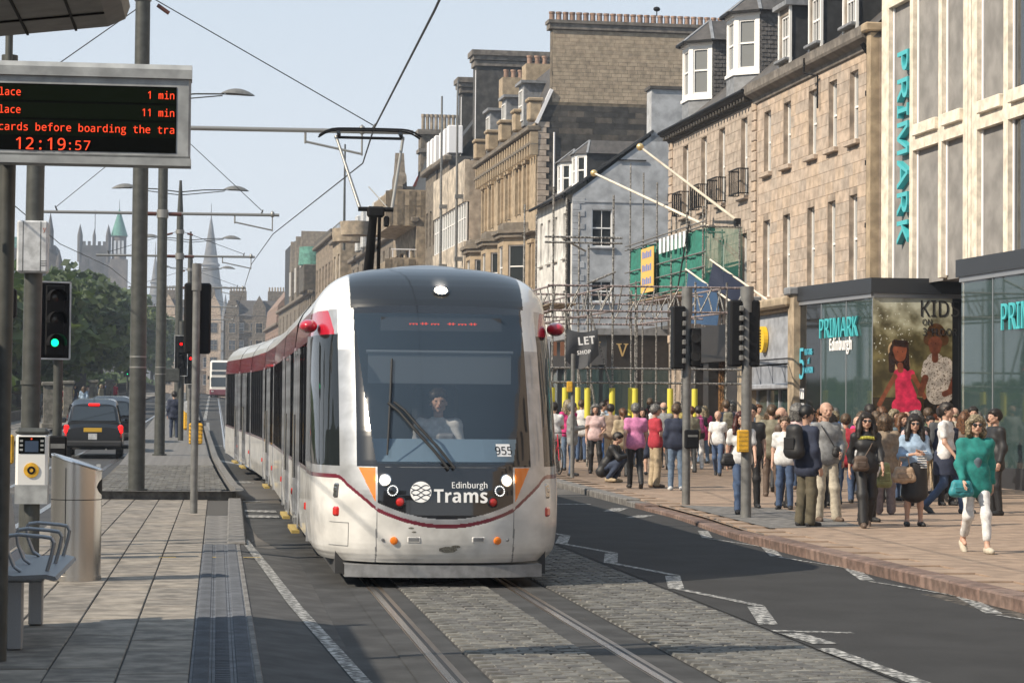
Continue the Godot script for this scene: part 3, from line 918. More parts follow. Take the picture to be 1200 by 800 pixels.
func make_tram() -> void:
	var org := Vector3(track_x(NOSE), H(NOSE), -NOSE)
	var tram := thing("tram", "white, black and red modern articulated tram with number 955 card in its windscreen", "tram", org)
	var back := Transform3D(Basis(), -org)
	# --- front shell
	var NU := 380
	var hs := []
	var h := 0.26
	while h < 3.449:
		hs.append(h)
		h += 0.0085 if h < 3.0 else 0.014
	hs.append(3.45)
	var bins := {}
	for k in ["roof_black", "black", "glass", "white", "silver", "side_glass", "red", "maroon", "amber", "seam", "amber2", "seam2", "red2", "side_glass2", "silverh", "silverh2", "whiteh", "whiteh2"]: bins[k] = MB.new()
	var prev := []
	var prevn := []
	for j in hs.size():
		var row := PackedVector3Array()
		for i in NU + 1:
			var u := -1.0 + 2.0 * i / NU
			u = signf(u) * lerpf(absf(u), pow(absf(u), 0.9), 0.5)
			var p := nose(u, hs[j])
			row.append(Vector3(p.x, p.y, -p.z))
		prev.append(row)
	for j in hs.size():
		var nr := PackedVector3Array()
		for i in NU + 1:
			var a: Vector3 = prev[j][mini(i + 1, NU)] - prev[j][maxi(i - 1, 0)]
			var b: Vector3 = prev[mini(j + 1, hs.size() - 1)][i] - prev[maxi(j - 1, 0)][i]
			nr.append(a.cross(b).normalized())
		prevn.append(nr)
	for j in hs.size() - 1:
		for i in NU:
			var a: Vector3 = prev[j][i]; var b: Vector3 = prev[j][i + 1]; var c: Vector3 = prev[j + 1][i + 1]; var d: Vector3 = prev[j + 1][i]
			var m := (a + b + c + d) * 0.25
			var key := tram_paint(m.x, m.y, -m.z)
			if key in ["amber", "seam", "red", "side_glass"] and m.x > 0.0: key += "2"
			if key == "silver": key += "h" if m.y > 1.24 and absf(m.x) > 0.85 else ""
			if key == "silverh" and m.x > 0.0: key += "2"
			if key == "white" and m.y > 1.24: key += "h2" if m.x > 0.0 else "h"
			var mb: MB = bins[key]
			var na: Vector3 = prevn[j][i]; var nb: Vector3 = prevn[j][i + 1]; var nc: Vector3 = prevn[j + 1][i + 1]; var nd: Vector3 = prevn[j + 1][i]
			mb.tris(a, b, c, na, nb, nc)
			mb.tris(a, c, d, na, nc, nd)
	part("roof_front", bins.roof_black, M.roof_black, tram)
	part("front_mask", bins.black, M.gloss_black, tram)
	part("windscreen", bins.glass, M.windscreen, tram)
	part("front_shell", bins.white, M.white_low, tram)
	part("front_trim", bins.silver, M.silver, tram)
	part("corner_pillar", bins.silverh, M.silver, tram)
	part("corner_pillar", bins.silverh2, M.silver, tram)
	part("corner_fairing", bins.whiteh, M.white, tram)
	part("corner_fairing", bins.whiteh2, M.white, tram)
	part("cab_side_window", bins.side_glass, M.side_glass, tram)
	part("cab_side_window", bins.side_glass2, M.side_glass, tram)
	part("red_panel", bins.red, M.tramred, tram)
	part("red_panel", bins.red2, M.tramred, tram)
	part("maroon_line", bins.maroon, M.maroon, tram)
	part("amber_reflector", bins.amber, M.amber, tram)
	part("amber_reflector", bins.amber2, M.amber, tram)
	part("panel_seam", bins.seam, M.bumper, tram)
	part("panel_seam", bins.seam2, M.bumper, tram)
	# --- bumper bar, undergear
	var mb := MB.new()
	var arc := []
	for i in 13:
		var x := -1.02 + 2.04 * i / 12.0
		arc.append(Vector3(x, 0, -0.12 - 0.16 * pow(absf(x), 2.5)))
	for i in 12:
		var a: Vector3 = arc[i]; var b: Vector3 = arc[i + 1]
		mb.quad(a + Vector3.UP * 0.11, b + Vector3.UP * 0.11, b + Vector3.UP * 0.235, a + Vector3.UP * 0.235)
		mb.quad(a + Vector3.UP * 0.235, b + Vector3.UP * 0.235, b + Vector3(0, 0.235, -0.6), a + Vector3(0, 0.235, -0.6))
		mb.quad(b + Vector3.UP * 0.11, a + Vector3.UP * 0.11, a + Vector3(0, 0.11, -0.6), b + Vector3(0, 0.11, -0.6))
	part("bumper", mb, M.bumper, tram)
	mb = MB.new()
	mb.bb(-1.1, 0.12, -0.6, 1.1, 0.4, -41.0)
	mb.t = Transform3D()
	part("undergear", mb, M.undergear, tram)
	# --- lamps on the mask
	for s in [-1.0, 1.0]:
		for q in [[0.62, 1.10, 0.055, "headlight", M.headlamp], [0.545, 0.995, 0.052, "marker_lamp", M.gloss_black], [0.475, 0.885, 0.046, "tail_lamp", M.red_lens]]:
			mb = MB.new()
			mb.lathe([Vector2(q[2] + 0.012, 0.0), Vector2(q[2] + 0.012, 0.012), Vector2(q[2], 0.014), Vector2(q[2], 0.004)], Vector3.ZERO, 20)
			var L := part("lamp_bezel", mb, M.chrome if q[3] == "headlight" else M.gloss_black, tram)
			L.transform = on_nose(s * q[0], q[1]) * Transform3D(Basis(Vector3.RIGHT, PI / 2), Vector3.ZERO)
			mb = MB.new()
			mb.lathe([Vector2(q[2], 0.003), Vector2(q[2] * 0.8, 0.012), Vector2(q[2] * 0.4, 0.018), Vector2(0.0, 0.02)], Vector3.ZERO, 20)
			part(q[3], mb, q[4], L)
			if q[3] == "marker_lamp":
				mb = MB.new()
				for k in 16: mb.ball(Vector3(cos(TAU * k / 16) * 0.05, 0.016, sin(TAU * k / 16) * 0.05), Vector3.ONE * 0.0075, 6)
				part("led_light", mb, M.led_white, L)
		mb = MB.new()
		mb.lathe([Vector2(0.042, 0.0), Vector2(0.038, 0.016), Vector2(0.02, 0.022), Vector2(0.0, 0.023)], Vector3.ZERO, 16)
		var tl := part("turn_signal", mb, M.amber, tram)
		tl.transform = on_nose(s * 0.53, 0.49) * Transform3D(Basis(Vector3.RIGHT, PI / 2), Vector3.ZERO)
		mb = MB.new()
		mb.lathe([Vector2(0.018, 0.0), Vector2(0.014, 0.01), Vector2(0.0, 0.012)], Vector3.ZERO, 12)
		part("sensor", mb, M.bumper, tram).transform = on_nose(s * 0.64, 0.495) * Transform3D(Basis(Vector3.RIGHT, PI / 2), Vector3.ZERO)
		mb = MB.new()   # jacking recess
		mb.cbox(Vector3(0, 0, -0.03), Vector3(0.15, 0.075, 0.07), 0.015)
		part("recess_rim", mb, M.white, tram).transform = on_nose(s * 0.33, 0.50)
		mb = MB.new()
		mb.cbox(Vector3(0, 0.004, 0.0), Vector3(0.115, 0.045, 0.014), 0.006)
		part("recess", mb, M.bumper, tram).transform = on_nose(s * 0.33, 0.50)
		mb = MB.new()
		mb.cbox(Vector3.ZERO, Vector3(0.105, 0.10, 0.04), 0.018)
		part("marker_light", mb, M.red_lens, tram).transform = on_nose(s * 1.10, 0.77)
		mb = MB.new()
		mb.cbox(Vector3.ZERO, Vector3(0.085, 0.15, 0.03), 0.014)
		mb.cbox(Vector3(0, 0.01, 0.015), Vector3(0.05, 0.05, 0.02), 0.008)
		part("lock_cover", mb, M.steel, tram).transform = on_nose(s * 1.10, 0.985)
		# mirror pod on the cab side
		mb = MB.new()
		mb.ball(Vector3(s * 1.36, 2.72, -1.75), Vector3(0.10, 0.075, 0.17), 20)
		part("mirror", mb, M.tramred, tram)
		mb = MB.new()
		mb.bar(Vector3(s * 1.345, 1.25, -2.12), Vector3(s * 1.335, 2.62, -2.12), 0.03, 0.03)
		part("grab_rail", mb, M.steel, tram)
	for q in [[-1.16, 0.66, -0.98, 0.66], [-1.16, 0.42, -0.98, 0.42], [-0.98, 0.42, -0.98, 0.66], [-0.62, 1.235, 0.62, 1.235]]:
		mb = MB.new()   # hatch outline and the gap under the screen
		for i in 6:
			var A: Vector3 = on_nose(lerpf(q[0], q[2], i / 6.0), lerpf(q[1], q[3], i / 6.0), 0.001).origin; var Z: Vector3 = on_nose(lerpf(q[0], q[2], (i + 1) / 6.0), lerpf(q[1], q[3], (i + 1) / 6.0), 0.001).origin
			mb.bar(A, Z, 0.006, 0.006)
		part("panel_seam", mb, M.bumper, tram)
	for q in [[0.02, 0.40, 0.10], [0.10, 0.43, 0.05], [-0.36, 0.62, 0.03], [-0.33, 0.58, 0.025]]:
		mb = MB.new()   # scuffs on the bumper panel
		mb.lathe([Vector2(q[2], 0.0), Vector2(0.0, 0.001)], Vector3.ZERO, 7)
		part("scuff", mb, M.scuff, tram).transform = on_nose(q[0], q[1], 0.0015) * Transform3D(Basis(Vector3.RIGHT, PI / 2) * Basis.from_scale(Vector3(1.0, 1.0, 0.35)), Vector3.ZERO)
	# --- top lamp
	mb = MB.new()
	mb.lathe([Vector2(0.10, 0.0), Vector2(0.095, 0.02), Vector2(0.07, 0.02)], Vector3.ZERO, 18)
	var tlamp := part("lamp_bezel", mb, M.gloss_black, tram)
	tlamp.transform = on_nose(0.03, 3.09) * Transform3D(Basis(Vector3.RIGHT, PI / 2), Vector3.ZERO)
	mb = MB.new()
	mb.lathe([Vector2(0.07, 0.012), Vector2(0.05, 0.024), Vector2(0.0, 0.03)], Vector3.ZERO, 18)
	part("headlight", mb, M.toplamp, tlamp)
	for s in [[0.03, 3.09, 0.11, 3.0], [0.62, 1.10, 0.1, 0.5], [-0.62, 1.10, 0.1, 0.5]]:
		var sp := SpotLight3D.new()
		sp.name = "headlight_beam"
		sp.light_energy = s[3]
		sp.spot_angle = 20.0
		sp.spot_range = 60.0
		sp.spot_attenuation = 2.0
		sp.light_size = 0.05
		sp.light_color = Color(1.0, 0.95, 0.85)
		sp.shadow_enabled = true
		var q := nose_at(s[0], s[1])
		tram.add_child(sp, true)
		sp.position = q[0] + q[1] * s[2]
		sp.rotation.x = -0.05
	# --- logo: woven globe and lettering
	var lg := on_nose(-0.265, 0.985, 0.004)
	mb = MB.new()
	mb.lathe([Vector2(0.108, 0.0), Vector2(0.108, 0.004), Vector2(0.0, 0.005)], Vector3.ZERO, 28)
	var disc := part("emblem", mb, M.white_text, tram)
	disc.transform = lg * Transform3D(Basis(Vector3.RIGHT, PI / 2), Vector3.ZERO)
	mb = MB.new()
	for k in 3:
		for ph in [0.0, PI]:
			var y0 := -0.055 + k * 0.05
			for i in 10:
				var xa := -0.1 + 0.02 * i
				var ya := y0 + 0.026 * sin(xa * 30.0 + ph)
				var yb := y0 + 0.026 * sin((xa + 0.02) * 30.0 + ph)
				if Vector2(xa + 0.01, ya).length() < 0.1: mb.bar(Vector3(xa, 0.006, -ya), Vector3(xa + 0.02, 0.006, -yb), 0.008, 0.003)
	part("emblem_line", mb, M.gloss_black, disc)
	words(tram, "Trams", on_nose(0.145, 0.945, 0.006), 0.135, M.white_text, "Droid Sans", 0.004, 700)
	words(tram, "Edinburgh", on_nose(0.235, 1.055, 0.006), 0.062, M.white_text, "Droid Sans", 0.004, 400, "lettering", 0.95)
	# --- windscreen wiper
	mb = MB.new()
	var w := []
	for q in [[0.02, 1.22], [-0.14, 1.42], [-0.32, 1.62], [-0.47, 1.80], [-0.58, 1.89]]: w.append(nose_at(q[0], q[1])[0] + Vector3(0, 0, 0.05))
	mb.tube(w, 0.016)
	for i in w.size(): w[i] += Vector3(0.06, 0.01, 0.0)
	mb.tube(w, 0.014)
	part("wiper_arm", mb, M.rubber, tram)
	mb = MB.new()
	w = []
	for k in 7: w.append(nose_at(-0.60 + 0.012 * k, 1.36 + 0.165 * k)[0] + Vector3(0, 0, 0.03))
	mb.tube(w, 0.011)
	part("wiper_blade", mb, M.rubber, tram)
	# --- behind the glass
	mb = MB.new()
	mb.bb(-1.2, 1.0, -2.6, 1.2, 3.0, -2.62)
	mb.bb(-0.75, 0.95, -0.45, 0.75, 0.97, -2.6)
	mb.bb(-0.85, 2.90, -1.75, 0.85, 2.92, -2.6)
	part("cab_wall", mb, M.cab_dark, tram)
	mb = MB.new()   # desk
	var dk := []
	for i in 9:
		var x := -0.84 + 0.21 * i
		dk.append(Vector3(x, 1.30, -(nose_at(x, 1.34)[0].z) + 0.06))
	for i in 8:
		var a: Vector3 = dk[i]; var b: Vector3 = dk[i + 1]
		mb.quad(Vector3(a.x, 1.29, -a.z), Vector3(b.x, 1.29, -b.z), Vector3(b.x, 1.52, -b.z - 0.38), Vector3(a.x, 1.52, -a.z - 0.38))
		mb.quad(Vector3(a.x, 1.52, -a.z - 0.38), Vector3(b.x, 1.52, -b.z - 0.38), Vector3(b.x, 1.50, -1.5), Vector3(a.x, 1.50, -1.5))
	part("driver_desk", mb, M.desk, tram)
	mb = MB.new()
	mb.cbox(Vector3(0.04, 1.50, -0.62), Vector3(0.20, 0.16, 0.1), 0.03)
	part("control_screen_housing", mb, M.bumper, tram)
	mb = MB.new()
	mb.bb(-0.76, 2.10, -0.90, 0.76, 2.42, -0.915)
	mb.cyl(Vector3(-0.78, 2.43, -0.90), Vector3(0.78, 2.43, -0.90), 0.02, 0.02, 8)
	part("sun_blind", mb, M.blind, tram)
	mb = MB.new()
	mb.bb(-0.62, 2.66, -0.98, 0.66, 2.80, -1.06)
	var ds := part("destination_display", mb, M.cab_dark, tram)
	mb = MB.new()
	for k in 6:
		var x := -0.32 + k * 0.115 + (0.06 if k > 2 else 0.0)
		for j in 5: mb.bb(x + j * 0.018, 2.722 + 0.010 * ((j + k) % 2), -0.975, x + j * 0.018 + 0.014, 2.738 + 0.010 * ((j * k) % 2), -0.98)
	part("led_display", mb, M.led, ds)
	mb = MB.new()
	mb.bb(-0.078, -0.068, 0.0, 0.078, 0.068, 0.003)
	var card := part("number_card", mb, M.white_text, tram)
	card.transform = on_nose(0.60, 1.41, 0.004)
	words(card, "955", Transform3D(Basis(), Vector3(0, -0.005, 0.005)), 0.088, M.black, "Droid Sans", 0.002, 400, "number")
	mb = MB.new()   # driver's seat
	mb.cbox(Vector3(0.03, 1.62, -1.72), Vector3(0.5, 0.95, 0.12), 0.05)
	part("driver_seat", mb, M.cab_dark, tram)
	# --- body modules
	var cuts := [2.6, 7.2, 12.4, 18.6, 24.2, 30.4, 35.6, 42.6]
	for k in 7:
		var s0: float = cuts[k] + (0.0 if k == 0 else 0.12)
		var s1: float = cuts[k + 1] - 0.12
		var fr := back * tram_frame(s0, s1)
		var L := s1 - s0
		tram_module(tram, fr, L, k)
		if k < 6:
			mb = MB.new()
			mb.t = back * tram_frame(cuts[k + 1] - 0.12, cuts[k + 1] + 0.12)
			mb.prism(section(0.05), -0.29, 0.05)
			part("bellows", mb, M.rubber, tram)
	pantograph(tram, back)

func section(inset: float) -> Array:
	var pts := []
	for p in [Vector2(1.2, 0.34), Vector2(1.32, 0.6), Vector2(1.32, 2.6), Vector2(1.28, 2.94), Vector2(1.12, 3.2), Vector2(0.95, 3.31), Vector2(0.7, 3.38)]: pts.append(p - Vector2(inset, inset))
	for i in range(6, -1, -1): pts.append(Vector2(-pts[i].x, pts[i].y))
	return pts

func tram_module(tram: Node3D, fr: Transform3D, L: float, k: int) -> void:
	# lower panels, glazing band, red band, roof fairing: swept section with a panel line every window
	var sec := [Vector2(1.20, 0.30), Vector2(1.30, 0.36), Vector2(1.321, 0.6), Vector2(1.321, 1.12), Vector2(1.321, 1.17), Vector2(1.321, 2.58), Vector2(1.315, 2.66), Vector2(1.285, 2.94), Vector2(1.23, 3.06), Vector2(1.12, 3.2), Vector2(0.95, 3.31), Vector2(0.7, 3.38), Vector2(0.0, 3.43)]
	if k == 0:
		for i in range(7, 13): sec[i] = Vector2(sec[i].x - 0.01, sec[i].y - 0.004)
	var groups := [["side_panel", 0, 3, M.white_low], ["maroon_line", 3, 4, M.maroon], ["glazing", 4, 5, M.dark_glass], ["red_band", 5, 7, M.tramred], ["roof_fairing", 7, 12, M.fairing]]
	for g in groups:
		for s in [-1.0, 1.0]:
			var mb := MB.new()
			mb.t = fr
			for i in range(g[1], g[2]):
				var a: Vector2 = sec[i]; var b: Vector2 = sec[i + 1]
				if g[0] == "glazing":
					a.x -= 0.03; b.x -= 0.03
				var p := [Vector3(s * a.x, a.y, 0), Vector3(s * a.x, a.y, -L), Vector3(s * b.x, b.y, -L), Vector3(s * b.x, b.y, 0)]
				if s > 0.0: mb.quad(p[0], p[1], p[2], p[3])
				else: mb.quad(p[1], p[0], p[3], p[2])
			part(g[0], mb, g[3], tram)
	var mb2 := MB.new()
	mb2.t = fr
	if k > 0:
		mb2.prism(section(0.02), -0.04, -0.01)
		part("end_wall", mb2, M.rubber, tram)
	mb2 = MB.new()
	mb2.t = fr
	mb2.prism(section(0.02), -L + 0.01, -L + 0.04)
	part("end_wall", mb2, M.rubber, tram)
	# doors: silver frames and full-height glass on each long side; pillars between windows
	var doors := []
	if k in [1, 3, 5]: doors = [L * 0.5]
	elif k in [2, 4]: doors = []
	elif k == 0: doors = [L - 1.0]
	else: doors = [0.9]
	for s in [-1.0, 1.0]:
		for dc in doors:
			mb2 = MB.new()
			mb2.t = fr
			for e in [-0.72, 0.0, 0.72]: mb2.bb(s * 1.318, 0.36, -dc - e - 0.025, s * 1.338, 2.55, -dc - e + 0.025)
			mb2.bb(s * 1.318, 0.34, -dc - 0.72, s * 1.336, 0.50, -dc + 0.72)
			mb2.bb(s * 1.318, 2.5, -dc - 0.72, s * 1.336, 2.57, -dc + 0.72)
			var dr := part("door", mb2, M.silver, tram)
			mb2 = MB.new()
			mb2.t = fr
			mb2.bb(s * 1.30, 0.50, -dc - 0.69, s * 1.322, 2.5, -dc + 0.69)
			part("pane", mb2, M.dark_glass, dr)
			for e in [-0.09, 0.09]:
				mb2 = MB.new()
				mb2.t = fr
				mb2.cyl(Vector3(s * 1.36, 0.95, -dc + e), Vector3(s * 1.36, 1.75, -dc + e), 0.016, 0.016, 6)
				part("handle", mb2, M.steel, dr)
			mb2 = MB.new()
			mb2.t = fr
			mb2.bb(s * 1.30, 0.28, -dc - 0.75, s * 1.40, 0.32, -dc + 0.75)
			part("door_sill", mb2, M.yellow_paint, dr)
		var z := 0.35
		while z < L - 0.2:
			var clear := true
			for dc in doors:
				if absf(z - dc) < 0.95: clear = false
			if clear:
				mb2 = MB.new()
				mb2.t = fr
				mb2.bb(s * 1.28, 1.18, -z - 0.03, s * 1.3255, 2.57, -z + 0.03)
				part("window_pillar", mb2, M.silver if k % 2 == 0 and z < 0.5 else M.gloss_black, tram)
			z += 0.9
		mb2 = MB.new()
		mb2.t = fr
		mb2.cbox(Vector3(s * 1.325, 0.72, -0.35), Vector3(0.03, 0.085, 0.1), 0.01)
		part("marker_light", mb2, M.red_lens, tram)
		for zz in [0.02, L - 0.02]:
			mb2 = MB.new()
			mb2.t = fr
			mb2.bb(s * 1.27, 0.34, -zz - 0.015, s * 1.328, 2.62, -zz + 0.015)
			part("end_frame", mb2, M.silver, tram)

func pantograph(tram: Node3D, back: Transform3D) -> void:
	# stands on the second module; measured from its base on the roof
	var s := 11.0
	var b := back * tram_frame(s, s + 1.0)
	var mb := MB.new()
	mb.t = b
	mb.bb(-0.55, 3.42, -0.9, 0.55, 3.56, 0.9)
	part("roof_box", mb, M.undergear, tram)
	mb = MB.new()
	mb.t = b
	mb.cyl(Vector3(-0.13, 3.5, -0.3), Vector3(-0.07, 4.74, 0.35), 0.085, 0.06, 10)
	mb.cyl(Vector3(0.04, 3.5, -0.2), Vector3(0.02, 4.7, 0.35), 0.03, 0.025, 8)
	mb.cyl(Vector3(-0.30, 4.78, 0.35), Vector3(0.22, 4.78, 0.35), 0.035, 0.035, 8)
	mb.cbox(Vector3(-0.04, 4.74, 0.35), Vector3(0.26, 0.16, 0.14), 0.03)
	mb.cbox(Vector3(0.12, 4.6, 0.35), Vector3(0.08, 0.16, 0.1), 0.02)
	var pg := part("pantograph", mb, M.black, tram)
	for e in [[-0.27, -0.60], [0.20, 0.42]]:
		mb = MB.new()
		mb.t = b
		mb.cyl(Vector3(e[0], 4.78, 0.35), Vector3(e[1], 5.95, -0.45), 0.028, 0.022, 8)
		part("upper_arm", mb, M.galv, pg)
	mb = MB.new()
	mb.t = b
	mb.cyl(Vector3(0.14, 4.8, 0.35), Vector3(-0.12, 5.15, -0.05), 0.009, 0.009, 6)
	part("damper", mb, M.galv, pg)
	for z in [-0.35, -0.60]:
		mb = MB.new()
		mb.t = b
		var pts := []
		for i in 17:
			var x := -0.86 + 1.55 * i / 16.0
			var e := maxf(0.0, absf(x + 0.085) - 0.5)
			pts.append(Vector3(x, 6.04 + 0.02 * (1.0 - x * x) - 1.35 * e * e, z))
		mb.tube(pts, 0.016, 6)
		part("contact_strip", mb, M.black, pg)
	mb = MB.new()
	mb.t = b
	mb.cyl(Vector3(-0.62, 5.93, -0.46), Vector3(0.44, 5.93, -0.46), 0.022, 0.022, 8)
	part("cross_tube", mb, M.black, pg)
	for x in [-0.56, 0.38]:
		mb = MB.new()
		mb.t = b
		mb.bar(Vector3(x, 5.95, -0.3), Vector3(x, 6.04, -0.62), 0.05, 0.04)
		part("spring_box", mb, M.black, pg)

# ------------------------------------------------------------------ on the platform
func shelter() -> void:
	var s := thing("tram_shelter", "grey steel tram shelter with a thin curved-edge roof over the platform seat", "shelter", Vector3(-1.5, 0.1, -15.9))
	var b := Transform3D(Basis(), Vector3(1.5, -0.1, 15.9))
	var mb := MB.new()
	mb.t = b * Transform3D(Basis(Vector3.BACK, deg_to_rad(7.0)), Vector3(-0.45, 3.74, -6.0))
	# roof plate with a rounded outer lip: section swept along the platform
	var sec := [Vector2(-3.2, 0.0), Vector2(-0.12, 0.0), Vector2(-0.03, 0.03), Vector2(0.0, 0.09), Vector2(-0.03, 0.15), Vector2(-0.12, 0.18), Vector2(-3.2, 0.10)]
	mb.prism(sec, -5.7, 6.0)
	part("roof", mb, M.shelter_roof, s)
	for k in 4:
		mb = MB.new()
		mb.t = b * Transform3D(Basis(Vector3.BACK, deg_to_rad(7.0)), Vector3(-0.45, 3.74, -6.0))
		mb.bb(-3.1, -0.006, -5.3 + k * 1.5, -0.12, 0.001, -5.28 + k * 1.5)
		part("roof_seam", mb, M.black, s)
	for x in [-0.28, -0.52]:
		mb = MB.new()
		mb.t = b * Transform3D(Basis(Vector3.BACK, deg_to_rad(7.0)), Vector3(-0.45, 3.74, -6.0))
		mb.bb(x - 0.006, -0.008, -5.7, x + 0.006, 0.001, 6.0)
		part("roof_seam", mb, M.black, s)
	for z in [-15.9, -11.0, -6.8]:
		mb = MB.new()
		mb.t = b
		mb.cyl(Vector3(-1.445, 0.1, z), Vector3(-1.43, 3.70 if z > -15.0 else 4.2, z), 0.055, 0.055, 12)
		part("post", mb, M.pole, s)
	mb = MB.new()
	mb.t = b
	mb.bb(-2.75, 0.35, -18.0, -2.70, 3.3, -6.0)
	part("rear_panel", mb, M.grey_paint, s)
	for z in [-18.0, -12.0, -6.0]:
		mb = MB.new()
		mb.t = b
		mb.bb(-2.78, 0.1, z - 0.04, -2.68, 3.42, z + 0.04)
		part("post", mb, M.pole, s)

func led_text(parent: Node3D, s: String, x0: float, y: float, z: float, h: float, per: float, bold := 400) -> void:
	var n := s.length()
	var o := words(parent, s, Transform3D(Basis(), Vector3(x0 + per * n * 0.5, y, z)), h, M.led, "Droid Sans Mono", 0.003, bold, "display_text", per / (0.6 * 64.0 * h / 46.0))

func platform_things() -> void:
	var o := Vector3(-1.15, 3.42, -15.5)
	var d := thing("departure_display", "grey framed departure display with orange lettering and clock above the platform", "display", o)
	var mb := MB.new()
	mb.cbox(Vector3(0, 0.35, 0), Vector3(1.90, 0.60, 0.16), 0.015)
	mb.t = Transform3D(Basis(), Vector3(0, 0.60, 0))
	var sec := [Vector2(-0.10, -0.02), Vector2(0.10, -0.02), Vector2(0.10, 0.04), Vector2(0.07, 0.075), Vector2(0.0, 0.085), Vector2(-0.10, 0.085)]
	mb.t = Transform3D(Basis(Vector3.UP, -PI / 2), Vector3(0, 0.60, 0))
	mb.prism(sec, -0.955, 0.955)
	mb.t = Transform3D()
	mb.bb(-0.955, 0.0, -0.09, 0.955, 0.05, 0.095)
	part("case", mb, M.sign_grey, d)
	mb = MB.new()
	mb.bb(-0.80, 0.085, 0.07, 0.856, 0.525, 0.0835)
	part("screen", mb, M.screen_black, d)
	for k in 3:
		mb = MB.new()
		mb.bb(-0.79, 0.415 - k * 0.115, 0.0835, 0.85, 0.515 - k * 0.115, 0.085)
		part("screen_row", mb, M.screen_row, d)
	var per := 0.0398
	led_text(d, "York Place", -0.285 + per * 4 - per * 10, 0.467, 0.087, 0.050, per * 0.92)
	led_text(d, "York Place", -0.285 + per * 4 - per * 10, 0.350, 0.087, 0.050, per * 0.92)
	led_text(d, "1 min", 0.845 - per * 4.6, 0.467, 0.087, 0.050, per * 0.92)
	led_text(d, "11 min", 0.845 - per * 5.5, 0.350, 0.087, 0.050, per * 0.92)
	led_text(d, "cards before boarding the tra", -0.305, 0.237, 0.087, 0.050, per)
	led_text(d, "12:19", -0.20, 0.127, 0.087, 0.078, 0.068, 700)
	led_text(d, ":57", 0.135, 0.122, 0.087, 0.062, 0.055, 700)
	for x in [-0.6, -0.25]:
		mb = MB.new()
		mb.cyl(Vector3(x, 0.68, 0), Vector3(x, 1.28, 0), 0.025, 0.025, 8)
		part("hanger", mb, M.pole, d)
	# seat
	var s := thing("platform_seat", "perforated grey metal platform seat with three looped armrests", "bench", Vector3(-1.40, 0.1, -17.6))
	for z in [-0.95, 0.95]:
		mb = MB.new()
		mb.cbox(Vector3(0, 0.25, z), Vector3(0.11, 0.50, 0.11), 0.01)
		mb.cbox(Vector3(0.03, 0.50, z), Vector3(0.34, 0.05, 0.14), 0.015)
		part("leg", mb, M.dull_steel, s)
	mb = MB.new()
	var pr := [Vector2(-0.14, 0.60), Vector2(-0.10, 0.545), Vector2(0.0, 0.53), Vector2(0.22, 0.54), Vector2(0.285, 0.525), Vector2(0.30, 0.50), Vector2(0.28, 0.495), Vector2(0.2, 0.51), Vector2(0.0, 0.50), Vector2(-0.12, 0.515), Vector2(-0.17, 0.59)]
	mb.prism(pr, -1.12, 1.12)
	part("seat", mb, M.perforated, s)
	mb = MB.new()
	mb.prism([Vector2(-0.19, 0.62), Vector2(-0.165, 0.625), Vector2(-0.22, 1.03), Vector2(-0.245, 1.025)], -1.12, 1.12)
	part("backrest", mb, M.perforated, s)
	for z in [-1.0, -0.1, 0.75]:
		mb = MB.new()
		var p := []
		for q in [Vector2(0.20, 0.53), Vector2(0.235, 0.66), Vector2(0.25, 0.74), Vector2(0.23, 0.775), Vector2(0.17, 0.785), Vector2(0.0, 0.80), Vector2(-0.07, 0.79), Vector2(-0.085, 0.76), Vector2(-0.075, 0.68), Vector2(-0.03, 0.57), Vector2(0.02, 0.535)]: p.append(Vector3(q.x, q.y, z))
		mb.tube(p, 0.014, 8)
		part("armrest", mb, M.dull_steel, s)
	# litter bin
	var bin := thing("litter_bin", "brushed steel cylindrical litter bin with a sloping lid and side slot", "litter bin", Vector3(-1.385, 0.1, -23.4))
	mb = MB.new()
	var seg := 40
	for i in seg:
		var a0 := TAU * i / seg; var a1 := TAU * (i + 1) / seg
		var P := func(a: float, y: float) -> Vector3: return Vector3(cos(a) * 0.25, y, sin(a) * 0.25)
		var tp := func(a: float) -> float: return 1.16 - 0.32 * cos(a) * 0.25
		var n0 := Vector3(cos(a0), 0, sin(a0)); var n1 := Vector3(cos(a1), 0, sin(a1))
		mb.tris(P.call(a1, 0.05), P.call(a0, 0.05), P.call(a0, tp.call(a0)), n1, n0, n0)
		mb.tris(P.call(a1, 0.05), P.call(a0, tp.call(a0)), P.call(a1, tp.call(a1)), n1, n0, n1)
	part("drum", mb, M.steel, bin)
	mb = MB.new()
	mb.t = Transform3D(Basis(Vector3.BACK, -atan(0.32)), Vector3(0, 1.165, 0))
	mb.lathe([Vector2(0.268, 0.0), Vector2(0.268, 0.012), Vector2(0.25, 0.022), Vector2(0.0, 0.03)], Vector3.ZERO, 32)
	part("lid", mb, M.lid, bin)
	mb = MB.new()
	mb.lathe([Vector2(0.255, 0.0), Vector2(0.255, 0.05), Vector2(0.235, 0.055)], Vector3.ZERO, 32)
	part("base_ring", mb, M.steel, bin)
	mb = MB.new()   # slot in the side towards the track
	mb.t = Transform3D(Basis(Vector3.UP, deg_to_rad(15.0)), Vector3.ZERO)
	for i in 14:
		var a0 := -0.85 + 1.7 * i / 14.0; var a1 := -0.85 + 1.7 * (i + 1) / 14.0
		var h0 := 0.085 * sqrt(maxf(0.0, 1.0 - pow(a0 / 0.85, 2.0))); var h1 := 0.085 * sqrt(maxf(0.0, 1.0 - pow(a1 / 0.85, 2.0)))
		var A := Vector3(cos(a0), 0, -sin(a0)) * 0.2525; var B := Vector3(cos(a1), 0, -sin(a1)) * 0.2525
		mb.quad(A + Vector3.UP * (0.93 - h0), B + Vector3.UP * (0.93 - h1), B + Vector3.UP * (0.93 + h1), A + Vector3.UP * (0.93 + h0))
	part("slot", mb, M.black, bin)
	mb = MB.new()
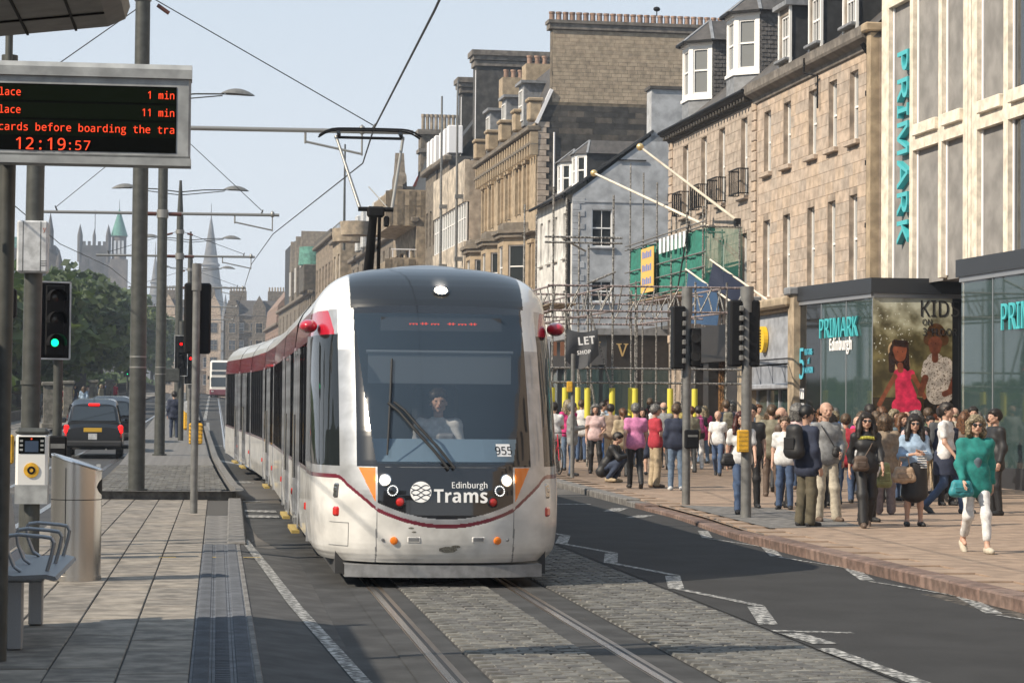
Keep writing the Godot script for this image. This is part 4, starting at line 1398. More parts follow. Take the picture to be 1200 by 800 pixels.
	mb.lathe([Vector2(0.2515, 0.80), Vector2(0.2515, 0.808)], Vector3.ZERO, 40)
	part("door_seam", mb, M.black, bin)
	mb = MB.new()
	for a in [-1.95]: mb.bar(Vector3(cos(a) * 0.251, 0.08, -sin(a) * 0.251), Vector3(cos(a) * 0.251, 1.12, -sin(a) * 0.251), 0.006, 0.006)
	part("door_seam", mb, M.black, bin)
	# ticket validator on its post, with the tall pole and its box
	var vp := thing("ticket_validator", "white and grey ticket validator with a yellow round reader on a post", "ticket machine", Vector3(-2.07, 0.1, -26.6))
	mb = MB.new()
	mb.cyl(Vector3(0, 0, 0), Vector3(0, 0.7, 0), 0.09, 0.09, 14)
	part("post", mb, M.pole, vp)
	mb = MB.new()
	mb.cbox(Vector3(0, 1.03, 0.03), Vector3(0.36, 0.78, 0.24), 0.03)
	part("case", mb, M.white, vp)
	mb = MB.new()
	mb.cbox(Vector3(0, 1.44, 0.03), Vector3(0.375, 0.09, 0.255), 0.04)
	part("hood", mb, M.pole, vp)
	mb = MB.new()
	mb.bb(-0.181, 0.63, -0.085, 0.181, 0.845, 0.154)
	part("lower_panel", mb, M.sign_grey, vp)
	mb = MB.new()
	mb.cbox(Vector3(0, 1.29, 0.15), Vector3(0.29, 0.19, 0.014), 0.006)
	var scr := part("screen", mb, M.screen_black, vp)
	for k in 6:
		mb = MB.new()
		mb.bb(-0.018, -0.012, 0, 0.018, 0.012, 0.003)
		part("button", mb, M.sign_grey, scr).position = Vector3(-0.115 if k < 3 else 0.115, 1.24 + 0.05 * (k % 3), 0.158)
	mb = MB.new()
	mb.bb(-0.075, 1.215, 0.157, 0.075, 1.34, 0.16)
	part("display_glass", mb, M.blue_screen, scr)
	mb = MB.new()
	mb.bb(-0.01, 1.355, 0.157, 0.006, 1.37, 0.161)
	part("led_light", mb, M.led, scr)
	mb = MB.new()
	mb.t = Transform3D(Basis(Vector3.RIGHT, PI / 2), Vector3(0.0, 1.01, 0.15))
	mb.lathe([Vector2(0.085, 0.0), Vector2(0.085, 0.012), Vector2(0.04, 0.016), Vector2(0.0, 0.016)], Vector3.ZERO, 24)
	var rd := part("card_reader", mb, M.yellow, vp)
	mb = MB.new()
	mb.t = Transform3D(Basis(Vector3.RIGHT, PI / 2), Vector3(0.0, 1.01, 0.166))
	mb.lathe([Vector2(0.045, 0.0), Vector2(0.045, 0.003), Vector2(0.022, 0.003), Vector2(0.022, 0.0)], Vector3.ZERO, 20)
	part("reader_symbol", mb, M.black, rd)
	var tp2 := thing("speaker_pole", "dark grey pole carrying a pale grey speaker box high above the ticket validator", "pole", Vector3(-2.16, 0.1, -27.2))
	mb = MB.new()
	mb.cyl(Vector3.ZERO, Vector3(0.03, 4.75, 0), 0.108, 0.104, 16)
	part("shaft", mb, M.pole, tp2)
	mb = MB.new()
	mb.cyl(Vector3(0.008, 1.98, 0), Vector3(0.008, 2.03, 0), 0.118, 0.118, 16)
	part("collar", mb, M.pole, tp2)
	mb = MB.new()
	mb.cbox(Vector3(0.02, 3.57, 0.1), Vector3(0.35, 0.60, 0.26), 0.02)
	var bx := part("speaker_box", mb, M.pale_grey, tp2)
	for x in [-0.085, 0.115]:
		mb = MB.new()
		mb.bb(x - 0.004, 3.28, 0.228, x + 0.004, 3.86, 0.232)
		part("seam", mb, M.pole, bx)
	for k in 3:
		mb = MB.new()
		mb.bb(0.12, 3.35 + k * 0.025, 0.229, 0.19, 3.356 + k * 0.025, 0.233)
		part("vent", mb, M.pole, bx)
	words(bx, "y", Transform3D(Basis(), Vector3(0.155, 3.77, 0.231)), 0.05, M.led_dim, "Droid Serif", 0.003, 400, "logo")

# ------------------------------------------------------------------ overhead line
func hpole(x: float, d: float, top: float, r: float, label: String) -> Node3D:
	var p := thing("tram_pole", label, "pole", G(x, -d, 0.2 if d > 44.5 else 0.1), 0.0, "poles along the tram track")
	var mb := MB.new()
	mb.cyl(Vector3.ZERO, Vector3(0.0, top, 0), r, r * 0.88, 16)
	part("shaft", mb, M.pole, p)
	mb = MB.new()
	mb.cyl(Vector3(0, -0.02, 0), Vector3(0, 0.04, 0), r * 1.35, r * 1.35, 16)
	part("base_collar", mb, M.pole, p)
	for y in [2.35, 2.55]:
		mb = MB.new()
		mb.cyl(Vector3(0, y, 0), Vector3(0, y + 0.03, 0), r * 1.03, r * 1.03, 14, false)
		part("steel_band", mb, M.galv, p)
	return p

func bracket(p: Node3D, h: float, x0: float, x1: float, tie: float, reg: float) -> void:
	# cantilever tube with stay, registration arm and insulators
	var mb := MB.new()
	mb.cyl(Vector3(x0, h, 0), Vector3(x1, h + 0.015 * (x1 - x0) * 0.3, 0), 0.045, 0.045, 8)
	part("cantilever", mb, M.galv, p)
	mb = MB.new()
	mb.cyl(Vector3(0, h - 0.12, 0), Vector3(0, h + 0.12, 0), 0.17, 0.17, 12)
	part("clamp", mb, M.galv, p)
	mb = MB.new()
	mb.cyl(Vector3(0, tie - 0.08, 0), Vector3(0, tie + 0.08, 0), 0.165, 0.165, 12)
	part("clamp", mb, M.galv, p)
	for e in [x0, x1]:
		if absf(e) < 1.0: continue
		mb = MB.new()
		mb.cyl(Vector3(signf(e) * 0.15, tie, 0), Vector3(e * 0.86, h + 0.12, 0), 0.011, 0.011, 5)
		part("stay", mb, M.cable, p)
		mb = MB.new()
		mb.cyl(Vector3(signf(e) * 0.28, lerpf(tie, h, 0.06), 0), Vector3(signf(e) * 0.5, lerpf(tie, h, 0.12), 0), 0.04, 0.04, 8)
		part("insulator", mb, M.maroon_dull, p)
		mb = MB.new()
		mb.cyl(Vector3(e * 0.84, h, 0), Vector3(e * 0.86, h + 0.18, 0), 0.03, 0.02, 6)
		part("stay_clip", mb, M.cable, p)
		mb = MB.new()
		mb.cyl(Vector3(signf(e) * 0.18, h, 0), Vector3(signf(e) * 0.55, h, 0), 0.06, 0.06, 8)
		part("insulator", mb, M.maroon_dull, p)
	var ex := reg
	mb = MB.new()
	mb.cyl(Vector3(ex - 1.1, h - 0.2, 0), Vector3(ex, h - 0.42, 0), 0.025, 0.025, 6)
	mb.cyl(Vector3(ex - 1.1, h, 0), Vector3(ex - 1.1, h - 0.24, 0), 0.025, 0.025, 6)
	mb.cyl(Vector3(ex, h + 0.15, 0), Vector3(ex, h - 0.45, 0), 0.02, 0.02, 6)
	mb.ball(Vector3(ex, h + 0.05, 0), Vector3(0.07, 0.1, 0.07), 8)
	part("registration_arm", mb, M.galv, p)

func lamp_arm(p: Node3D, h: float, side: float) -> void:
	var mb := MB.new()
	mb.tube([Vector3(0, h - 0.1, 0), Vector3(side * 0.9, h + 0.0, 0), Vector3(side * 1.75, h + 0.02, 0)], 0.025, 6)
	mb.tube([Vector3(0, h - 0.22, 0), Vector3(side * 0.9, h - 0.12, 0), Vector3(side * 1.7, h - 0.03, 0)], 0.02, 6)
	part("lamp_bracket", mb, M.pole, p)
	mb = MB.new()
	mb.t = Transform3D(Basis(), Vector3(side * 2.15, h + 0.02, 0))
	for i in 10:
		for j in 8:
			var P := func(a: int, b: int) -> Vector3:
				var u := -1.0 + 2.0 * a / 10.0; var v := -1.0 + 2.0 * b / 8.0
				var wv := 0.17 * pow(maxf(0.0, 1.0 - u * u), 0.6)
				return Vector3(u * 0.5, 0.17 * (1.0 - u * u) * (1.0 - v * v) - 0.03 * u * side, v * wv)
			mb.quad(P.call(i, j + 1), P.call(i + 1, j + 1), P.call(i + 1, j), P.call(i, j))
			var q0: Vector3 = P.call(i, j); var q1: Vector3 = P.call(i + 1, j); var q2: Vector3 = P.call(i + 1, j + 1); var q3: Vector3 = P.call(i, j + 1)
			q0.y = minf(q0.y, 0.0) - 0.012; q1.y = minf(q1.y, 0.0) - 0.012; q2.y = minf(q2.y, 0.0) - 0.012; q3.y = minf(q3.y, 0.0) - 0.012
			mb.quad(q0, q1, q2, q3)
	part("lamp_head", mb, M.pole_light, p)

func overhead_line() -> void:
	var p := hpole(-1.52, 44.7, 9.9, 0.16, "nearest thick green-grey tram pole standing at the edge of the cobbled island")
	bracket(p, 6.98, -0.9, 5.25, 9.5, 4.25)
	p = hpole(-1.66, 68.0, 11.2, 0.155, "second thick tram pole, on the island between the nearest pole and the red signals")
	bracket(p, 7.05, -3.6, 3.4, 9.7, 3.2)
	lamp_arm(p, 10.6, 1.0); lamp_arm(p, 10.6, -1.0)
	var nm := ["tram pole with twin lamp arms right behind the red traffic signals", "fourth tram pole along the island, seen against the spire", "fifth tram pole along the island far beyond the signals", "farthest tram pole in front of the distant sandstone block"]
	var ds := [90.0, 122.0, 156.0, 192.0]
	var xs := [-1.52, -1.5, -1.55, -1.6]
	for i in 4:
		p = hpole(xs[i], ds[i], 8.4, 0.15, nm[i])
		var mb := MB.new()
		mb.cyl(Vector3(0, 8.4, 0), Vector3(0, 9.9, 0), 0.13, 0.05, 12)
		part("tapered_top", mb, M.pole, p)
		bracket(p, 6.95, -3.2, 2.9, 7.9, 2.75)
		lamp_arm(p, 9.55, 1.0); lamp_arm(p, 9.55, -1.0)
	var mb := MB.new()
	var w := [Vector3(1.75, 5.8, 2.0), Vector3(2.12, 5.84, -23.0), Vector3(2.3, 6.08, -34.8), Vector3(2.75, 6.63, -44.7), Vector3(1.56, 7.0, -68.0), Vector3(1.25, 7.5, -90.0), Vector3(1.25, 8.0, -122.0), Vector3(1.2, 8.5, -156.0), Vector3(1.15, 9.0, -192.0), Vector3(1.0, 10.2, -270.0)]
	mb.tube(w, 0.014, 5)
	solo("contact_wire", mb, M.cable, "black contact wire running over the tram to the pantograph", "wire")
	mb = MB.new()
	w = [Vector3(-4.6, 5.9, -20.0), Vector3(-4.6, 6.6, -68.0), Vector3(-4.2, 7.3, -90.0), Vector3(-4.1, 8.0, -122.0), Vector3(-4.1, 8.6, -156.0)]
	mb.tube(w, 0.012, 5)
	solo("contact_wire", mb, M.cable, "black contact wire over the far track on the left", "wire")
	mb = MB.new()
	mb.tube([Vector3(-1.52, 9.6, -44.7), Vector3(-3.6, 7.9, -44.0), Vector3(-9.5, 7.2, -43.0)], 0.011, 5)
	solo("span_wire", mb, M.cable, "thin span wire sagging leftwards from the nearest tram pole", "wire")

# ------------------------------------------------------------------ signals
func signal_head(parent: Node3D, at: Vector3, turn: float, lit: int, board: Vector2, border := true) -> void:
	# black backing board with white edge, three hooded lamps; lit 0 red, 2 green, -1 none seen
	var h := part("signal_head", MB.new(), M.black, parent)
	var mb := MB.new()
	mb.cbox(Vector3(0, 0, -0.06), Vector3(0.26, board.y * 0.93, 0.2), 0.02)
	mb.cbox(Vector3(0, 0, 0.0), Vector3(board.x, board.y, 0.02), 0.008)
	h.mesh = mb.mesh()
	h.position = at
	h.rotation.y = turn
	if border:
		mb = MB.new()
		var x := board.x / 2; var y := board.y / 2
		for e in [[Vector3(-x, -y, 0.012), Vector3(-x, y, 0.012)], [Vector3(x, -y, 0.012), Vector3(x, y, 0.012)], [Vector3(-x, y, 0.012), Vector3(x, y, 0.012)], [Vector3(-x, -y, 0.012), Vector3(x, -y, 0.012)]]: mb.bar(e[0], e[1], 0.035, 0.02)
		part("white_border", mb, M.pale_grey, h)
	for k in 3:
		var y := board.y * 0.29 * (1 - k)
		mb = MB.new()
		for i in 10:
			var a0 := -0.3 + (PI + 0.6) * i / 10.0; var a1 := -0.3 + (PI + 0.6) * (i + 1) / 10.0
			var r := 0.115
			var A := Vector3(cos(a0) * r, y + sin(a0) * r, 0.02); var B := Vector3(cos(a1) * r, y + sin(a1) * r, 0.02)
			mb.quad(A, B, B + Vector3(0, 0, 0.17), A + Vector3(0, 0, 0.17))
		part("hood", mb, M.black, h)
		mb = MB.new()
		mb.t = Transform3D(Basis(Vector3.RIGHT, PI / 2), Vector3(0, y, 0.012))
		mb.lathe([Vector2(0.1, 0.0), Vector2(0.07, 0.025), Vector2(0.0, 0.035)], Vector3.ZERO, 16)
		part("signal_lamp", mb, ([M.red_on, M.amber_off, M.green_on][k] if k == lit else M.lens_off), h)

func pole_thing(called: String, label: String, pos: Vector3, h: float, r: float, m: Material, cap := 0.0) -> Node3D:
	var p := thing(called, label, "traffic signal" if called == "traffic_signal" else "post", pos)
	var mb := MB.new()
	mb.cyl(Vector3.ZERO, Vector3(0, h, 0), r, r, 14)
	part("post", mb, m, p)
	if cap > 0.0:
		mb = MB.new()
		mb.cyl(Vector3(0, h - cap, 0), Vector3(0, h + 0.02, 0), r * 1.28, r * 1.28, 14)
		part("sleeve", mb, m, p)
	return p

func ridges(parent: Node3D, at: Vector3, n: int, step: float) -> void:
	for k in n:
		var mb := MB.new()
		mb.cbox(Vector3.ZERO, Vector3(0.06, step * 0.55, 0.20), 0.01)
		part("hood", mb, M.pole_light if k % 1 == 0 else M.black, parent).position = at + Vector3(0, step * k, 0)

func signals() -> void:
	var p := pole_thing("traffic_signal", "traffic signal showing green beside the pale speaker box pole", Vector3(-2.03, 0.1, -30.0), 3.3, 0.06, M.pole)
	signal_head(p, Vector3(-0.05, 2.83, 0.1), 0.35, 2, Vector2(0.40, 0.98))
	var mb := MB.new()
	mb.cbox(Vector3(0.02, 1.22, 0.1), Vector3(0.22, 0.28, 0.16), 0.02)
	part("push_button_box", mb, M.black, p)
	mb = MB.new()
	mb.bb(-0.07, 1.2, 0.181, 0.11, 1.26, 0.184)
	part("instruction_panel", mb, M.pole_light, p)
	p = pole_thing("traffic_signal", "slim traffic signal post with a yellow push button unit left of the speaker pole", Vector3(-2.58, 0.1, -29.0), 3.5, 0.055, M.pole)
	mb = MB.new()
	mb.cbox(Vector3(0.02, 3.0, 0), Vector3(0.16, 0.36, 0.2), 0.02)
	part("signal_head", mb, M.black, p)
	mb = MB.new()
	mb.cbox(Vector3(0.03, 1.2, 0.06), Vector3(0.14, 0.36, 0.12), 0.02)
	part("push_button_box", mb, M.yellow, p)
	# near post in the middle, backs of its heads towards us
	p = pole_thing("traffic_signal", "pale grey signal post with a plain round top, its black heads facing away", G(-0.36, -37.9, 0.1), 4.05, 0.062, M.pole_light, 0.42)
	for x in [-0.1, 0.14]:
		mb = MB.new()
		mb.cbox(Vector3(x, 3.18, -0.16), Vector3(0.20, 1.16, 0.14), 0.03)
		part("signal_head", mb, M.black, p)
	p = pole_thing("traffic_signal", "red traffic signal on the island, the left one of the two showing red", G(-1.30, -84.0, 0.2), 4.3, 0.10, M.pole)
	signal_head(p, Vector3(-0.02, 3.05, 0.13), 0.0, 0, Vector2(0.46, 1.45))
	mb = MB.new()
	mb.cbox(Vector3(-0.5, 2.35, 0.1), Vector3(0.9, 0.5, 0.2), 0.03)
	part("junction_box", mb, M.pole, p)
	p = pole_thing("traffic_signal", "lower red traffic signal on the island, half hidden by the pale post", G(-1.02, -86.0, 0.2), 3.6, 0.09, M.pole_light)
	signal_head(p, Vector3(0.02, 2.62, 0.13), 0.0, 0, Vector2(0.46, 1.2))
	p = pole_thing("traffic_signal", "small green traffic signal far down the left side of the street", G(-9.6, -250.0, 0.1), 3.2, 0.09, M.pole)
	signal_head(p, Vector3(0, 2.9, 0.1), 0.0, 2, Vector2(0.8, 1.3), false)
	var b := thing("yellow_post_box", "yellow ribbed plastic barrier block standing on the island near the red signals", "barrier block", G(-0.72, -79.5, 0.2))
	mb = MB.new()
	mb.cbox(Vector3(0, 0.36, 0), Vector3(0.46, 0.72, 0.3), 0.04)
	part("block", mb, M.yellow, b)
	for k in 5:
		mb = MB.new()
		mb.cbox(Vector3(0, 0.12 + k * 0.13, 0.15), Vector3(0.47, 0.035, 0.03), 0.008)
		part("rib", mb, M.yellow, b)
	mb = MB.new()
	mb.cbox(Vector3(0, 0.76, 0), Vector3(0.36, 0.1, 0.24), 0.03)
	part("cap", mb, M.black, b)
	b = thing("keep_left_bollard", "yellow traffic island bollard with a round sign, behind the signals", "bollard", G(-1.2, -100.0, 0.2))
	mb = MB.new()
	mb.cbox(Vector3(0, 0.5, 0), Vector3(0.52, 1.0, 0.3), 0.08)
	part("body", mb, M.yellow, b)
	mb = MB.new()
	mb.t = Transform3D(Basis(Vector3.RIGHT, PI / 2), Vector3(0, 1.0, 0.12))
	mb.lathe([Vector2(0.28, 0.0), Vector2(0.28, 0.05), Vector2(0.0, 0.06)], Vector3.ZERO, 20)
	part("sign_plate", mb, M.pale_grey, b)
	mb = MB.new()
	mb.bar(Vector3(0.12, 1.12, 0.19), Vector3(-0.1, 0.9, 0.19), 0.06, 0.02)
	part("arrow", mb, M.blue_screen, b)
	# right-hand pavement, heads side-on
	p = pole_thing("traffic_signal", "grey signal post with a black push button box at the dropped kerb", G(8.5, -41.3, 0.12), 3.95, 0.075, M.pole_light, 0.5)
	mb = MB.new()
	mb.cbox(Vector3(-0.17, 3.05, 0.0), Vector3(0.22, 1.14, 0.3), 0.02)
	var h := part("signal_head", mb, M.black, p)
	ridges(h, Vector3(-0.09, 2.62, 0.13), 6, 0.17)
	mb = MB.new()
	mb.cbox(Vector3(0.14, 2.87, 0.08), Vector3(0.18, 0.7, 0.22), 0.02)
	h = part("pedestrian_signal", mb, M.black, p)
	for y in [2.70, 3.04]:
		mb = MB.new()
		mb.t = Transform3D(Basis(Vector3.RIGHT, PI / 2), Vector3(0.12, y, 0.19))
		mb.lathe([Vector2(0.09, 0.0), Vector2(0.085, 0.05), Vector2(0.07, 0.05), Vector2(0.06, 0.01), Vector2(0.0, 0.01)], Vector3.ZERO, 16)
		part("signal_lamp", mb, M.lens_off, h)
	mb = MB.new()
	mb.cbox(Vector3(0.08, 1.2, 0.05), Vector3(0.26, 0.34, 0.18), 0.02)
	part("push_button_box", mb, M.black, p)
	mb = MB.new()
	mb.bb(0.0, 1.24, 0.141, 0.18, 1.28, 0.144)
	part("instruction_panel", mb, M.pole_light, p)
	p = pole_thing("traffic_signal", "tall grey signal post with a yellow push button unit in front of the red-haired woman", G(8.5, -36.5, 0.12), 3.72, 0.085, M.pole_light, 0.4)
	for x in [-0.19, 0.10]:
		mb = MB.new()
		mb.cbox(Vector3(x, 2.98, -0.04), Vector3(0.20, 1.08, 0.26), 0.03)
		h = part("signal_head", mb, M.black, p)
		if x < 0.0: ridges(h, Vector3(-0.12, 2.58, 0.08), 6, 0.16)
	mb = MB.new()
	mb.cbox(Vector3(-0.08, 1.24, 0.1), Vector3(0.18, 0.36, 0.12), 0.015)
	h = part("push_button_box", mb, M.yellow, p)
	for k in 5:
		mb = MB.new()
		mb.bb(-0.165, 1.1 + k * 0.07, 0.160, 0.005, 1.105 + k * 0.07, 0.164)
		part("rib", mb, M.yellow_paint, h)
	p = pole_thing("sign_post", "slim grey sign post with a small yellow plate beside the scaffold", G(8.55, -55.2, 0.12), 3.0, 0.05, M.pole_light)
	mb = MB.new()
	mb.cbox(Vector3(-0.09, 2.2, 0.06), Vector3(0.14, 0.26, 0.05), 0.015)
	part("plate", mb, M.yellow, p)

# ------------------------------------------------------------------ vehicles
func car_loft(st: Array, close := true) -> MB:
	# stations: [z, y bottom, y top, half width at bottom, half width at top, exponent]
	var mb := MB.new()
	var n := 28
	var rings := []
	for s in st:
		var ring := []
		for i in n:
			var a := TAU * i / n
			var e: float = 2.0 / s[5]
			var cx := signf(cos(a)) * pow(absf(cos(a)), e)
			var cy := signf(sin(a)) * pow(absf(sin(a)), e)
			var hw: float = lerpf(s[3], s[4], (cy + 1.0) * 0.5)
			ring.append(Vector3(cx * hw, lerpf(s[1], s[2], (cy + 1.0) * 0.5), s[0]))
		rings.append(ring)
	for k in rings.size() - 1:
		for i in n:
			var j := (i + 1) % n
			mb.quad(rings[k][i], rings[k][j], rings[k + 1][j], rings[k + 1][i])
	for e in [0, rings.size() - 1]:
		var c := Vector3.ZERO
		for p in rings[e]: c += p / n
		for i in n:
			var j := (i + 1) % n
			if e == 0: mb.tri(c, rings[e][j], rings[e][i])
			else: mb.tri(c, rings[e][i], rings[e][j])
	return mb

func wheel(parent: Node3D, at: Vector3, r: float) -> void:
	var mb := MB.new()
	mb.t = Transform3D(Basis(Vector3.BACK, PI / 2), at)
	mb.lathe([Vector2(r * 0.6, -0.1), Vector2(r * 0.92, -0.1), Vector2(r, -0.07), Vector2(r, 0.07), Vector2(r * 0.92, 0.1), Vector2(r * 0.6, 0.1)], Vector3.ZERO, 24)
	var w := part("wheel", MB.new(), M.rubber, parent)
	part("tyre", mb, M.rubber, w)
	mb = MB.new()
	mb.t = Transform3D(Basis(Vector3.BACK, PI / 2), at)
	mb.lathe([Vector2(0.0, -0.08), Vector2(r * 0.6, -0.09), Vector2(r * 0.6, 0.09), Vector2(0.0, 0.08)], Vector3.ZERO, 18)
	part("rim", mb, M.galv, w)

func taxi(x: float, d: float, label: String, braking: bool) -> void:
	var c := thing("taxi", label, "taxi", G(x, -d), 0.03, "black cabs waiting in the left road")
	# rear faces +Z
	part("body", car_loft([[2.25, 0.42, 0.92, 0.80, 0.76, 4.0], [2.15, 0.30, 1.02, 0.87, 0.82, 5.0], [1.6, 0.24, 1.08, 0.90, 0.85, 6.0], [0.0, 0.24, 1.06, 0.90, 0.86, 6.0], [-1.2, 0.26, 1.02, 0.89, 0.84, 6.0], [-2.0, 0.28, 0.95, 0.86, 0.76, 5.0], [-2.3, 0.36, 0.80, 0.78, 0.66, 4.0]]), M.taxi_black, c)
	part("cabin", car_loft([[2.08, 0.95, 1.12, 0.80, 0.74, 4.0], [1.75, 0.95, 1.62, 0.82, 0.66, 5.0], [1.35, 0.95, 1.76, 0.84, 0.66, 6.0], [0.3, 0.95, 1.80, 0.84, 0.67, 6.0], [-0.35, 0.95, 1.72, 0.83, 0.63, 5.0], [-1.0, 0.95, 1.05, 0.80, 0.7, 4.0]]), M.taxi_black, c)
	var mb := MB.new()
	mb.quad(Vector3(-0.66, 1.12, 2.10), Vector3(0.66, 1.12, 2.10), Vector3(0.575, 1.545, 1.80), Vector3(-0.575, 1.545, 1.80))
	part("rear_window", mb, M.taxi_glass, c)
	for s in [-1.0, 1.0]:
		mb = MB.new()
		mb.quad(Vector3(s * 0.842, 1.10, 1.5), Vector3(s * 0.842, 1.10, -0.5), Vector3(s * 0.735, 1.60, -0.2), Vector3(s * 0.735, 1.62, 1.4))
		part("side_window", mb, M.taxi_glass, c)
		mb = MB.new()
		mb.cbox(Vector3(s * 0.80, 0.86, 2.17), Vector3(0.15, 0.26, 0.12), 0.04)
		part("tail_lamp", mb, M.brake_on if braking else M.red_lens, c)
		mb = MB.new()
		mb.cbox(Vector3(s * 0.79, 0.66, 2.18), Vector3(0.13, 0.12, 0.1), 0.03)
		part("reflector", mb, M.red_lens, c)
		mb = MB.new()
		mb.cbox(Vector3(s * 1.0, 1.12, -0.55), Vector3(0.2, 0.16, 0.12), 0.03)
		part("wing_mirror", mb, M.taxi_black, c)
		for z in [1.45, -1.45]: wheel(c, Vector3(s * 0.76, 0.33, z), 0.33)
	mb = MB.new()
	mb.cbox(Vector3(0, 1.60, 1.80), Vector3(0.34, 0.07, 0.06), 0.02)
	part("brake_lamp", mb, M.brake_on if braking else M.red_lens, c)
	mb = MB.new()
	mb.cbox(Vector3(-0.02, 0.84, 2.265), Vector3(0.54, 0.12, 0.02), 0.005)
	var pl := part("number_plate", mb, M.plate_yellow, c)
	mb = MB.new()
	mb.cbox(Vector3(-0.02, 0.64, 2.275), Vector3(0.26, 0.18, 0.02), 0.005)
	part("licence_plate", mb, M.pale_grey, c)
	mb = MB.new()
	mb.cbox(Vector3(0, 0.42, 2.24), Vector3(1.72, 0.2, 0.16), 0.05)
	part("bumper", mb, M.rubber, c)
	mb = MB.new()
	mb.cyl(Vector3(-0.02, 1.78, 1.2), Vector3(-0.02, 1.96, 1.25), 0.012, 0.006, 6)
	part("aerial", mb, M.black, c)
	mb = MB.new()
	mb.cyl(Vector3(0.38, 0.26, 2.1), Vector3(0.38, 0.26, 2.3), 0.03, 0.03, 8)
	part("exhaust", mb, M.galv, c)

func double_decker() -> void:
	var b := thing("double_decker_bus", "white double deck bus with a dark red skirt coming down the far street", "bus", G(0.35, -272.0))
	var mb := MB.new()
	mb.cbox(Vector3(0, 2.4, -5.0), Vector3(2.5, 3.9, 10.0), 0.22)
	part("body", mb, M.white, b)
	mb = MB.new()
	mb.cbox(Vector3(0, 0.62, -5.0), Vector3(2.53, 0.75, 10.1), 0.12)
	part("skirt", mb, M.maroon, b)
	for r in [[1.25, 2.35, 1.12], [2.65, 3.05, 1.06], [3.25, 4.1, 1.02]]:
		mb = MB.new()
		mb.cbox(Vector3(0, (r[0] + r[1]) / 2, 0.0), Vector3(r[2] * 2, r[1] - r[0], 0.06), 0.02)
		part("windscreen", mb, M.bus_glass, b)
	mb = MB.new()
	mb.cbox(Vector3(0, 3.55, -0.3), Vector3(0.9, 0.3, 0.3), 0.05)
	part("seat_row", mb, M.tramred, b)
	for s in [-1.0, 1.0]:
		for y in [[1.3, 2.3], [3.2, 4.05]]:
			mb = MB.new()
			mb.bb(s * 1.24, y[0], -0.6, s * 1.262, y[1], -9.4)
			part("side_window", mb, M.dark_glass, b)
		mb = MB.new()
		mb.cbox(Vector3(s * 0.95, 0.72, 0.06), Vector3(0.3, 0.14, 0.05), 0.02)
		part("headlight", mb, M.pale_grey, b)
		for z in [-2.2, -7.4]: wheel(b, Vector3(s * 1.1, 0.48, z), 0.48)
	mb = MB.new()
	mb.cbox(Vector3(-1.42, 2.3, 0.1), Vector3(0.2, 0.4, 0.12), 0.03)
	part("wing_mirror", mb, M.black, b)

# ------------------------------------------------------------------ the garden side of the street
func tree(x: float, d: float, h: float, r: float, label: String, tone: int, seed_: int) -> void:
	var t := thing("tree", label, "tree", G(x, -d, 0.1), 0.0, "trees along the garden side of the street")
	var g := RandomNumberGenerator.new()
	g.seed = seed_
	var mb := MB.new()
	mb.cyl(Vector3.ZERO, Vector3(0.1, h * 0.38, 0), 0.32, 0.22, 8)
	var tips := []
	for k in 7:
		var a := TAU * k / 7.0 + g.randf()
		var e := Vector3(cos(a) * r * g.randf_range(0.35, 0.6), h * g.randf_range(0.5, 0.8), sin(a) * r * g.randf_range(0.35, 0.6))
		mb.cyl(Vector3(0.1, h * g.randf_range(0.3, 0.4), 0), e, 0.13, 0.04, 6)
		tips.append(e)
	part("trunk", mb, M.bark, t)
	var tones := [MB.new(), MB.new(), MB.new()]
	var clumps := []
	for k in 52:
		var u := Vector3(g.randfn(), g.randfn(), g.randfn()).normalized() * pow(g.randf(), 0.4)
		clumps.append([Vector3(u.x * r * 0.85, h * 0.60 + u.y * h * 0.34, u.z * r * 0.85), g.randf_range(0.16, 0.34) * r, g.randi() % 3])
	for c in clumps:
		for i in 95:
			var u := Vector3(g.randfn(), g.randfn(), g.randfn()).normalized() * pow(g.randf(), 0.33)
			var p: Vector3 = c[0] + u * c[1]
			if p.y < h * 0.2: continue
			var L := g.randf_range(0.3, 0.62)
			var ax := Vector3(g.randfn(), g.randfn() * 0.6, g.randfn()).normalized()
			var ay := ax.cross(Vector3(g.randfn(), g.randfn(), g.randfn())).normalized()
			var m: MB = tones[c[2]]
			m.tri(p - ax * L, p + ay * L * 0.6, p + ax * L)
			m.tri(p - ax * L, p + ax * L, p - ay * L * 0.6)
	for i in 3:
		if tones[i].v.size(): stuff(part("foliage", tones[i], M.leaf[(tone + i) % 4], t))

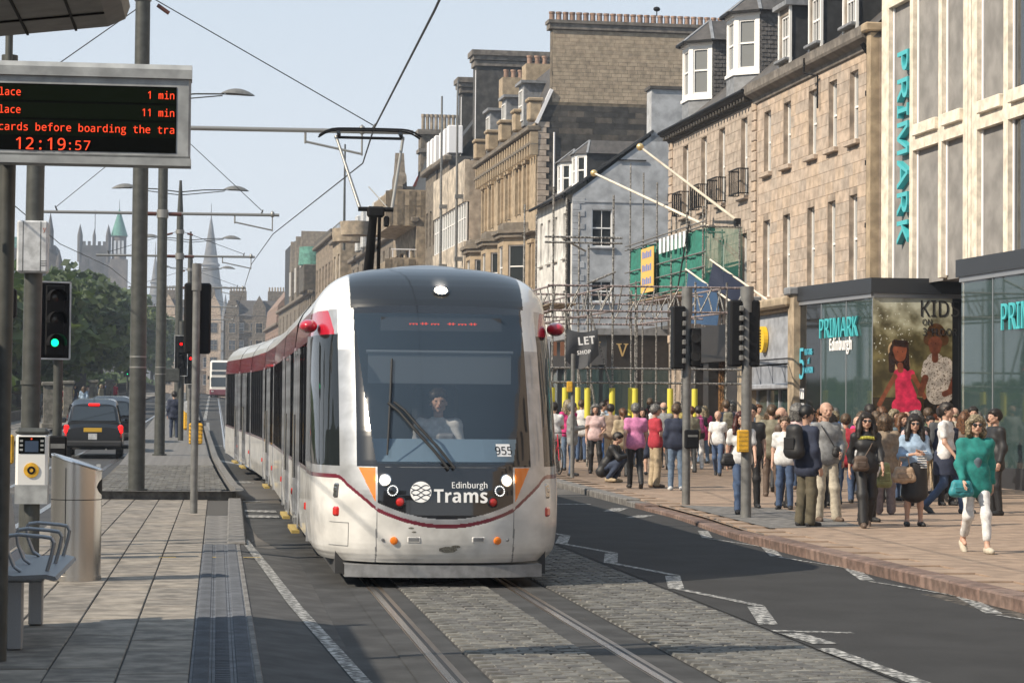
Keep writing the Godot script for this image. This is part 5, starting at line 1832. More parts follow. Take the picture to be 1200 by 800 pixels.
func left_side() -> void:
	var spots := [
		[-11.2, 132.0, 8.0, 4.2, "dark broad garden tree nearest the street corner, behind the speaker pole", 0],
		[-13.5, 150.0, 9.0, 4.6, "dense garden tree directly below the stepped gothic gable", 1],
		[-11.6, 168.0, 9.6, 4.8, "bushy garden tree below the square church tower", 2],
		[-12.0, 190.0, 10.8, 5.2, "yellowish-green garden tree between the church tower and the copper spire", 1],
		[-12.2, 218.0, 12.0, 5.2, "garden tree right under the green copper spire", 0],
		[-12.6, 252.0, 13.2, 5.6, "garden tree just left of the nearest tram pole", 3],
		[-12.4, 292.0, 13.6, 5.6, "garden tree behind the nearest tram pole", 0],
		[-11.8, 335.0, 14.2, 5.5, "far garden tree between the first two tram poles, under the smaller spire", 1],
		[-11.0, 390.0, 14.5, 6.0, "last garden tree of the row, behind the second tram pole", 3],
		[-15.5, 175.0, 9.8, 5.5, "rear garden tree at the left end, below the pale slate-roofed building", 2],
		[-19.0, 230.0, 12.5, 6.5, "rear garden tree deep behind the row", 2]]
	for i in spots.size():
		var s: Array = spots[i]
		tree(s[0], s[1], s[2], s[3], s[4], s[5], 900 + i)
	var mb := MB.new()
	var g := RandomNumberGenerator.new()
	g.seed = 5
	for i in 9000:
		var d := g.randf_range(95.0, 420.0)
		var p := G(g.randf_range(-24.0, -10.9), -d, g.randf_range(0.2, 2.6))
		var ax := Vector3(g.randfn(), g.randfn() * 0.6, g.randfn()).normalized() * 0.6
		var ay := ax.cross(Vector3(g.randfn(), g.randfn(), g.randfn())).normalized() * 0.4
		mb.tri(p - ax, p + ay, p + ax)
		mb.tri(p - ax, p + ax, p - ay)
	stuff(solo("hedge", mb, M.leaf[0], "dark unbroken shrubbery along the garden behind the railings", "hedge"))
	var wall := thing("garden_railing", "dark iron railing on a low stone plinth along the garden", "railing", G(-10.4, -90.0, 0.12))
	mb = MB.new()
	for k in 30:
		var a := G(-10.4, -90.0 - k * 10.0, 0.0) - wall.position; var e := G(-10.4, -100.0 - k * 10.0, 0.0) - wall.position
		mb.bar(a + Vector3(0, 0.35, 0), e + Vector3(0, 0.35, 0), 0.4, 0.5)
	part("plinth", mb, M.stone_dark, wall)
	for r in [0.75, 1.5]:
		mb = MB.new()
		for k in 30:
			mb.bar(G(-10.4, -90.0 - k * 10.0, r) - wall.position, G(-10.4, -100.0 - k * 10.0, r) - wall.position, 0.05, 0.05)
		part("rail", mb, M.black, wall)
	mb = MB.new()
	for k in 600:
		var q := G(-10.4, -90.0 - k * 0.5, 0.6) - wall.position
		mb.bb(q.x - 0.015, q.y, q.z - 0.015, q.x + 0.015, q.y + 1.05, q.z + 0.015)
	stuff(part("railing_bars", mb, M.black, wall))
	var names := ["stone gate pier left of the taxi, nearest of the four", "second stone gate pier, behind the taxi roof", "third stone gate pier, above the second taxi", "farthest stone gate pier, beside the crowd on the left pavement"]
	for k in 4:
		var pier := thing("gate_pier", names[k], "gate pier", G([-7.4, -7.9, -7.8, -7.7][k], -[104.0, 125.0, 148.0, 168.0][k], 0.12), 0.0, "stone piers on the left pavement")
		mb = MB.new()
		mb.cbox(Vector3(0, 0.95, 0), Vector3(0.5, 1.9, 0.5), 0.03)
		part("shaft", mb, M.pier, pier)
		mb = MB.new()
		mb.cbox(Vector3(0, 1.98, 0), Vector3(0.68, 0.2, 0.68), 0.05)
		part("cap", mb, M.pier, pier)
		mb = MB.new()
		mb.cbox(Vector3(0, 0.12, 0), Vector3(0.62, 0.24, 0.62), 0.03)
		part("foot", mb, M.pier, pier)
	var st := thing("bus_stop", "grey bus stop flag with white panels on the left pavement", "bus stop", G(-9.9, -175.0, 0.12))
	mb = MB.new()
	mb.cyl(Vector3.ZERO, Vector3(0, 4.2, 0), 0.07, 0.07, 8)
	part("post", mb, M.pole, st)
	for y in [3.9, 3.25]:
		mb = MB.new()
		mb.cbox(Vector3(-0.25, y, 0), Vector3(0.62, 0.5, 0.08), 0.02)
		part("sign_plate", mb, M.pale_grey, st)
	mb = MB.new()
	mb.cbox(Vector3(-0.6, 1.3, 0), Vector3(1.5, 2.4, 0.2), 0.03)
	part("shelter_panel", mb, M.pole, st)

# ------------------------------------------------------------------ buildings on the right
const LINE0 := Vector3(18.84, 0.0, -58.0)     # a point on the building line
const AWAY := Vector3(-0.0389, 0.0, -0.99924)  # its direction away from us
const OUT := Vector3(-0.99924, 0.0, 0.0389)    # towards the street

# a building's node stands at its far end: x runs towards us along the front, z towards the street; heights are absolute
func house(called: String, label: String, t0: float, t1: float, off := 0.0, category := "building", group := "") -> Node3D:
	var n := thing(called, label, category, LINE0 + AWAY * t1 + OUT * off, 0.0, group)
	n.basis = Basis(-AWAY, Vector3.UP, OUT)
	return n

func wall_holes(mb: MB, x0: float, x1: float, y0: float, y1: float, holes: Array, z := 0.0, reveal := 0.25) -> void:
	var xs := [x0, x1]
	var ys := [y0, y1]
	for r in holes:
		xs.append(r.position.x); xs.append(r.end.x); ys.append(r.position.y); ys.append(r.end.y)
	xs.sort(); ys.sort()
	for j in ys.size() - 1:
		if ys[j + 1] - ys[j] < 0.001: continue
		var start := -1.0
		for i in xs.size():
			var solid := false
			if i < xs.size() - 1 and xs[i] >= x0 - 0.001 and xs[i + 1] <= x1 + 0.001:
				var c := Vector2((xs[i] + xs[i + 1]) * 0.5, (ys[j] + ys[j + 1]) * 0.5)
				solid = true
				for r in holes:
					if r.has_point(c): solid = false
			if solid and start < -0.5: start = xs[i]
			elif not solid and start > -0.5:
				mb.quad(Vector3(start, ys[j], z), Vector3(xs[i], ys[j], z), Vector3(xs[i], ys[j + 1], z), Vector3(start, ys[j + 1], z))
				start = -1.0
	for r in holes:
		var a := Vector3(r.position.x, r.position.y, z); var b := Vector3(r.end.x, r.position.y, z)
		var c := Vector3(r.end.x, r.end.y, z); var d := Vector3(r.position.x, r.end.y, z)
		var k := Vector3(0, 0, -reveal)
		mb.quad(a, b, b + k, a + k); mb.quad(c, d, d + k, c + k); mb.quad(b, c, c + k, b + k); mb.quad(d, a, a + k, d + k)

func sash(parent: Node3D, r: Rect2, z: float, fm: Material, bars := 0, rail := 0.5, fw := 0.06, glass: Material = null) -> Node3D:
	var mb := MB.new()
	var x0 := r.position.x; var x1 := r.end.x; var y0 := r.position.y; var y1 := r.end.y
	mb.bb(x0, y0, z - 0.05, x0 + fw, y1, z + 0.05); mb.bb(x1 - fw, y0, z - 0.05, x1, y1, z + 0.05)
	mb.bb(x0 + fw, y0, z - 0.05, x1 - fw, y0 + fw, z + 0.05); mb.bb(x0 + fw, y1 - fw, z - 0.05, x1 - fw, y1, z + 0.05)
	if rail > 0.0: mb.bb(x0 + fw, lerpf(y0, y1, rail) - 0.03, z - 0.04, x1 - fw, lerpf(y0, y1, rail) + 0.03, z + 0.04)
	for k in bars:
		var x := lerpf(x0, x1, (k + 1.0) / (bars + 1.0))
		mb.bb(x - 0.015, y0 + fw, z - 0.03, x + 0.015, y1 - fw, z + 0.03)
	var w := part("window", mb, fm, parent)
	mb = MB.new()
	mb.bb(x0 + fw * 0.5, y0 + fw * 0.5, z - 0.02, x1 - fw * 0.5, y1 - fw * 0.5, z - 0.005)
	part("pane", mb, glass if glass else M.win_glass, w)
	return w

var block_mesh: Array = []
func ashlar(parent: Node3D, x0: float, x1: float, y0: float, y1: float, holes: Array, ch: float, bl: float, mats: Array, keep: int, z := 0.0, xf := Transform3D(), called := "stone") -> void:
	if block_mesh.is_empty():
		for k in 3:
			var b := MB.new()
			var P := [Vector3(-0.5, -0.5, 0), Vector3(0.5, -0.5, 0), Vector3(0.5, 0.5, 0), Vector3(-0.5, 0.5, 0)]
			var Q := []
			for p in P: Q.append(Vector3(p.x * 0.993, p.y * 0.985, 0.009 + 0.002 * ((k + int(p.x > 0.0)) % 3)))
			b.quad(Q[0], Q[1], Q[2], Q[3])
			for i in 4: b.quad(P[i], P[(i + 1) % 4], Q[(i + 1) % 4], Q[i])
			block_mesh.append(b.mesh())
	var rest := []
	for m in mats: rest.append(MB.new())
	var y := y1 - ch
	var row := 0
	while y > y0 - 0.01:
		var x := x1
		if row % 2: x += bl * 0.45
		while x > x0 + 0.05:
			var a := maxf(x0, x - bl * rng.randf_range(0.85, 1.0)); var b := minf(x, x1)
			x = a
			var segs := [Vector2(a, b)]
			for r in holes:
				if r.end.y > y + 0.02 and r.position.y < y + ch - 0.02:
					var nx := []
					for s in segs:
						if r.end.x <= s.x or r.position.x >= s.y: nx.append(s)
						else:
							if r.position.x - s.x > 0.1: nx.append(Vector2(s.x, r.position.x))
							if s.y - r.end.x > 0.1: nx.append(Vector2(r.end.x, s.y))
					segs = nx
			for s in segs:
				if s.y - s.x < 0.06: continue
				var tone := rng.randi() % mats.size()
				var c := Vector3((s.x + s.y) * 0.5, y + ch * 0.5, z)
				if keep > 0:
					keep -= 1
					var o := part(called, block_mesh[rng.randi() % 3], mats[tone], parent)
					o.transform = xf * Transform3D(Basis.from_scale(Vector3(s.y - s.x - 0.006, ch - 0.006, 1)), c)
				else:
					var m: MB = rest[tone]
					m.t = xf
					var hx: float = (s.y - s.x) * 0.5 - 0.008; var hy := ch * 0.5 - 0.008; var zz := z + 0.008 + rng.randf() * 0.003
					m.quad(Vector3(c.x - hx, c.y - hy, zz), Vector3(c.x + hx, c.y - hy, zz), Vector3(c.x + hx, c.y + hy, zz), Vector3(c.x - hx, c.y + hy, zz))
					m.quad(Vector3(c.x - hx, c.y + hy, zz), Vector3(c.x + hx, c.y + hy, zz), Vector3(c.x + hx, c.y + hy, z), Vector3(c.x - hx, c.y + hy, z))
					m.quad(Vector3(c.x + hx, c.y - hy, zz), Vector3(c.x + hx, c.y - hy, z), Vector3(c.x + hx, c.y + hy, z), Vector3(c.x + hx, c.y + hy, zz))
		y -= ch
		row += 1
	for i in rest.size():
		if rest[i].v.size(): stuff(part(called + "work", rest[i], mats[i], parent))

func shell(parent: Node3D, called: String, x0: float, x1: float, y0: float, y1: float, z0: float, z1: float, m: Material) -> MeshInstance3D:
	var mb := MB.new()
	mb.bb(x0, y0, z0, x1, y1, z1)
	return part(called, mb, m, parent)

func clothing_store() -> void:
	var T0 := -16.0; var T1 := 5.4
	var n := house("clothing_store", "cream framed modern clothing store with grey panels and stacked turquoise letters", T0, T1)
	var X := func(t: float) -> float: return T1 - t
	shell(n, "wall", X.call(T1), X.call(T0), 5.44, 17.0, -14.0, -0.19, M.panel_grey)
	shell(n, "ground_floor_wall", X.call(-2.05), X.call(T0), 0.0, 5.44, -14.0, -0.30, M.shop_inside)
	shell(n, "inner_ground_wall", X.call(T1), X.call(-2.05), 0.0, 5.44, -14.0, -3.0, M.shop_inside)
	var cols := [[5.38, 4.78, 0.0], [3.0, 2.76, 0.0], [0.74, 0.5, 0.0], [-1.09, -2.05, 0.0], [-3.84, -4.12, 0.0], [-6.3, -6.55, 0.0], [-8.6, -9.5, 0.0], [-12.0, -12.3, 0.0]]
	for c in cols:
		var mb := MB.new()
		var wide: bool = c[0] - c[1] > 0.5
		mb.cbox(Vector3((X.call(c[0]) + X.call(c[1])) / 2, 8.5 if (wide and c[0] < 5.0) else 11.3, -0.09), Vector3(c[0] - c[1], 17.0 if (wide and c[0] < 5.0) else 11.7, 0.18), 0.012)
		part("pillar", mb, M.cream, n)
		if wide and c[0] < 5.0:
			mb = MB.new()
			for e in [0.12, -0.12]: mb.bb((X.call(c[0]) + X.call(c[1])) / 2 + e - 0.008, 0.2, -0.003, (X.call(c[0]) + X.call(c[1])) / 2 + e + 0.008, 17.0, 0.003)
			stuff(part("joint", mb, M.joint, n))
	var bays := [[4.78, 3.0], [2.76, 0.74], [0.5, -1.09], [-2.05, -3.84], [-4.12, -6.3], [-6.55, -8.6], [-9.5, -12.0]]
	for i in bays.size():
		var a: float = X.call(bays[i][0]); var b: float = X.call(bays[i][1])
		var mb := MB.new()   # pale vertical trim at the left edge of each recess
		mb.cbox(Vector3(a + 0.06, 11.0, -0.15), Vector3(0.08, 11.0, 0.06), 0.015)
		part("edge_trim", mb, M.trim_white, n)
		if i == 0:
			mb = MB.new()
			mb.bb(a, 13.3, -0.36, b, 17.0, -0.002)
			part("beam", mb, M.cream, n)
			shell(n, "recess_panel", a + 0.02, b - 0.02, 9.16, 13.28, -0.19, -0.178, M.panel_grey)
			shell(n, "recess_panel", a + 0.02, b - 0.02, 5.4, 9.12, -0.19, -0.178, M.panel_grey)
			continue
		for y in [9.04, 13.3]:
			mb = MB.new()
			mb.bb(a, y, -0.36, b, y + 0.60, -0.002)
			part("beam", mb, M.cream, n)
			mb = MB.new()
			mb.cbox(Vector3((a + b) / 2 + 0.12, y + 0.52, 0.03), Vector3(b - a - 0.26, 0.32, 0.16), 0.02)
			part("sill", mb, M.cream, n)
		var glassy: bool = i >= 4
		shell(n, "recess_panel" if not glassy else "window", a + 0.02, b - 0.02, 9.66, 13.28, -0.19, -0.175, M.panel_grey if not glassy else M.win_glass)
		shell(n, "recess_panel" if not glassy else "window", a + 0.02, b - 0.02, 5.4, 9.02, -0.19, -0.175, M.panel_grey if not glassy else M.win_glass)
	var mb := MB.new()
	mb.bb(X.call(-2.05), 4.9, -0.36, X.call(T0), 5.42, -0.004)
	part("beam", mb, M.cream, n)
	# stacked letters turned on their side, standing proud of the recess
	var font_h := 0.86
	words(n, "PRIMARK", Transform3D(Basis(Vector3.BACK, -PI / 2), Vector3(X.call(3.62), 9.3, -0.10)), font_h, M.turquoise, "Droid Sans", 0.2, 400, "letters", 1.10)
	# projecting glazed shop boxes: plan corners on the ground
	shop_box(Vector3(17.42, 0, -60.0), Vector3(16.66, 0, -65.1), Vector3(19.9, 0, -60.0), Vector3(18.6, 0, -65.1), true)
	shop_box(Vector3(18.0, 0, -43.0), Vector3(17.42, 0, -52.6), Vector3(20.6, 0, -43.0), Vector3(19.1, 0, -52.6), false)

func shop_box(near: Vector3, far: Vector3, near_in: Vector3, far_in: Vector3, kids: bool) -> void:
	var label := "glazed shop front box with turquoise sign, white city name and a large children poster" if kids else "glazed shop front box at the right edge, only the start of its turquoise sign showing"
	var n := thing("shop_front", label, "shop front", far, 0.0, "glazed boxes in front of the clothing store")
	var u := (near - far)
	var L := u.length()
	u /= L
	n.basis = Basis(u, Vector3.UP, u.cross(Vector3.UP))
	var inv := n.transform.affine_inverse()
	var a := inv * near_in; var b := inv * far_in
	var top := 5.46
	# roof slab with a dark fascia
	var mb := MB.new()
	mb.t = Transform3D(Basis(Vector3.RIGHT, PI / 2), Vector3(0, top, 0))
	mb.prism([Vector2(-0.1, 0.1), Vector2(L + 0.12, 0.1), Vector2(a.x + 0.12, a.z), Vector2(b.x - 0.1, b.z)], -0.05, 0.36)
	part("roof", mb, M.fascia_black, n)
	for e in [[Vector3(0, 0, 0), Vector3(L, 0, 0)], [Vector3(L, 0, 0), Vector3(a.x, 0, a.z)]]:
		mb = MB.new()
		mb.bar(e[0] + Vector3(0, 5.04, 0), e[1] + Vector3(0, 5.04, 0), 0.1, 0.12)
		part("head_trim", mb, M.dull_steel, n)
		mb = MB.new()
		mb.bar(e[0] + Vector3(0, 0.42, 0), e[1] + Vector3(0, 0.42, 0), 0.08, 0.5)
		part("plinth", mb, M.fascia_black, n)
	# floor and dark interior
	mb = MB.new()
	mb.quad(Vector3(0.05, 0.3, -0.05), Vector3(L, 0.3, -0.05), Vector3(a.x, 0.3, a.z), Vector3(b.x, 0.3, b.z))
	part("floor", mb, M.joint, n)
	mb = MB.new()
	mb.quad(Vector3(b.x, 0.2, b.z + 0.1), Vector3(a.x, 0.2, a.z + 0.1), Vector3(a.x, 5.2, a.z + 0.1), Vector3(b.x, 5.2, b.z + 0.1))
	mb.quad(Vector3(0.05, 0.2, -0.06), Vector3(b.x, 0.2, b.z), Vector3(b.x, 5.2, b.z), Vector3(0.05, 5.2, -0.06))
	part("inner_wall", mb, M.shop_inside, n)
	# panes along the street
	var np := 3 if kids else 5
	for k in np:
		var x0 := L * k / np; var x1 := L * (k + 1) / np
		mb = MB.new()
		mb.bb(x0 + 0.02, 0.65, -0.012, x1 - 0.02, 4.98, 0.0)
		part("pane", mb, M.shop_glass if k > 0 or not kids else M.shop_black, n)
		mb = MB.new()
		mb.bb(x1 - 0.02, 0.65, -0.03, x1 + 0.02, 4.98, 0.008)
		part("mullion", mb, M.dull_steel, n)
	if kids:
		mb = MB.new()
		mb.bb(-0.1, 0.1, -0.3, 0.08, 5.1, 0.03)
		part("end_post", mb, M.fascia_black, n)
		words(n, "PRIMARK", Transform3D(Basis(), Vector3(L * 0.58, 4.24, 0.05)), 0.54, M.turquoise, "Droid Sans", 0.05, 400, "letters", 0.84)
		words(n, "Edinburgh", Transform3D(Basis(), Vector3(L * 0.60, 3.78, 0.02)), 0.34, M.white_text, "Droid Sans", 0.02, 700, "letters", 0.66)
		words(n, "5", Transform3D(Basis(), Vector3(0.36, 3.30, 0.02)), 0.9, M.sign_blue, "Droid Sans", 0.02, 400, "number", 0.6)
		for q in ["FLOORS", "of", "FASHION"]:
			var i := ["FLOORS", "of", "FASHION"].find(q)
			words(n, q, Transform3D(Basis(), Vector3(0.86, 3.62 - i * 0.26, 0.02)), 0.17, M.sign_blue, "Droid Sans", 0.02, 700, "letters", 0.62)
		for k in 3:
			mb = MB.new()
			mb.bb(0.15, 2.28 - k * 0.42, 0.004, 0.52, 2.58 - k * 0.42, 0.012)
			part("notice", mb, M.white_text, n)
		# print standing inside the glass, and structure seen within
		mb = MB.new()
		mb.bb(L * 0.72, 0.7, -0.10, L * 0.985, 2.9, -0.08)
		part("grey_poster", mb, M.grey_print, n)
		for q in [[Vector3(1.3, 4.75, -1.0), Vector3(3.2, 4.75, -1.0)], [Vector3(1.3, 4.3, -1.0), Vector3(3.2, 4.3, -1.0)], [Vector3(1.3, 4.5, -1.0), Vector3(1.7, 4.3, -1.0)], [Vector3(1.9, 4.3, -1.0), Vector3(2.5, 4.75, -1.0)], [Vector3(2.6, 4.9, -1.0), Vector3(2.6, 3.9, -1.0)]]:
			mb = MB.new()
			mb.bar(q[0], q[1], 0.05, 0.05)
			part("ceiling_truss", mb, M.galv, n)
		# the poster on the end that faces the stop
		var w := a.x - L
		var dirn := (Vector3(a.x, 0, a.z) - Vector3(L, 0, 0))
		var pw := dirn.length()
		dirn /= pw
		var po := part("poster", MB.new(), poster_material(), n)
		mb = MB.new()
		mb.quv(Vector3(0, 0, 0), Vector3(2.2, 0, 0), Vector3(2.2, 4.3, 0), Vector3(0, 4.3, 0))
		po.mesh = mb.mesh()
		po.transform = Transform3D(Basis(dirn, Vector3.UP, dirn.cross(Vector3.UP)), Vector3(L + 0.02, 0.68, 0.0))
		var tx := part("poster_lettering_board", MB.new(), M.black, po)
		mb = MB.new()
		mb.bb(0, -0.02, -0.08, pw, 4.34, -0.01)
		tx.mesh = mb.mesh()
		words(po, "KIDS", Transform3D(Basis(), Vector3(1.84, 4.02, 0.012)), 0.43, M.print_dark, "Droid Sans", 0.006, 400, "letters", 0.9)
		words(po, "ON", Transform3D(Basis(), Vector3(1.50, 3.66, 0.012)), 0.16, M.print_dark, "Droid Sans", 0.006, 400, "letters", 0.9)
		words(po, "3", Transform3D(Basis(), Vector3(1.43, 3.40, 0.012)), 0.20, M.print_dark, "Droid Sans", 0.006, 400, "letters", 0.9)
		words(po, "RD", Transform3D(Basis(), Vector3(1.57, 3.46, 0.012)), 0.08, M.print_dark, "Droid Sans", 0.006, 400, "letters", 0.9)
		words(po, "FLOOR", Transform3D(Basis(), Vector3(1.97, 3.40, 0.012)), 0.19, M.print_dark, "Droid Sans", 0.006, 400, "letters", 0.9)
	else:
		words(n, "PRIMARK", Transform3D(Basis(), Vector3(4.05, 4.05, 0.05)), 0.60, M.turquoise, "Droid Sans", 0.05, 400, "letters", 0.9)
		words(n, "Edinburgh", Transform3D(Basis(), Vector3(4.75, 3.35, 0.02)), 0.38, M.white_text, "Droid Sans", 0.02, 700, "letters", 0.75)

func poster_material() -> StandardMaterial3D:
	# flat print: two children against blurred park greens (painted in its own picture space)
	var w := 220; var h := 430
	var im := Image.create(w, h, false, Image.FORMAT_RGB8)
	var f := FastNoiseLite.new()
	f.seed = 3
	f.frequency = 0.012
	f.fractal_octaves = 4
	var f2 := FastNoiseLite.new()
	f2.seed = 9
	f2.frequency = 0.09
	# capsules: x0, y0, r0, x1, y1, r1, colour
	var skin := Color(0.58, 0.32, 0.22); var skin2 := Color(0.47, 0.27, 0.19); var pink := Color(0.92, 0.22, 0.38); var hair := Color(0.20, 0.12, 0.09); var curl := Color(0.36, 0.24, 0.13); var shirt := Color(0.80, 0.76, 0.72); var shorts := Color(0.16, 0.13, 0.09)
	var caps := [
		[52, 205, 26, 62, 235, 20, Color(0.85, 0.72, 0.55)], [55, 205, 24, 66, 240, 15, hair], [38, 215, 10, 36, 245, 7, hair],
		[58, 315, 17, 62, 345, 16, skin], [62, 345, 13, 66, 400, 8, skin], [84, 318, 14, 88, 350, 11, skin], [88, 350, 10, 86, 388, 7, skin],
		[60, 255, 17, 72, 300, 27, pink], [56, 318, 20, 90, 318, 20, pink], [50, 252, 9, 62, 258, 12, pink], [84, 252, 9, 74, 258, 12, pink],
		[44, 258, 6, 22, 290, 5, skin], [22, 290, 5, 6, 315, 6, skin], [90, 258, 6, 118, 300, 5, skin],
		[56, 205, 18, 57, 216, 14, skin], [57, 235, 7, 58, 245, 7, skin], [44, 190, 8, 70, 192, 8, hair],
		[160, 185, 27, 160, 175, 22, curl], [143, 190, 14, 178, 190, 14, curl],
		[155, 330, 17, 152, 370, 14, skin2], [152, 370, 13, 158, 420, 10, skin2], [178, 330, 16, 190, 365, 13, skin2], [190, 365, 12, 186, 400, 9, skin2],
		[152, 322, 22, 184, 322, 22, shorts], [158, 235, 22, 162, 300, 26, shirt], [184, 240, 18, 182, 300, 22, shirt], [140, 240, 12, 134, 262, 11, shirt], [198, 242, 12, 206, 262, 11, shirt],
		[134, 268, 8, 122, 300, 7, skin2], [206, 268, 7, 196, 295, 7, skin2], [196, 295, 7, 182, 300, 7, skin2],
		[158, 198, 18, 158, 208, 14, skin2], [158, 222, 8, 158, 230, 8, skin2]]
	for y in h:
		for x in w:
			var v := f.get_noise_2d(x, y)
			var g := f2.get_noise_2d(x, y)
			var ty := float(y) / h
			var c := Color(0.25, 0.225, 0.14).lerp(Color(0.52, 0.48, 0.32), clampf(v + 0.4, 0, 1))
			c = c.lerp(Color(0.84, 0.85, 0.80), clampf((0.26 - ty) * 3.0 + v * 0.6 + (x - 110) * 0.001, 0.0, 0.75))
			if ty < 0.42 and x < 110 and g > 0.42 + 0.5 * absf(ty - 0.28): c = c.lerp(Color(0.95, 0.96, 0.93), 0.85)
			if ty > 0.62: c = c.lerp(Color(0.10, 0.075, 0.05), 0.7)
			if ty > 0.62 and y % 17 < 3: c = c.lerp(Color(0.25, 0.18, 0.12), 0.6)
			if ty > 0.90: c = Color(0.30, 0.28, 0.25)
			im.set_pixel(x, y, c)
	for i in caps.size():
		var k: Array = caps[i]
		var girl := i < 17
		for e in [0, 3]:
			k[e] = (74.0 + (k[e] - 56.0) * 1.12) if girl else (174.0 + (k[e] - 160.0) * 1.12)
			k[e + 1] = (140.0 + (k[e + 1] - 205.0) * 1.32) if girl else (104.0 + (k[e + 1] - 185.0) * 1.32)
			k[e + 2] *= 1.1
		var p0 := Vector2(k[0], k[1]); var p1 := Vector2(k[3], k[4])
		var R: float = maxf(k[2], k[5]) + 2.0
		for y in range(maxi(0, int(minf(p0.y, p1.y) - R)), mini(h, int(maxf(p0.y, p1.y) + R))):
			for x in range(maxi(0, int(minf(p0.x, p1.x) - R)), mini(w, int(maxf(p0.x, p1.x) + R))):
				var p := Vector2(x, y)
				var d := p1 - p0
				var tt := clampf((p - p0).dot(d) / maxf(d.length_squared(), 0.01), 0.0, 1.0)
				var dist := p.distance_to(p0 + d * tt) - lerpf(k[2], k[5], tt)
				if dist < 0.7:
					var col: Color = k[6]
					if col == shirt and f2.get_noise_2d(x * 1.6, y * 1.6) > 0.33: col = Color(0.35, 0.28, 0.22)
					col = col * (0.86 + 0.25 * f2.get_noise_2d(x * 0.4, y * 0.4))
					im.set_pixel(x, y, im.get_pixel(x, y).lerp(col, clampf(0.7 - dist, 0.0, 1.0)))
	for e in [[67, 143], [81, 143], [160, 120], [173, 120]]:
		for q in 4: im.set_pixel(e[0] + q % 2, e[1] + q / 2, Color(0.06, 0.04, 0.03))
	var m := StandardMaterial3D.new()
	m.albedo_texture = ImageTexture.create_from_image(im)
	m.roughness = 0.25
	return m

func bay_dormer(n: Node3D, xc: float, y0: float, z: float) -> void:
	# white half-octagon bay with slated cheeks and a hipped slate roof
	var h := 2.15
	var P := [Vector3(xc - 1.15, 0, z - 0.75), Vector3(xc - 0.55, 0, z), Vector3(xc + 0.55, 0, z), Vector3(xc + 1.15, 0, z - 0.75)]
	for i in 3:
		var a: Vector3 = P[i]; var b: Vector3 = P[i + 1]
		var L := a.distance_to(b)
		var xf := Transform3D(Basis((b - a) / L, Vector3.UP, ((b - a) / L).cross(Vector3.UP)), a)
		var mb := MB.new()
		mb.t = xf
		wall_holes(mb, 0.0, L, y0 - 0.1, y0 + h, [Rect2(0.16, y0 + 0.12, L - 0.32, h - 0.42)], 0.0, 0.1)
		mb.bb(-0.03, y0 - 0.12, -0.05, L + 0.03, y0, 0.06)
		mb.bb(-0.03, y0 + h - 0.14, -0.05, L + 0.03, y0 + h, 0.07)
		part("bay_front", mb, M.white_frame, n)
		var w := sash(n, Rect2(0.16, y0 + 0.12, L - 0.32, h - 0.42), -0.08, M.white_frame, 0 if i > 0 else 1, 0.52, 0.05, M.win_glass_light)
		w.transform = xf
		mb = MB.new()
		mb.t = xf
		mb.bb(0.0, y0 - 1.1, -0.05, L, y0 - 0.12, 0.0)
		part("lead_apron", mb, M.lead, n)
	for s in [-1.0, 1.0]:
		var mb := MB.new()
		mb.quad(Vector3(xc + s * 1.15, y0 - 1.0, z - 0.75), Vector3(xc + s * 1.15, y0 - 1.0, z - 3.4), Vector3(xc + s * 1.15, y0 + h, z - 3.4), Vector3(xc + s * 1.15, y0 + h, z - 0.75))
		part("cheek", mb, M.slate_wall, n)
	slates(n, Transform3D(Basis(Vector3.BACK, Vector3.UP, Vector3.LEFT) if false else Basis(Vector3(0, 0, -1), Vector3.UP, Vector3(1, 0, 0)), Vector3(xc + 1.15, y0 - 0.9, z - 0.78)), 2.4, h + 0.85, 110)
	var mb := MB.new()
	var e := 0.22
	var Q := [Vector3(xc - 1.15 - e, y0 + h, z - 0.75 - 2.8), Vector3(xc - 1.15 - e, y0 + h, z - 0.72), Vector3(xc - 0.6, y0 + h, z + e), Vector3(xc + 0.6, y0 + h, z + e), Vector3(xc + 1.15 + e, y0 + h, z - 0.72), Vector3(xc + 1.15 + e, y0 + h, z - 3.5)]
	var ap := Vector3(xc, y0 + h + 0.95, z - 0.95)
	var ap2 := Vector3(xc, y0 + h + 0.95, z - 3.6)
	mb.quad(Q[0], Q[1], ap, ap2); mb.tri(Q[1], Q[2], ap); mb.tri(Q[2], Q[3], ap); mb.tri(Q[3], Q[4], ap); mb.quad(Q[4], Q[5], ap2, ap)
	mb.quad(Q[1], Q[0], Q[5], Q[4]); mb.quad(Q[4], Q[3], Q[2], Q[1])
	part("bay_roof", mb, M.slate, n)
	for i in range(1, 5):
		mb = MB.new()
		mb.bar(Q[i], ap, 0.12, 0.05)
		part("hip_lead", mb, M.lead, n)
	mb = MB.new()
	for i in range(1, 4): mb.bar(Q[i] - Vector3(0, 0.04, 0), Q[i + 1] - Vector3(0, 0.04, 0), 0.1, 0.09)
	part("gutter", mb, M.black, n)

func slates(n: Node3D, xf: Transform3D, w: float, h: float, limit: int) -> void:
	# courses of slates, each a thin lapped plate, as one part
	var mb := MB.new()
	mb.t = xf
	var y := 0.0
	var row := 0
	while y < h:
		var x := -0.12 if row % 2 else 0.0
		while x < w:
			var tl := rng.randf_range(0.0, 0.012)
			mb.quad(Vector3(maxf(x, 0.0) + 0.006, y, 0.028 + tl), Vector3(minf(x + 0.24, w) - 0.006, y, 0.028 + tl), Vector3(minf(x + 0.24, w) - 0.006, y + 0.17, 0.006), Vector3(maxf(x, 0.0) + 0.006, y + 0.17, 0.006))
			x += 0.25
		y += 0.155
		row += 1
	stuff(part("slating", mb, M.slate_wall, n))

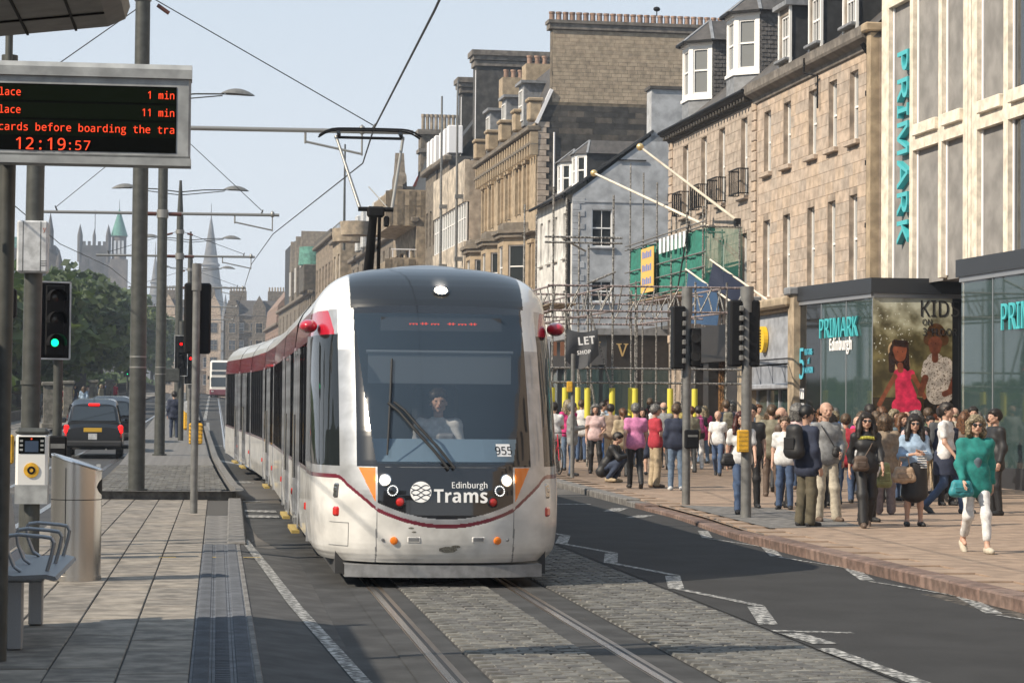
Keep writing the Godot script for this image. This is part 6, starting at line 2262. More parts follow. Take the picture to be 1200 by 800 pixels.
func grey_dormer(n: Node3D, xc: float, y0: float, z: float, white: bool) -> void:
	var h := 1.7
	var mb := MB.new()
	wall_holes(mb, xc - 0.62, xc + 0.62, y0 - 0.3, y0 + h, [Rect2(xc - 0.42, y0 + 0.05, 0.84, h - 0.3)], z, 0.12)
	part("dormer_front", mb, M.dormer_stone, n)
	sash(n, Rect2(xc - 0.42, y0 + 0.05, 0.84, h - 0.3), z - 0.08, M.white_frame, 2, 0.5, 0.06)
	mb = MB.new()
	mb.cbox(Vector3(xc, y0 - 0.02, z + 0.05), Vector3(1.3, 0.1, 0.3), 0.02)
	part("sill", mb, M.lead, n)
	for s in [-1.0, 1.0]:
		mb = MB.new()
		mb.quad(Vector3(xc + s * 0.62, y0 - 0.5, z), Vector3(xc + s * 0.62, y0 - 0.5, z - 2.6), Vector3(xc + s * 0.62, y0 + h, z - 2.6), Vector3(xc + s * 0.62, y0 + h, z))
		part("cheek", mb, M.slate_dark, n)
		mb = MB.new()
		mb.bb(xc + s * 0.62 - 0.05, y0 - 0.3, z - 0.04, xc + s * 0.62 + 0.05, y0 + h, z + 0.04)
		part("corner_board", mb, M.white_frame, n)
	mb = MB.new()
	mb.bb(xc - 0.8, y0 + h, z - 2.8, xc + 0.8, y0 + h + 0.15, z + 0.2)
	part("dormer_roof", mb, M.lead, n)

func sandstone_terrace() -> void:
	var T0 := 5.55; var T1 := 31.2
	var n := house("sandstone_terrace", "long warm sandstone terrace with tall sash windows and two white bay dormers", T0, T1)
	var X := func(t: float) -> float: return T1 - t
	var holes := []
	var low := [17.22, 14.85, 12.15, 10.02, 7.9]
	var up := [28.6, 25.75, 23.15, 20.1, 17.15, 14.83, 12.02, 9.93, 7.86]
	for t in low: holes.append(Rect2(X.call(t) - 0.40, 5.75, 0.80, 2.57))
	for t in [28.6, 25.75, 23.15, 20.1]: holes.append(Rect2(X.call(t) - 0.42, 5.6, 0.84, 2.5))
	for i in up.size():
		var b := 9.4 if i < 4 else 9.92
		holes.append(Rect2(X.call(up[i]) - 0.42, b, 0.84, (12.12 if i < 4 else 11.98) - b))
	var mb := MB.new()
	wall_holes(mb, 0.0, X.call(T0), 0.0, 12.6, holes)
	part("front_wall", mb, M.mortar, n)
	shell(n, "side_wall", 0.0, X.call(T0), 0.0, 12.6, -12.0, -0.4, M.stone_dark)
	mb = MB.new()
	mb.quad(Vector3(0, 0, -0.4), Vector3(0, 0, 0), Vector3(0, 12.6, 0), Vector3(0, 12.6, -0.4))
	mb.quad(Vector3(X.call(T0), 0, 0), Vector3(X.call(T0), 0, -0.4), Vector3(X.call(T0), 12.6, -0.4), Vector3(X.call(T0), 12.6, 0))
	part("end_wall", mb, M.sand[0], n)
	ashlar(n, X.call(18.35), X.call(T0) - 0.3, 4.6, 12.5, holes, 0.36, 0.86, M.sand, 300)
	ashlar(n, 0.35, X.call(19.05), 4.6, 12.5, holes, 0.36, 0.86, M.sand2, 0)
	for i in holes.size():
		var r: Rect2 = holes[i]
		sash(n, r, -0.2, M.white_frame, 1, 0.5, 0.055, M.win_glass_light)
		mb = MB.new()
		mb.cbox(Vector3(r.get_center().x, r.position.y - 0.08, 0.05), Vector3(1.16, 0.15, 0.22), 0.02)
		part("sill", mb, M.sand[1], n)
	# balconets on the left section
	for t in [28.6, 25.75, 23.15, 20.1]:
		var c: float = X.call(t)
		mb = MB.new()
		for e in [0.0, 0.85]: mb.bb(c - 0.62, 9.42 + e, 0.36, c + 0.62, 9.46 + e, 0.40)
		for s in [-0.62, 0.62]:
			for e in [0.0, 0.85]: mb.bb(c + s - 0.02, 9.42 + e, 0.0, c + s + 0.02, 9.46 + e, 0.40)
			for k in 5: mb.bb(c + s - 0.01, 9.44, 0.04 + k * 0.08, c + s + 0.01, 10.28, 0.06 + k * 0.08)
		for k in 9: mb.bb(c - 0.62 + k * 0.155 - 0.01, 9.44, 0.37, c - 0.62 + k * 0.155 + 0.01, 10.28, 0.39)
		part("balcony_rail", mb, M.black, n)
	# rusticated strips, cornice on brackets, gutter, pipes
	for q in [[18.46, 19.0], [30.65, 31.2]]:
		for k in 23:
			mb = MB.new()
			mb.cbox(Vector3((X.call(q[0]) + X.call(q[1])) / 2, 4.75 + k * 0.345, 0.03), Vector3(0.52 if k % 2 else 0.44, 0.325, 0.1), 0.03)
			part("quoin", mb, M.sand[k % M.sand.size()], n)
	mb = MB.new()
	mb.prism([Vector2(0, 12.46), Vector2(0.1, 12.5), Vector2(0.16, 12.64), Vector2(0.42, 12.74), Vector2(0.45, 12.82), Vector2(0.0, 12.9)], 0.0, 1.0)
	var cm := MB.new()
	cm.t = Transform3D(Basis(Vector3(0, 0, -1), Vector3.UP, Vector3.RIGHT), Vector3.ZERO)
	cm.prism([Vector2(0, 12.46), Vector2(-0.1, 12.5), Vector2(-0.16, 12.64), Vector2(-0.42, 12.74), Vector2(-0.45, 12.82), Vector2(0.0, 12.9)], 0.0, X.call(18.7))
	part("cornice", cm, M.cornice_dark, n)
	cm = MB.new()
	cm.t = Transform3D(Basis(Vector3(0, 0, -1), Vector3.UP, Vector3.RIGHT), Vector3.ZERO)
	cm.prism([Vector2(0, 12.36), Vector2(-0.08, 12.4), Vector2(-0.12, 12.56), Vector2(-0.36, 12.68), Vector2(-0.40, 12.76), Vector2(-0.40, 13.02), Vector2(0.0, 13.02)], X.call(18.7), X.call(T0) - 0.45)
	part("cornice", cm, M.cornice_grey, n)
	for k in 30:
		mb = MB.new()
		mb.cbox(Vector3(0.3 + k * 0.41, 12.62, 0.2), Vector3(0.14, 0.16, 0.32), 0.02)
		part("bracket", mb, M.cornice_dark, n)
	mb = MB.new()
	mb.cyl(Vector3(0.0, 12.86, 0.46), Vector3(X.call(18.7), 12.86, 0.46), 0.07, 0.07, 8)
	part("gutter", mb, M.black, n)
	mb = MB.new()
	mb.tube([Vector3(X.call(6.1), 12.5, 0.35), Vector3(X.call(6.1), 12.2, 0.14), Vector3(X.call(6.1), 0.5, 0.14)], 0.075, 8)
	for y in [11.0, 9.0, 7.2]: mb.cyl(Vector3(X.call(6.1), y, 0.14), Vector3(X.call(6.1), y + 0.14, 0.14), 0.11, 0.11, 8)
	part("downpipe", mb, M.black, n)
	mb = MB.new()
	mb.tube([Vector3(X.call(11.6), 12.9, 0.42), Vector3(X.call(11.6), 12.45, 0.42), Vector3(X.call(11.2), 12.3, 0.1), Vector3(X.call(11.2), 11.3, 0.1)], 0.03, 6)
	part("cable", mb, M.black, n)
	# party wall pilaster at the near end, with cap
	mb = MB.new()
	mb.cbox(Vector3(X.call(T0) - 0.18, 6.4, 0.10), Vector3(0.34, 12.7, 0.36), 0.02)
	part("pilaster", mb, M.ochre, n)
	mb = MB.new()
	mb.cbox(Vector3(X.call(T0) - 0.18, 12.9, 0.16), Vector3(0.5, 0.26, 0.55), 0.04)
	part("pilaster_cap", mb, M.ochre, n)
	# roof
	mb = MB.new()
	mb.quad(Vector3(0, 12.9, 0.2), Vector3(X.call(T0), 12.9, 0.2), Vector3(X.call(T0), 17.2, -4.6), Vector3(0, 17.2, -4.6))
	mb.quad(Vector3(0, 17.2, -4.6), Vector3(X.call(T0), 17.2, -4.6), Vector3(X.call(T0), 12.9, -10.0), Vector3(0, 12.9, -10.0))
	mb.tri(Vector3(0, 12.6, 0.2), Vector3(0, 17.2, -4.6), Vector3(0, 12.6, -10.0))
	mb.tri(Vector3(X.call(T0), 12.6, 0.2), Vector3(X.call(T0), 12.6, -10.0), Vector3(X.call(T0), 17.2, -4.6))
	part("roof", mb, M.slate, n)
	bay_dormer(n, X.call(29.3), 14.0, -0.15)
	bay_dormer(n, X.call(22.6), 14.0, -0.15)
	grey_dormer(n, X.call(15.0), 13.35, 0.05, true)
	grey_dormer(n, X.call(11.6), 13.35, 0.05, true)
	grey_dormer(n, X.call(8.1), 13.35, 0.05, true)

func street_shops() -> void:
	# ground-floor shop fronts that stand forward of the terrace
	var T0 := 6.4; var T1 := 13.0
	var n := house("grey_shop_front", "pale grey shop front with a yellow oval sign between cream pilasters", T0, T1, 1.9, "shop front")
	shell(n, "back_wall", 0.0, 6.6, 0.0, 5.2, -1.9, -1.4, M.shop_inside)
	var mb := MB.new()
	mb.bb(0.3, 3.35, -0.3, 5.5, 5.0, -0.05)
	part("fascia", mb, M.shop_grey, n)
	mb = MB.new()
	mb.bb(0.5, 3.5, -0.05, 5.2, 4.75, 0.0)
	part("fascia_panel", mb, M.shop_grey2, n)
	for k in 4:
		mb = MB.new()
		mb.bb(0.3 + k * 1.32, 2.75, -0.25, 1.52 + k * 1.32, 3.3, -0.1)
		part("fascia_panel", mb, M.shop_grey, n)
	mb = MB.new()
	mb.cbox(Vector3(2.9, 5.12, 0.0), Vector3(5.6, 0.3, 0.7), 0.06)
	mb.cbox(Vector3(2.9, 4.92, -0.06), Vector3(5.5, 0.12, 0.36), 0.03)
	part("cornice", mb, M.cream_stone, n)
	mb = MB.new()
	mb.cbox(Vector3(2.9, 2.66, -0.05), Vector3(5.4, 0.16, 0.4), 0.03)
	part("sill_band", mb, M.shop_grey2, n)
	mb = MB.new()
	for k in 24:
		var a0 := TAU * k / 24; var a1 := TAU * (k + 1) / 24
		mb.t = Transform3D(Basis(), Vector3(2.45, 4.1, 0.02))
		var P := func(a: float) -> Vector3: return Vector3(cos(a) * 0.36, sin(a) * 0.40, 0)
		mb.tri(Vector3(0, 0, 0.14), P.call(a0) + Vector3(0, 0, 0.14), P.call(a1) + Vector3(0, 0, 0.14))
		mb.quad(P.call(a0), P.call(a1), P.call(a1) + Vector3(0, 0, 0.14), P.call(a0) + Vector3(0, 0, 0.14))
	part("oval_sign", mb, M.sign_yellow, n)
	mb = MB.new()
	mb.t = Transform3D(Basis(), Vector3(2.45, 4.1, 0.02))
	for k in 7: mb.ball(Vector3(0.0, -0.27 + k * 0.09, 0.15), Vector3(0.06, 0.03, 0.02), 8)
	part("sign_mark", mb, M.black, n)
	for x in [0.15, 5.75]:
		mb = MB.new()
		mb.cbox(Vector3(x, 2.65, -0.1), Vector3(0.55, 5.3, 0.6), 0.03)
		part("pilaster", mb, M.cream_stone, n)
		mb = MB.new()
		mb.cbox(Vector3(x, 5.4, -0.05), Vector3(0.62, 0.22, 0.75), 0.03)
		part("pilaster_cap", mb, M.lead, n)
	for k in 4:
		mb = MB.new()
		mb.bb(0.45 + k * 1.25, 0.65, -0.35, 1.62 + k * 1.25, 2.56, -0.33)
		part("pane", mb, M.shop_glass, n)
		mb = MB.new()
		mb.bb(0.38 + k * 1.25, 0.35, -0.4, 0.46 + k * 1.25, 2.6, -0.28)
		part("mullion", mb, M.shop_grey2, n)
	mb = MB.new()
	mb.bb(0.3, 0.2, -0.45, 5.5, 0.65, -0.22)
	part("stall_riser", mb, M.fascia_black, n)
	for q in [[1.0, M.green_print], [2.2, M.sign_yellow], [3.6, M.green_print], [4.6, M.sign_yellow]]:
		mb = MB.new()
		mb.bb(q[0], 0.7, -0.7, q[0] + 0.55, 2.3, -0.66)
		part("window_display", mb, q[1], n)
	# dark shop with a timber doorway
	n = house("dark_shop_front", "dark brown shop front with a lit timber doorway under the scaffold net", 13.1, 21.2, 1.9, "shop front")
	shell(n, "back_wall", 0.0, 8.1, 0.0, 4.6, -1.9, -1.6, M.shop_warm)
	mb = MB.new()
	mb.bb(0.0, 3.55, -1.5, 8.1, 4.75, 0.0)
	part("fascia", mb, M.shop_brown, n)
	for q in [[0.0, 1.3], [2.6, 3.3], [5.6, 8.1]]:
		mb = MB.new()
		mb.bb(q[0], 0.1, -0.9, q[1], 3.55, -0.1)
		part("pier", mb, M.shop_brown, n)
	for q in [[1.3, 2.6], [3.3, 5.6]]:
		mb = MB.new()
		mb.bb(q[0] + 0.12, 0.3, -0.62, q[1] - 0.12, 3.45, -0.6)
		part("pane", mb, M.shop_glass, n)
		for x in [q[0], q[1] - 0.14]:
			mb = MB.new()
			mb.bb(x, 0.2, -0.75, x + 0.14, 3.55, -0.45)
			part("timber_post", mb, M.timber, n)
		mb = MB.new()
		mb.bb(q[0], 2.2, -0.72, q[1], 2.3, -0.5)
		part("timber_rail", mb, M.timber, n)
	# low modern shop in the gap beyond the terrace
	n = house("low_modern_shop", "low dark glass shop with a gold letter sign behind the scaffolding", 31.3, 51.0, 2.5, "shop front")
	shell(n, "rear_block", 0.0, 19.7, 0.0, 5.4, -11.0, -3.0, M.stone_dark)
	mb = MB.new()
	mb.bb(0.0, 4.9, -11.0, 19.9, 5.15, 0.5)
	part("roof", mb, M.lead, n)
	mb = MB.new()
	mb.bb(0.0, 3.75, -3.0, 19.8, 4.9, 0.0)
	mb.bb(19.5, 0.3, -3.0, 19.8, 3.75, -0.0)
	part("fascia", mb, M.shop_brown, n)
	for k in 9:
		mb = MB.new()
		mb.bb(k * 2.2, 0.2, -0.35, k * 2.2 + 0.16, 3.75, -0.1)
		part("mullion", mb, M.shop_grey2 if k % 3 == 0 else M.fascia_black, n)
		mb = MB.new()
		mb.bb(k * 2.2 + 0.16, 0.3, -0.3, k * 2.2 + 2.2, 3.75, -0.28)
		part("pane", mb, M.shop_glass, n)
	for k in 4:
		mb = MB.new()
		mb.bb(4.0 + k * 3.3, 0.4, -1.6, 5.0 + k * 3.3, 2.9, -1.5)
		part("inner_column", mb, M.shop_grey, n)
	# its end towards us, with glass and letters
	var e := Transform3D(Basis(Vector3(0, 0, -1), Vector3.UP, Vector3(1, 0, 0)), Vector3(19.82, 0, 0))
	words(n, "V", e * Transform3D(Basis(), Vector3(-0.55, 4.3, 0.03)), 0.62, M.gold, "Droid Serif", 0.06, 400, "letter")
	words(n, "V", e * Transform3D(Basis(), Vector3(0.62, 4.3, 0.03)), 0.5, M.gold, "Droid Serif", 0.06, 400, "letter")
	for k in 4:
		mb = MB.new()
		mb.t = e
		mb.bb(-2.2 + k * 0.34, 4.05, 0.0, -2.0 + k * 0.34, 4.6, 0.04)
		part("letter_bar", mb, M.gold_dark, n)
	for k in 3:
		mb = MB.new()
		mb.t = e
		mb.bb(-1.6 + k * 1.5, 0.4, 0.0, -0.3 + k * 1.5, 3.6, 0.02)
		part("pane", mb, M.shop_glass, n)
	for k in 6:
		var g := Vector3(-3.2 + k * 0.0, 3.85, -0.4)
		mb = MB.new()
		mb.bb(0.6 + k * 1.05, 3.95, 0.0, 1.5 + k * 1.05, 4.7, 0.05)
		part("pale_panel", mb, M.pale_grey, n)

func white_house() -> void:
	var T0 := 51.3; var T1 := 60.9
	var n := house("white_house", "white painted house with a blue grey gable and two small bay dormers", T0, T1)
	var W := T1 - T0
	var holes := []
	for x in [1.2, 3.35, 5.25, 7.6]:
		holes.append(Rect2(x - 0.36, 9.45, 0.72, 2.15))
		holes.append(Rect2(x - 0.36, 5.6, 0.72, 2.2))
	var mb := MB.new()
	wall_holes(mb, 0.0, W, 0.0, 12.4, holes)
	part("front_wall", mb, M.white_wall, n)
	for r in holes:
		sash(n, r, -0.16, M.white_frame, 1, 0.5, 0.05)
		mb = MB.new()
		mb.cbox(Vector3(r.get_center().x, r.position.y - 0.07, 0.05), Vector3(1.0, 0.13, 0.2), 0.02)
		part("sill", mb, M.white_wall, n)
	# gable: x = W plane, with openings, built in its own frame facing us
	var e := Transform3D(Basis(Vector3(0, 0, -1), Vector3.UP, Vector3(1, 0, 0)), Vector3(W, 0, 0))
	mb = MB.new()
	mb.t = e
	var gh := [Rect2(0.95, 9.85, 1.0, 1.8), Rect2(0.95, 7.2, 1.0, 1.0), Rect2(0.95, 4.6, 1.0, 1.1)]
	wall_holes(mb, 0.0, 11.0, 0.0, 12.3, gh, 0.0, 0.2)
	for q in [[Vector3(0, 12.3, 0), Vector3(11.0, 12.3, 0), Vector3(7.4, 15.3, 0), Vector3(3.9, 15.3, 0)]]: mb.quad(q[0], q[1], q[2], q[3])
	part("gable_wall", mb, M.gable_grey, n)
	for i in 3:
		var w := sash(n, gh[i], -0.12, M.white_frame, 1, 0.5, 0.05)
		w.transform = e
		mb = MB.new()
		mb.t = e
		mb.cbox(Vector3(1.45, gh[i].position.y - 0.06, 0.05), Vector3(1.3, 0.1, 0.16), 0.02)
		part("sill", mb, M.gable_grey, n)
	for k in 26:   # long-and-short corner stones
		mb = MB.new()
		mb.t = e
		var L := 0.62 if k % 2 else 0.38
		mb.cbox(Vector3(L / 2 - 0.02, 4.3 + k * 0.31, 0.005), Vector3(L, 0.29, 0.05), 0.012)
		part("quoin", mb, M.gable_grey, n)
	mb = MB.new()
	mb.t = e
	mb.bb(-0.02, 11.98, 0.0, 8.0, 12.06, 0.04)
	part("string_course", mb, M.gable_grey, n)
	mb = MB.new()
	mb.t = e
	mb.bb(3.85, 15.0, -1.0, 7.4, 17.55, 0.0)
	part("chimney", mb, M.gable_grey, n)
	mb = MB.new()
	mb.t = e
	mb.bb(3.75, 17.55, -1.1, 7.5, 17.7, 0.1)
	part("chimney_cap", mb, M.stone_dark, n)
	mb = MB.new()
	mb.t = e
	mb.cyl(Vector3(6.9, 17.7, -0.5), Vector3(6.9, 18.3, -0.5), 0.2, 0.17, 10)
	part("chimney_pot", mb, M.terracotta, n)
	# roof
	mb = MB.new()
	mb.quad(Vector3(-0.1, 12.35, 0.35), Vector3(W, 12.35, 0.35), Vector3(W, 15.45, -3.9), Vector3(-0.1, 15.45, -3.9))
	mb.quad(Vector3(-0.1, 15.45, -3.9), Vector3(W, 15.45, -3.9), Vector3(W, 15.45, -7.4), Vector3(-0.1, 15.45, -7.4))
	part("roof", mb, M.slate, n)
	mb = MB.new()
	mb.t = e
	mb.bar(Vector3(-0.35, 12.42, 0.02), Vector3(3.95, 15.52, 0.02), 0.14, 0.12)
	part("skew", mb, M.slate_dark, n)
	mb = MB.new()
	mb.cyl(Vector3(0, 12.36, 0.4), Vector3(W, 12.36, 0.4), 0.08, 0.08, 8)
	part("gutter", mb, M.black, n)
	mb = MB.new()
	mb.tube([Vector3(W - 0.5, 12.3, 0.38), Vector3(W - 0.5, 12.0, 0.1), Vector3(W - 0.5, 0.4, 0.1)], 0.09, 8)
	part("downpipe", mb, M.black, n)
	for x in [3.0, 6.9]:
		dormer_small(n, x, 13.0, -0.55)
	mb = MB.new()
	mb.t = e
	mb.bar(Vector3(2.2, 14.05, 0.06), Vector3(3.6, 14.05, 0.06), 0.06, 0.06)
	part("tie_bar", mb, M.black, n)
	mb = MB.new()
	mb.t = e
	mb.cbox(Vector3(4.9, 12.3, 0.25), Vector3(0.5, 0.45, 0.3), 0.04)
	mb.bar(Vector3(4.9, 12.1, 0.0), Vector3(4.9, 11.7, 0.2), 0.1, 0.08)
	part("floodlight", mb, M.black, n)

func dormer_small(n: Node3D, xc: float, y0: float, z: float) -> void:
	var h := 1.55
	var P := [Vector3(xc - 0.85, 0, z - 0.5), Vector3(xc - 0.42, 0, z), Vector3(xc + 0.42, 0, z), Vector3(xc + 0.85, 0, z - 0.5)]
	for i in 3:
		var a: Vector3 = P[i]; var b: Vector3 = P[i + 1]
		var L := a.distance_to(b)
		var xf := Transform3D(Basis((b - a) / L, Vector3.UP, ((b - a) / L).cross(Vector3.UP)), a)
		var mb := MB.new()
		mb.t = xf
		wall_holes(mb, 0.0, L, y0 - 0.35, y0 + h, [Rect2(0.12, y0 + 0.08, L - 0.24, h - 0.22)], 0.0, 0.1)
		part("bay_front", mb, M.white_frame, n)
		sash(n, Rect2(0.12, y0 + 0.08, L - 0.24, h - 0.22), -0.08, M.white_frame, 0, 0.5, 0.05).transform = xf
	for s in [-1.0, 1.0]:
		var mb := MB.new()
		mb.quad(Vector3(xc + s * 0.85, y0 - 0.6, z - 0.5), Vector3(xc + s * 0.85, y0 - 0.6, z - 3.0), Vector3(xc + s * 0.85, y0 + h, z - 3.0), Vector3(xc + s * 0.85, y0 + h, z - 0.5))
		part("cheek", mb, M.slate_dark, n)
	var mb := MB.new()
	var Q := [Vector3(xc - 1.0, y0 + h, z - 3.2), Vector3(xc - 1.0, y0 + h, z - 0.48), Vector3(xc - 0.46, y0 + h, z + 0.14), Vector3(xc + 0.46, y0 + h, z + 0.14), Vector3(xc + 1.0, y0 + h, z - 0.48), Vector3(xc + 1.0, y0 + h, z - 3.2)]
	var ap := Vector3(xc, y0 + h + 0.75, z - 0.8); var ap2 := Vector3(xc, y0 + h + 0.75, z - 3.6)
	mb.quad(Q[0], Q[1], ap, ap2); mb.tri(Q[1], Q[2], ap); mb.tri(Q[2], Q[3], ap); mb.tri(Q[3], Q[4], ap); mb.quad(Q[4], Q[5], ap2, ap)
	part("bay_roof", mb, M.slate, n)
	for i in range(1, 5):
		mb = MB.new()
		mb.bar(Q[i], ap, 0.1, 0.05)
		part("hip_lead", mb, M.lead, n)

func chimney_row(n: Node3D, x: float, y: float, z0: float, z1: float, count: int, m: Material, h := 0.55) -> void:
	for k in count:
		var mb := MB.new()
		mb.lathe([Vector2(0.15, 0.0), Vector2(0.14, h * 0.8), Vector2(0.17, h * 0.82), Vector2(0.17, h), Vector2(0.1, h), Vector2(0.1, h - 0.1)], Vector3(x, y, lerpf(z0, z1, (k + 0.5) / count)), 10)
		part("chimney_pot", mb, m, n)

func brick_gable_house() -> void:
	var T0 := 61.0; var T1 := 80.4
	var n := house("brick_gable_house", "tall house with a broad gable, tan brick above blackened stone, topped by pots", T0, T1)
	var W := T1 - T0
	var e := Transform3D(Basis(Vector3(0, 0, -1), Vector3.UP, Vector3(1, 0, 0)), Vector3(W, 0, 0))
	shell(n, "core", 0.4, W - 0.02, 0.0, 17.2, -10.3, -0.05, M.stone_black)
	var mb := MB.new()
	mb.t = e
	mb.prism([Vector2(0.0, 0.0), Vector2(10.3, 0.0), Vector2(10.3, 22.0), Vector2(0.72, 22.0), Vector2(0.72, 18.6), Vector2(0.0, 17.1)], -0.6, 0.0)
	part("gable_wall", mb, M.mortar_dark, n)
	ashlar(n, 0.05, 10.3, 8.0, 17.95, [], 0.30, 1.0, M.black_stone, 150, 0.0, e)
	ashlar(n, 0.74, 10.3, 17.97, 21.9, [], 0.20, 0.55, M.tan_brick, 150, 0.0, e, "brick")
	mb = MB.new()
	mb.t = e
	mb.bb(0.55, 21.95, -0.75, 10.4, 22.25, 0.12)
	mb.bb(0.48, 22.25, -0.8, 10.45, 22.42, 0.2)
	part("coping", mb, M.cornice_grey, n)
	for k in 27:
		mb = MB.new()
		mb.t = e
		mb.lathe([Vector2(0.15, 0.0), Vector2(0.14, 0.36), Vector2(0.165, 0.38), Vector2(0.165, 0.48), Vector2(0.1, 0.48), Vector2(0.1, 0.4)], Vector3(0.75 + k * 0.365, 22.42, -0.3), 10)
		part("chimney_pot", mb, M.pot_pink, n)
	mb = MB.new()   # cowl
	mb.t = e
	mb.cyl(Vector3(6.4, 22.9, -0.3), Vector3(6.4, 23.3, -0.3), 0.03, 0.03, 6)
	mb.ball(Vector3(6.4, 23.25, -0.3), Vector3(0.2, 0.14, 0.12), 8)
	part("chimney_cowl", mb, M.black, n)
	mb = MB.new()
	mb.t = e
	mb.bar(Vector3(-0.1, 16.95, 0.05), Vector3(0.70, 18.75, 0.05), 0.22, 0.18)
	part("skew", mb, M.trim_white, n)
	# mansard, dormers, front with bracketed cornice and bay windows
	mb = MB.new()
	mb.quad(Vector3(0, 17.1, 0.0), Vector3(W - 0.6, 17.1, 0.0), Vector3(W - 0.6, 20.6, -1.5), Vector3(0, 20.6, -1.5))
	mb.quad(Vector3(0, 20.6, -1.5), Vector3(W - 0.6, 20.6, -1.5), Vector3(W - 0.6, 20.6, -9.0), Vector3(0, 20.6, -9.0))
	part("mansard", mb, M.slate, n)
	for x in [3.2, 9.0, 14.8]:
		mb = MB.new()
		mb.bb(x - 0.8, 17.3, -1.4, x + 0.8, 19.6, 0.1)
		part("dormer", mb, M.lead, n)
		sash(n, Rect2(x - 0.55, 17.6, 1.1, 1.7), 0.12, M.white_frame, 1)
		mb = MB.new()
		mb.bb(x - 1.0, 19.6, -1.5, x + 1.0, 19.75, 0.3)
		part("dormer_roof", mb, M.lead, n)
	for q in [[0.8, 20.6, 3.2], [9.0, 20.6, 2.2]]:
		mb = MB.new()
		mb.bb(q[0], 18.5, -2.4, q[0] + 1.4, 20.6 + q[2] * 0.4, -0.9)
		part("chimney", mb, M.ochre, n)
		chimney_row(n, q[0] + 0.7, 20.6 + q[2] * 0.4, -2.3, -1.0, 3, M.pot_pink)
	var holes := []
	for x in [1.6, 4.2, 7.6, 10.2, 13.6, 16.2]:
		holes.append(Rect2(x - 0.5, 12.6, 1.0, 2.5))
	for x in [5.9, 11.9, 18.0]: holes.append(Rect2(x - 0.4, 8.4, 0.8, 2.3))
	mb = MB.new()
	wall_holes(mb, 0.0, W, 0.0, 17.1, holes)
	part("front_wall", mb, M.ochre, n)
	for r in holes:
		sash(n, r, -0.18, M.white_frame, 0)
		mb = MB.new()
		mb.cbox(Vector3(r.get_center().x, r.end.y + 0.16, 0.08), Vector3(r.size.x + 0.4, 0.24, 0.26), 0.04)
		part("window_head", mb, M.ochre, n)
		for s in [-1.0, 1.0]:
			mb = MB.new()
			mb.cbox(Vector3(r.get_center().x + s * (r.size.x * 0.5 + 0.12), r.get_center().y, 0.06), Vector3(0.18, r.size.y, 0.16), 0.02)
			part("window_jamb", mb, M.ochre, n)
	for q in [[15.9, 0.55, 0.5], [16.7, 0.7, 0.75], [11.3, 0.22, 0.4]]:
		mb = MB.new()
		mb.cbox(Vector3(W / 2, q[0], 0.2), Vector3(W + 0.2, q[1] * 0.4, q[2]), 0.05)
		part("cornice", mb, M.stone_weathered, n)
	for k in 24:
		mb = MB.new()
		mb.prism([Vector2(0.4 + k * 0.82, 15.3), Vector2(0.62 + k * 0.82, 15.3), Vector2(0.66 + k * 0.82, 16.5), Vector2(0.36 + k * 0.82, 16.5)], 0.0, 0.42)
		part("bracket", mb, M.ochre, n)
	for k in 5:
		mb = MB.new()
		mb.cbox(Vector3(0.3 + k * (W - 0.6) / 4.0, 17.6, 0.15), Vector3(0.8, 1.0, 0.7), 0.08)
		mb.cbox(Vector3(0.3 + k * (W - 0.6) / 4.0, 18.2, 0.15), Vector3(0.95, 0.2, 0.85), 0.05)
		part("parapet_pier", mb, M.ochre, n)
	for xc in [2.9, 8.9, 14.9]:   # three-sided bays two storeys high
		var P := [Vector3(xc - 1.9, 0, 0.0), Vector3(xc - 1.0, 0, 1.2), Vector3(xc + 1.0, 0, 1.2), Vector3(xc + 1.9, 0, 0.0)]
		for i in 3:
			var a: Vector3 = P[i]; var b: Vector3 = P[i + 1]
			var L := a.distance_to(b)
			var xf := Transform3D(Basis((b - a) / L, Vector3.UP, ((b - a) / L).cross(Vector3.UP)), a)
			var hh := [Rect2(0.28, 8.5, L - 0.56, 2.3), Rect2(0.28, 5.0, L - 0.56, 2.3)]
			mb = MB.new()
			mb.t = xf
			wall_holes(mb, 0.0, L, 3.5, 11.2, hh, 0.0, 0.18)
			part("bay_wall", mb, M.ochre, n)
			for r in hh: sash(n, r, -0.14, M.white_frame, 0, 0.5, 0.07).transform = xf
			mb = MB.new()
			mb.t = xf
			mb.bb(-0.12, 11.2, -0.2, L + 0.12, 11.42, 0.22)
			mb.bb(-0.16, 11.42, -0.2, L + 0.16, 11.6, 0.34)
			mb.bb(-0.05, 8.0, -0.1, L + 0.05, 8.25, 0.12)
			part("bay_cornice", mb, M.stone_weathered, n)
		mb = MB.new()
		mb.t = Transform3D(Basis(Vector3.RIGHT, PI / 2), Vector3(0, 11.5, 0))
		mb.prism([Vector2(xc - 1.9, 0.0), Vector2(xc - 1.0, 1.2), Vector2(xc + 1.0, 1.2), Vector2(xc + 1.9, 0.0)], -0.5, 0.0)
		part("bay_parapet", mb, M.stone_weathered, n)
	for k in 30:
		mb = MB.new()
		mb.t = e
		mb.cbox(Vector3(0.3 if k % 2 else 0.22, 8.2 + k * 0.30, 0.03), Vector3(0.62 if k % 2 else 0.46, 0.28, 0.06), 0.015)
		part("quoin", mb, M.sand2[k % 3], n)
	mb = MB.new()
	mb.t = e
	mb.cyl(Vector3(0.85, 4.0, 0.1), Vector3(0.85, 16.5, 0.1), 0.05, 0.05, 6)
	part("downpipe", mb, M.trim_white, n)

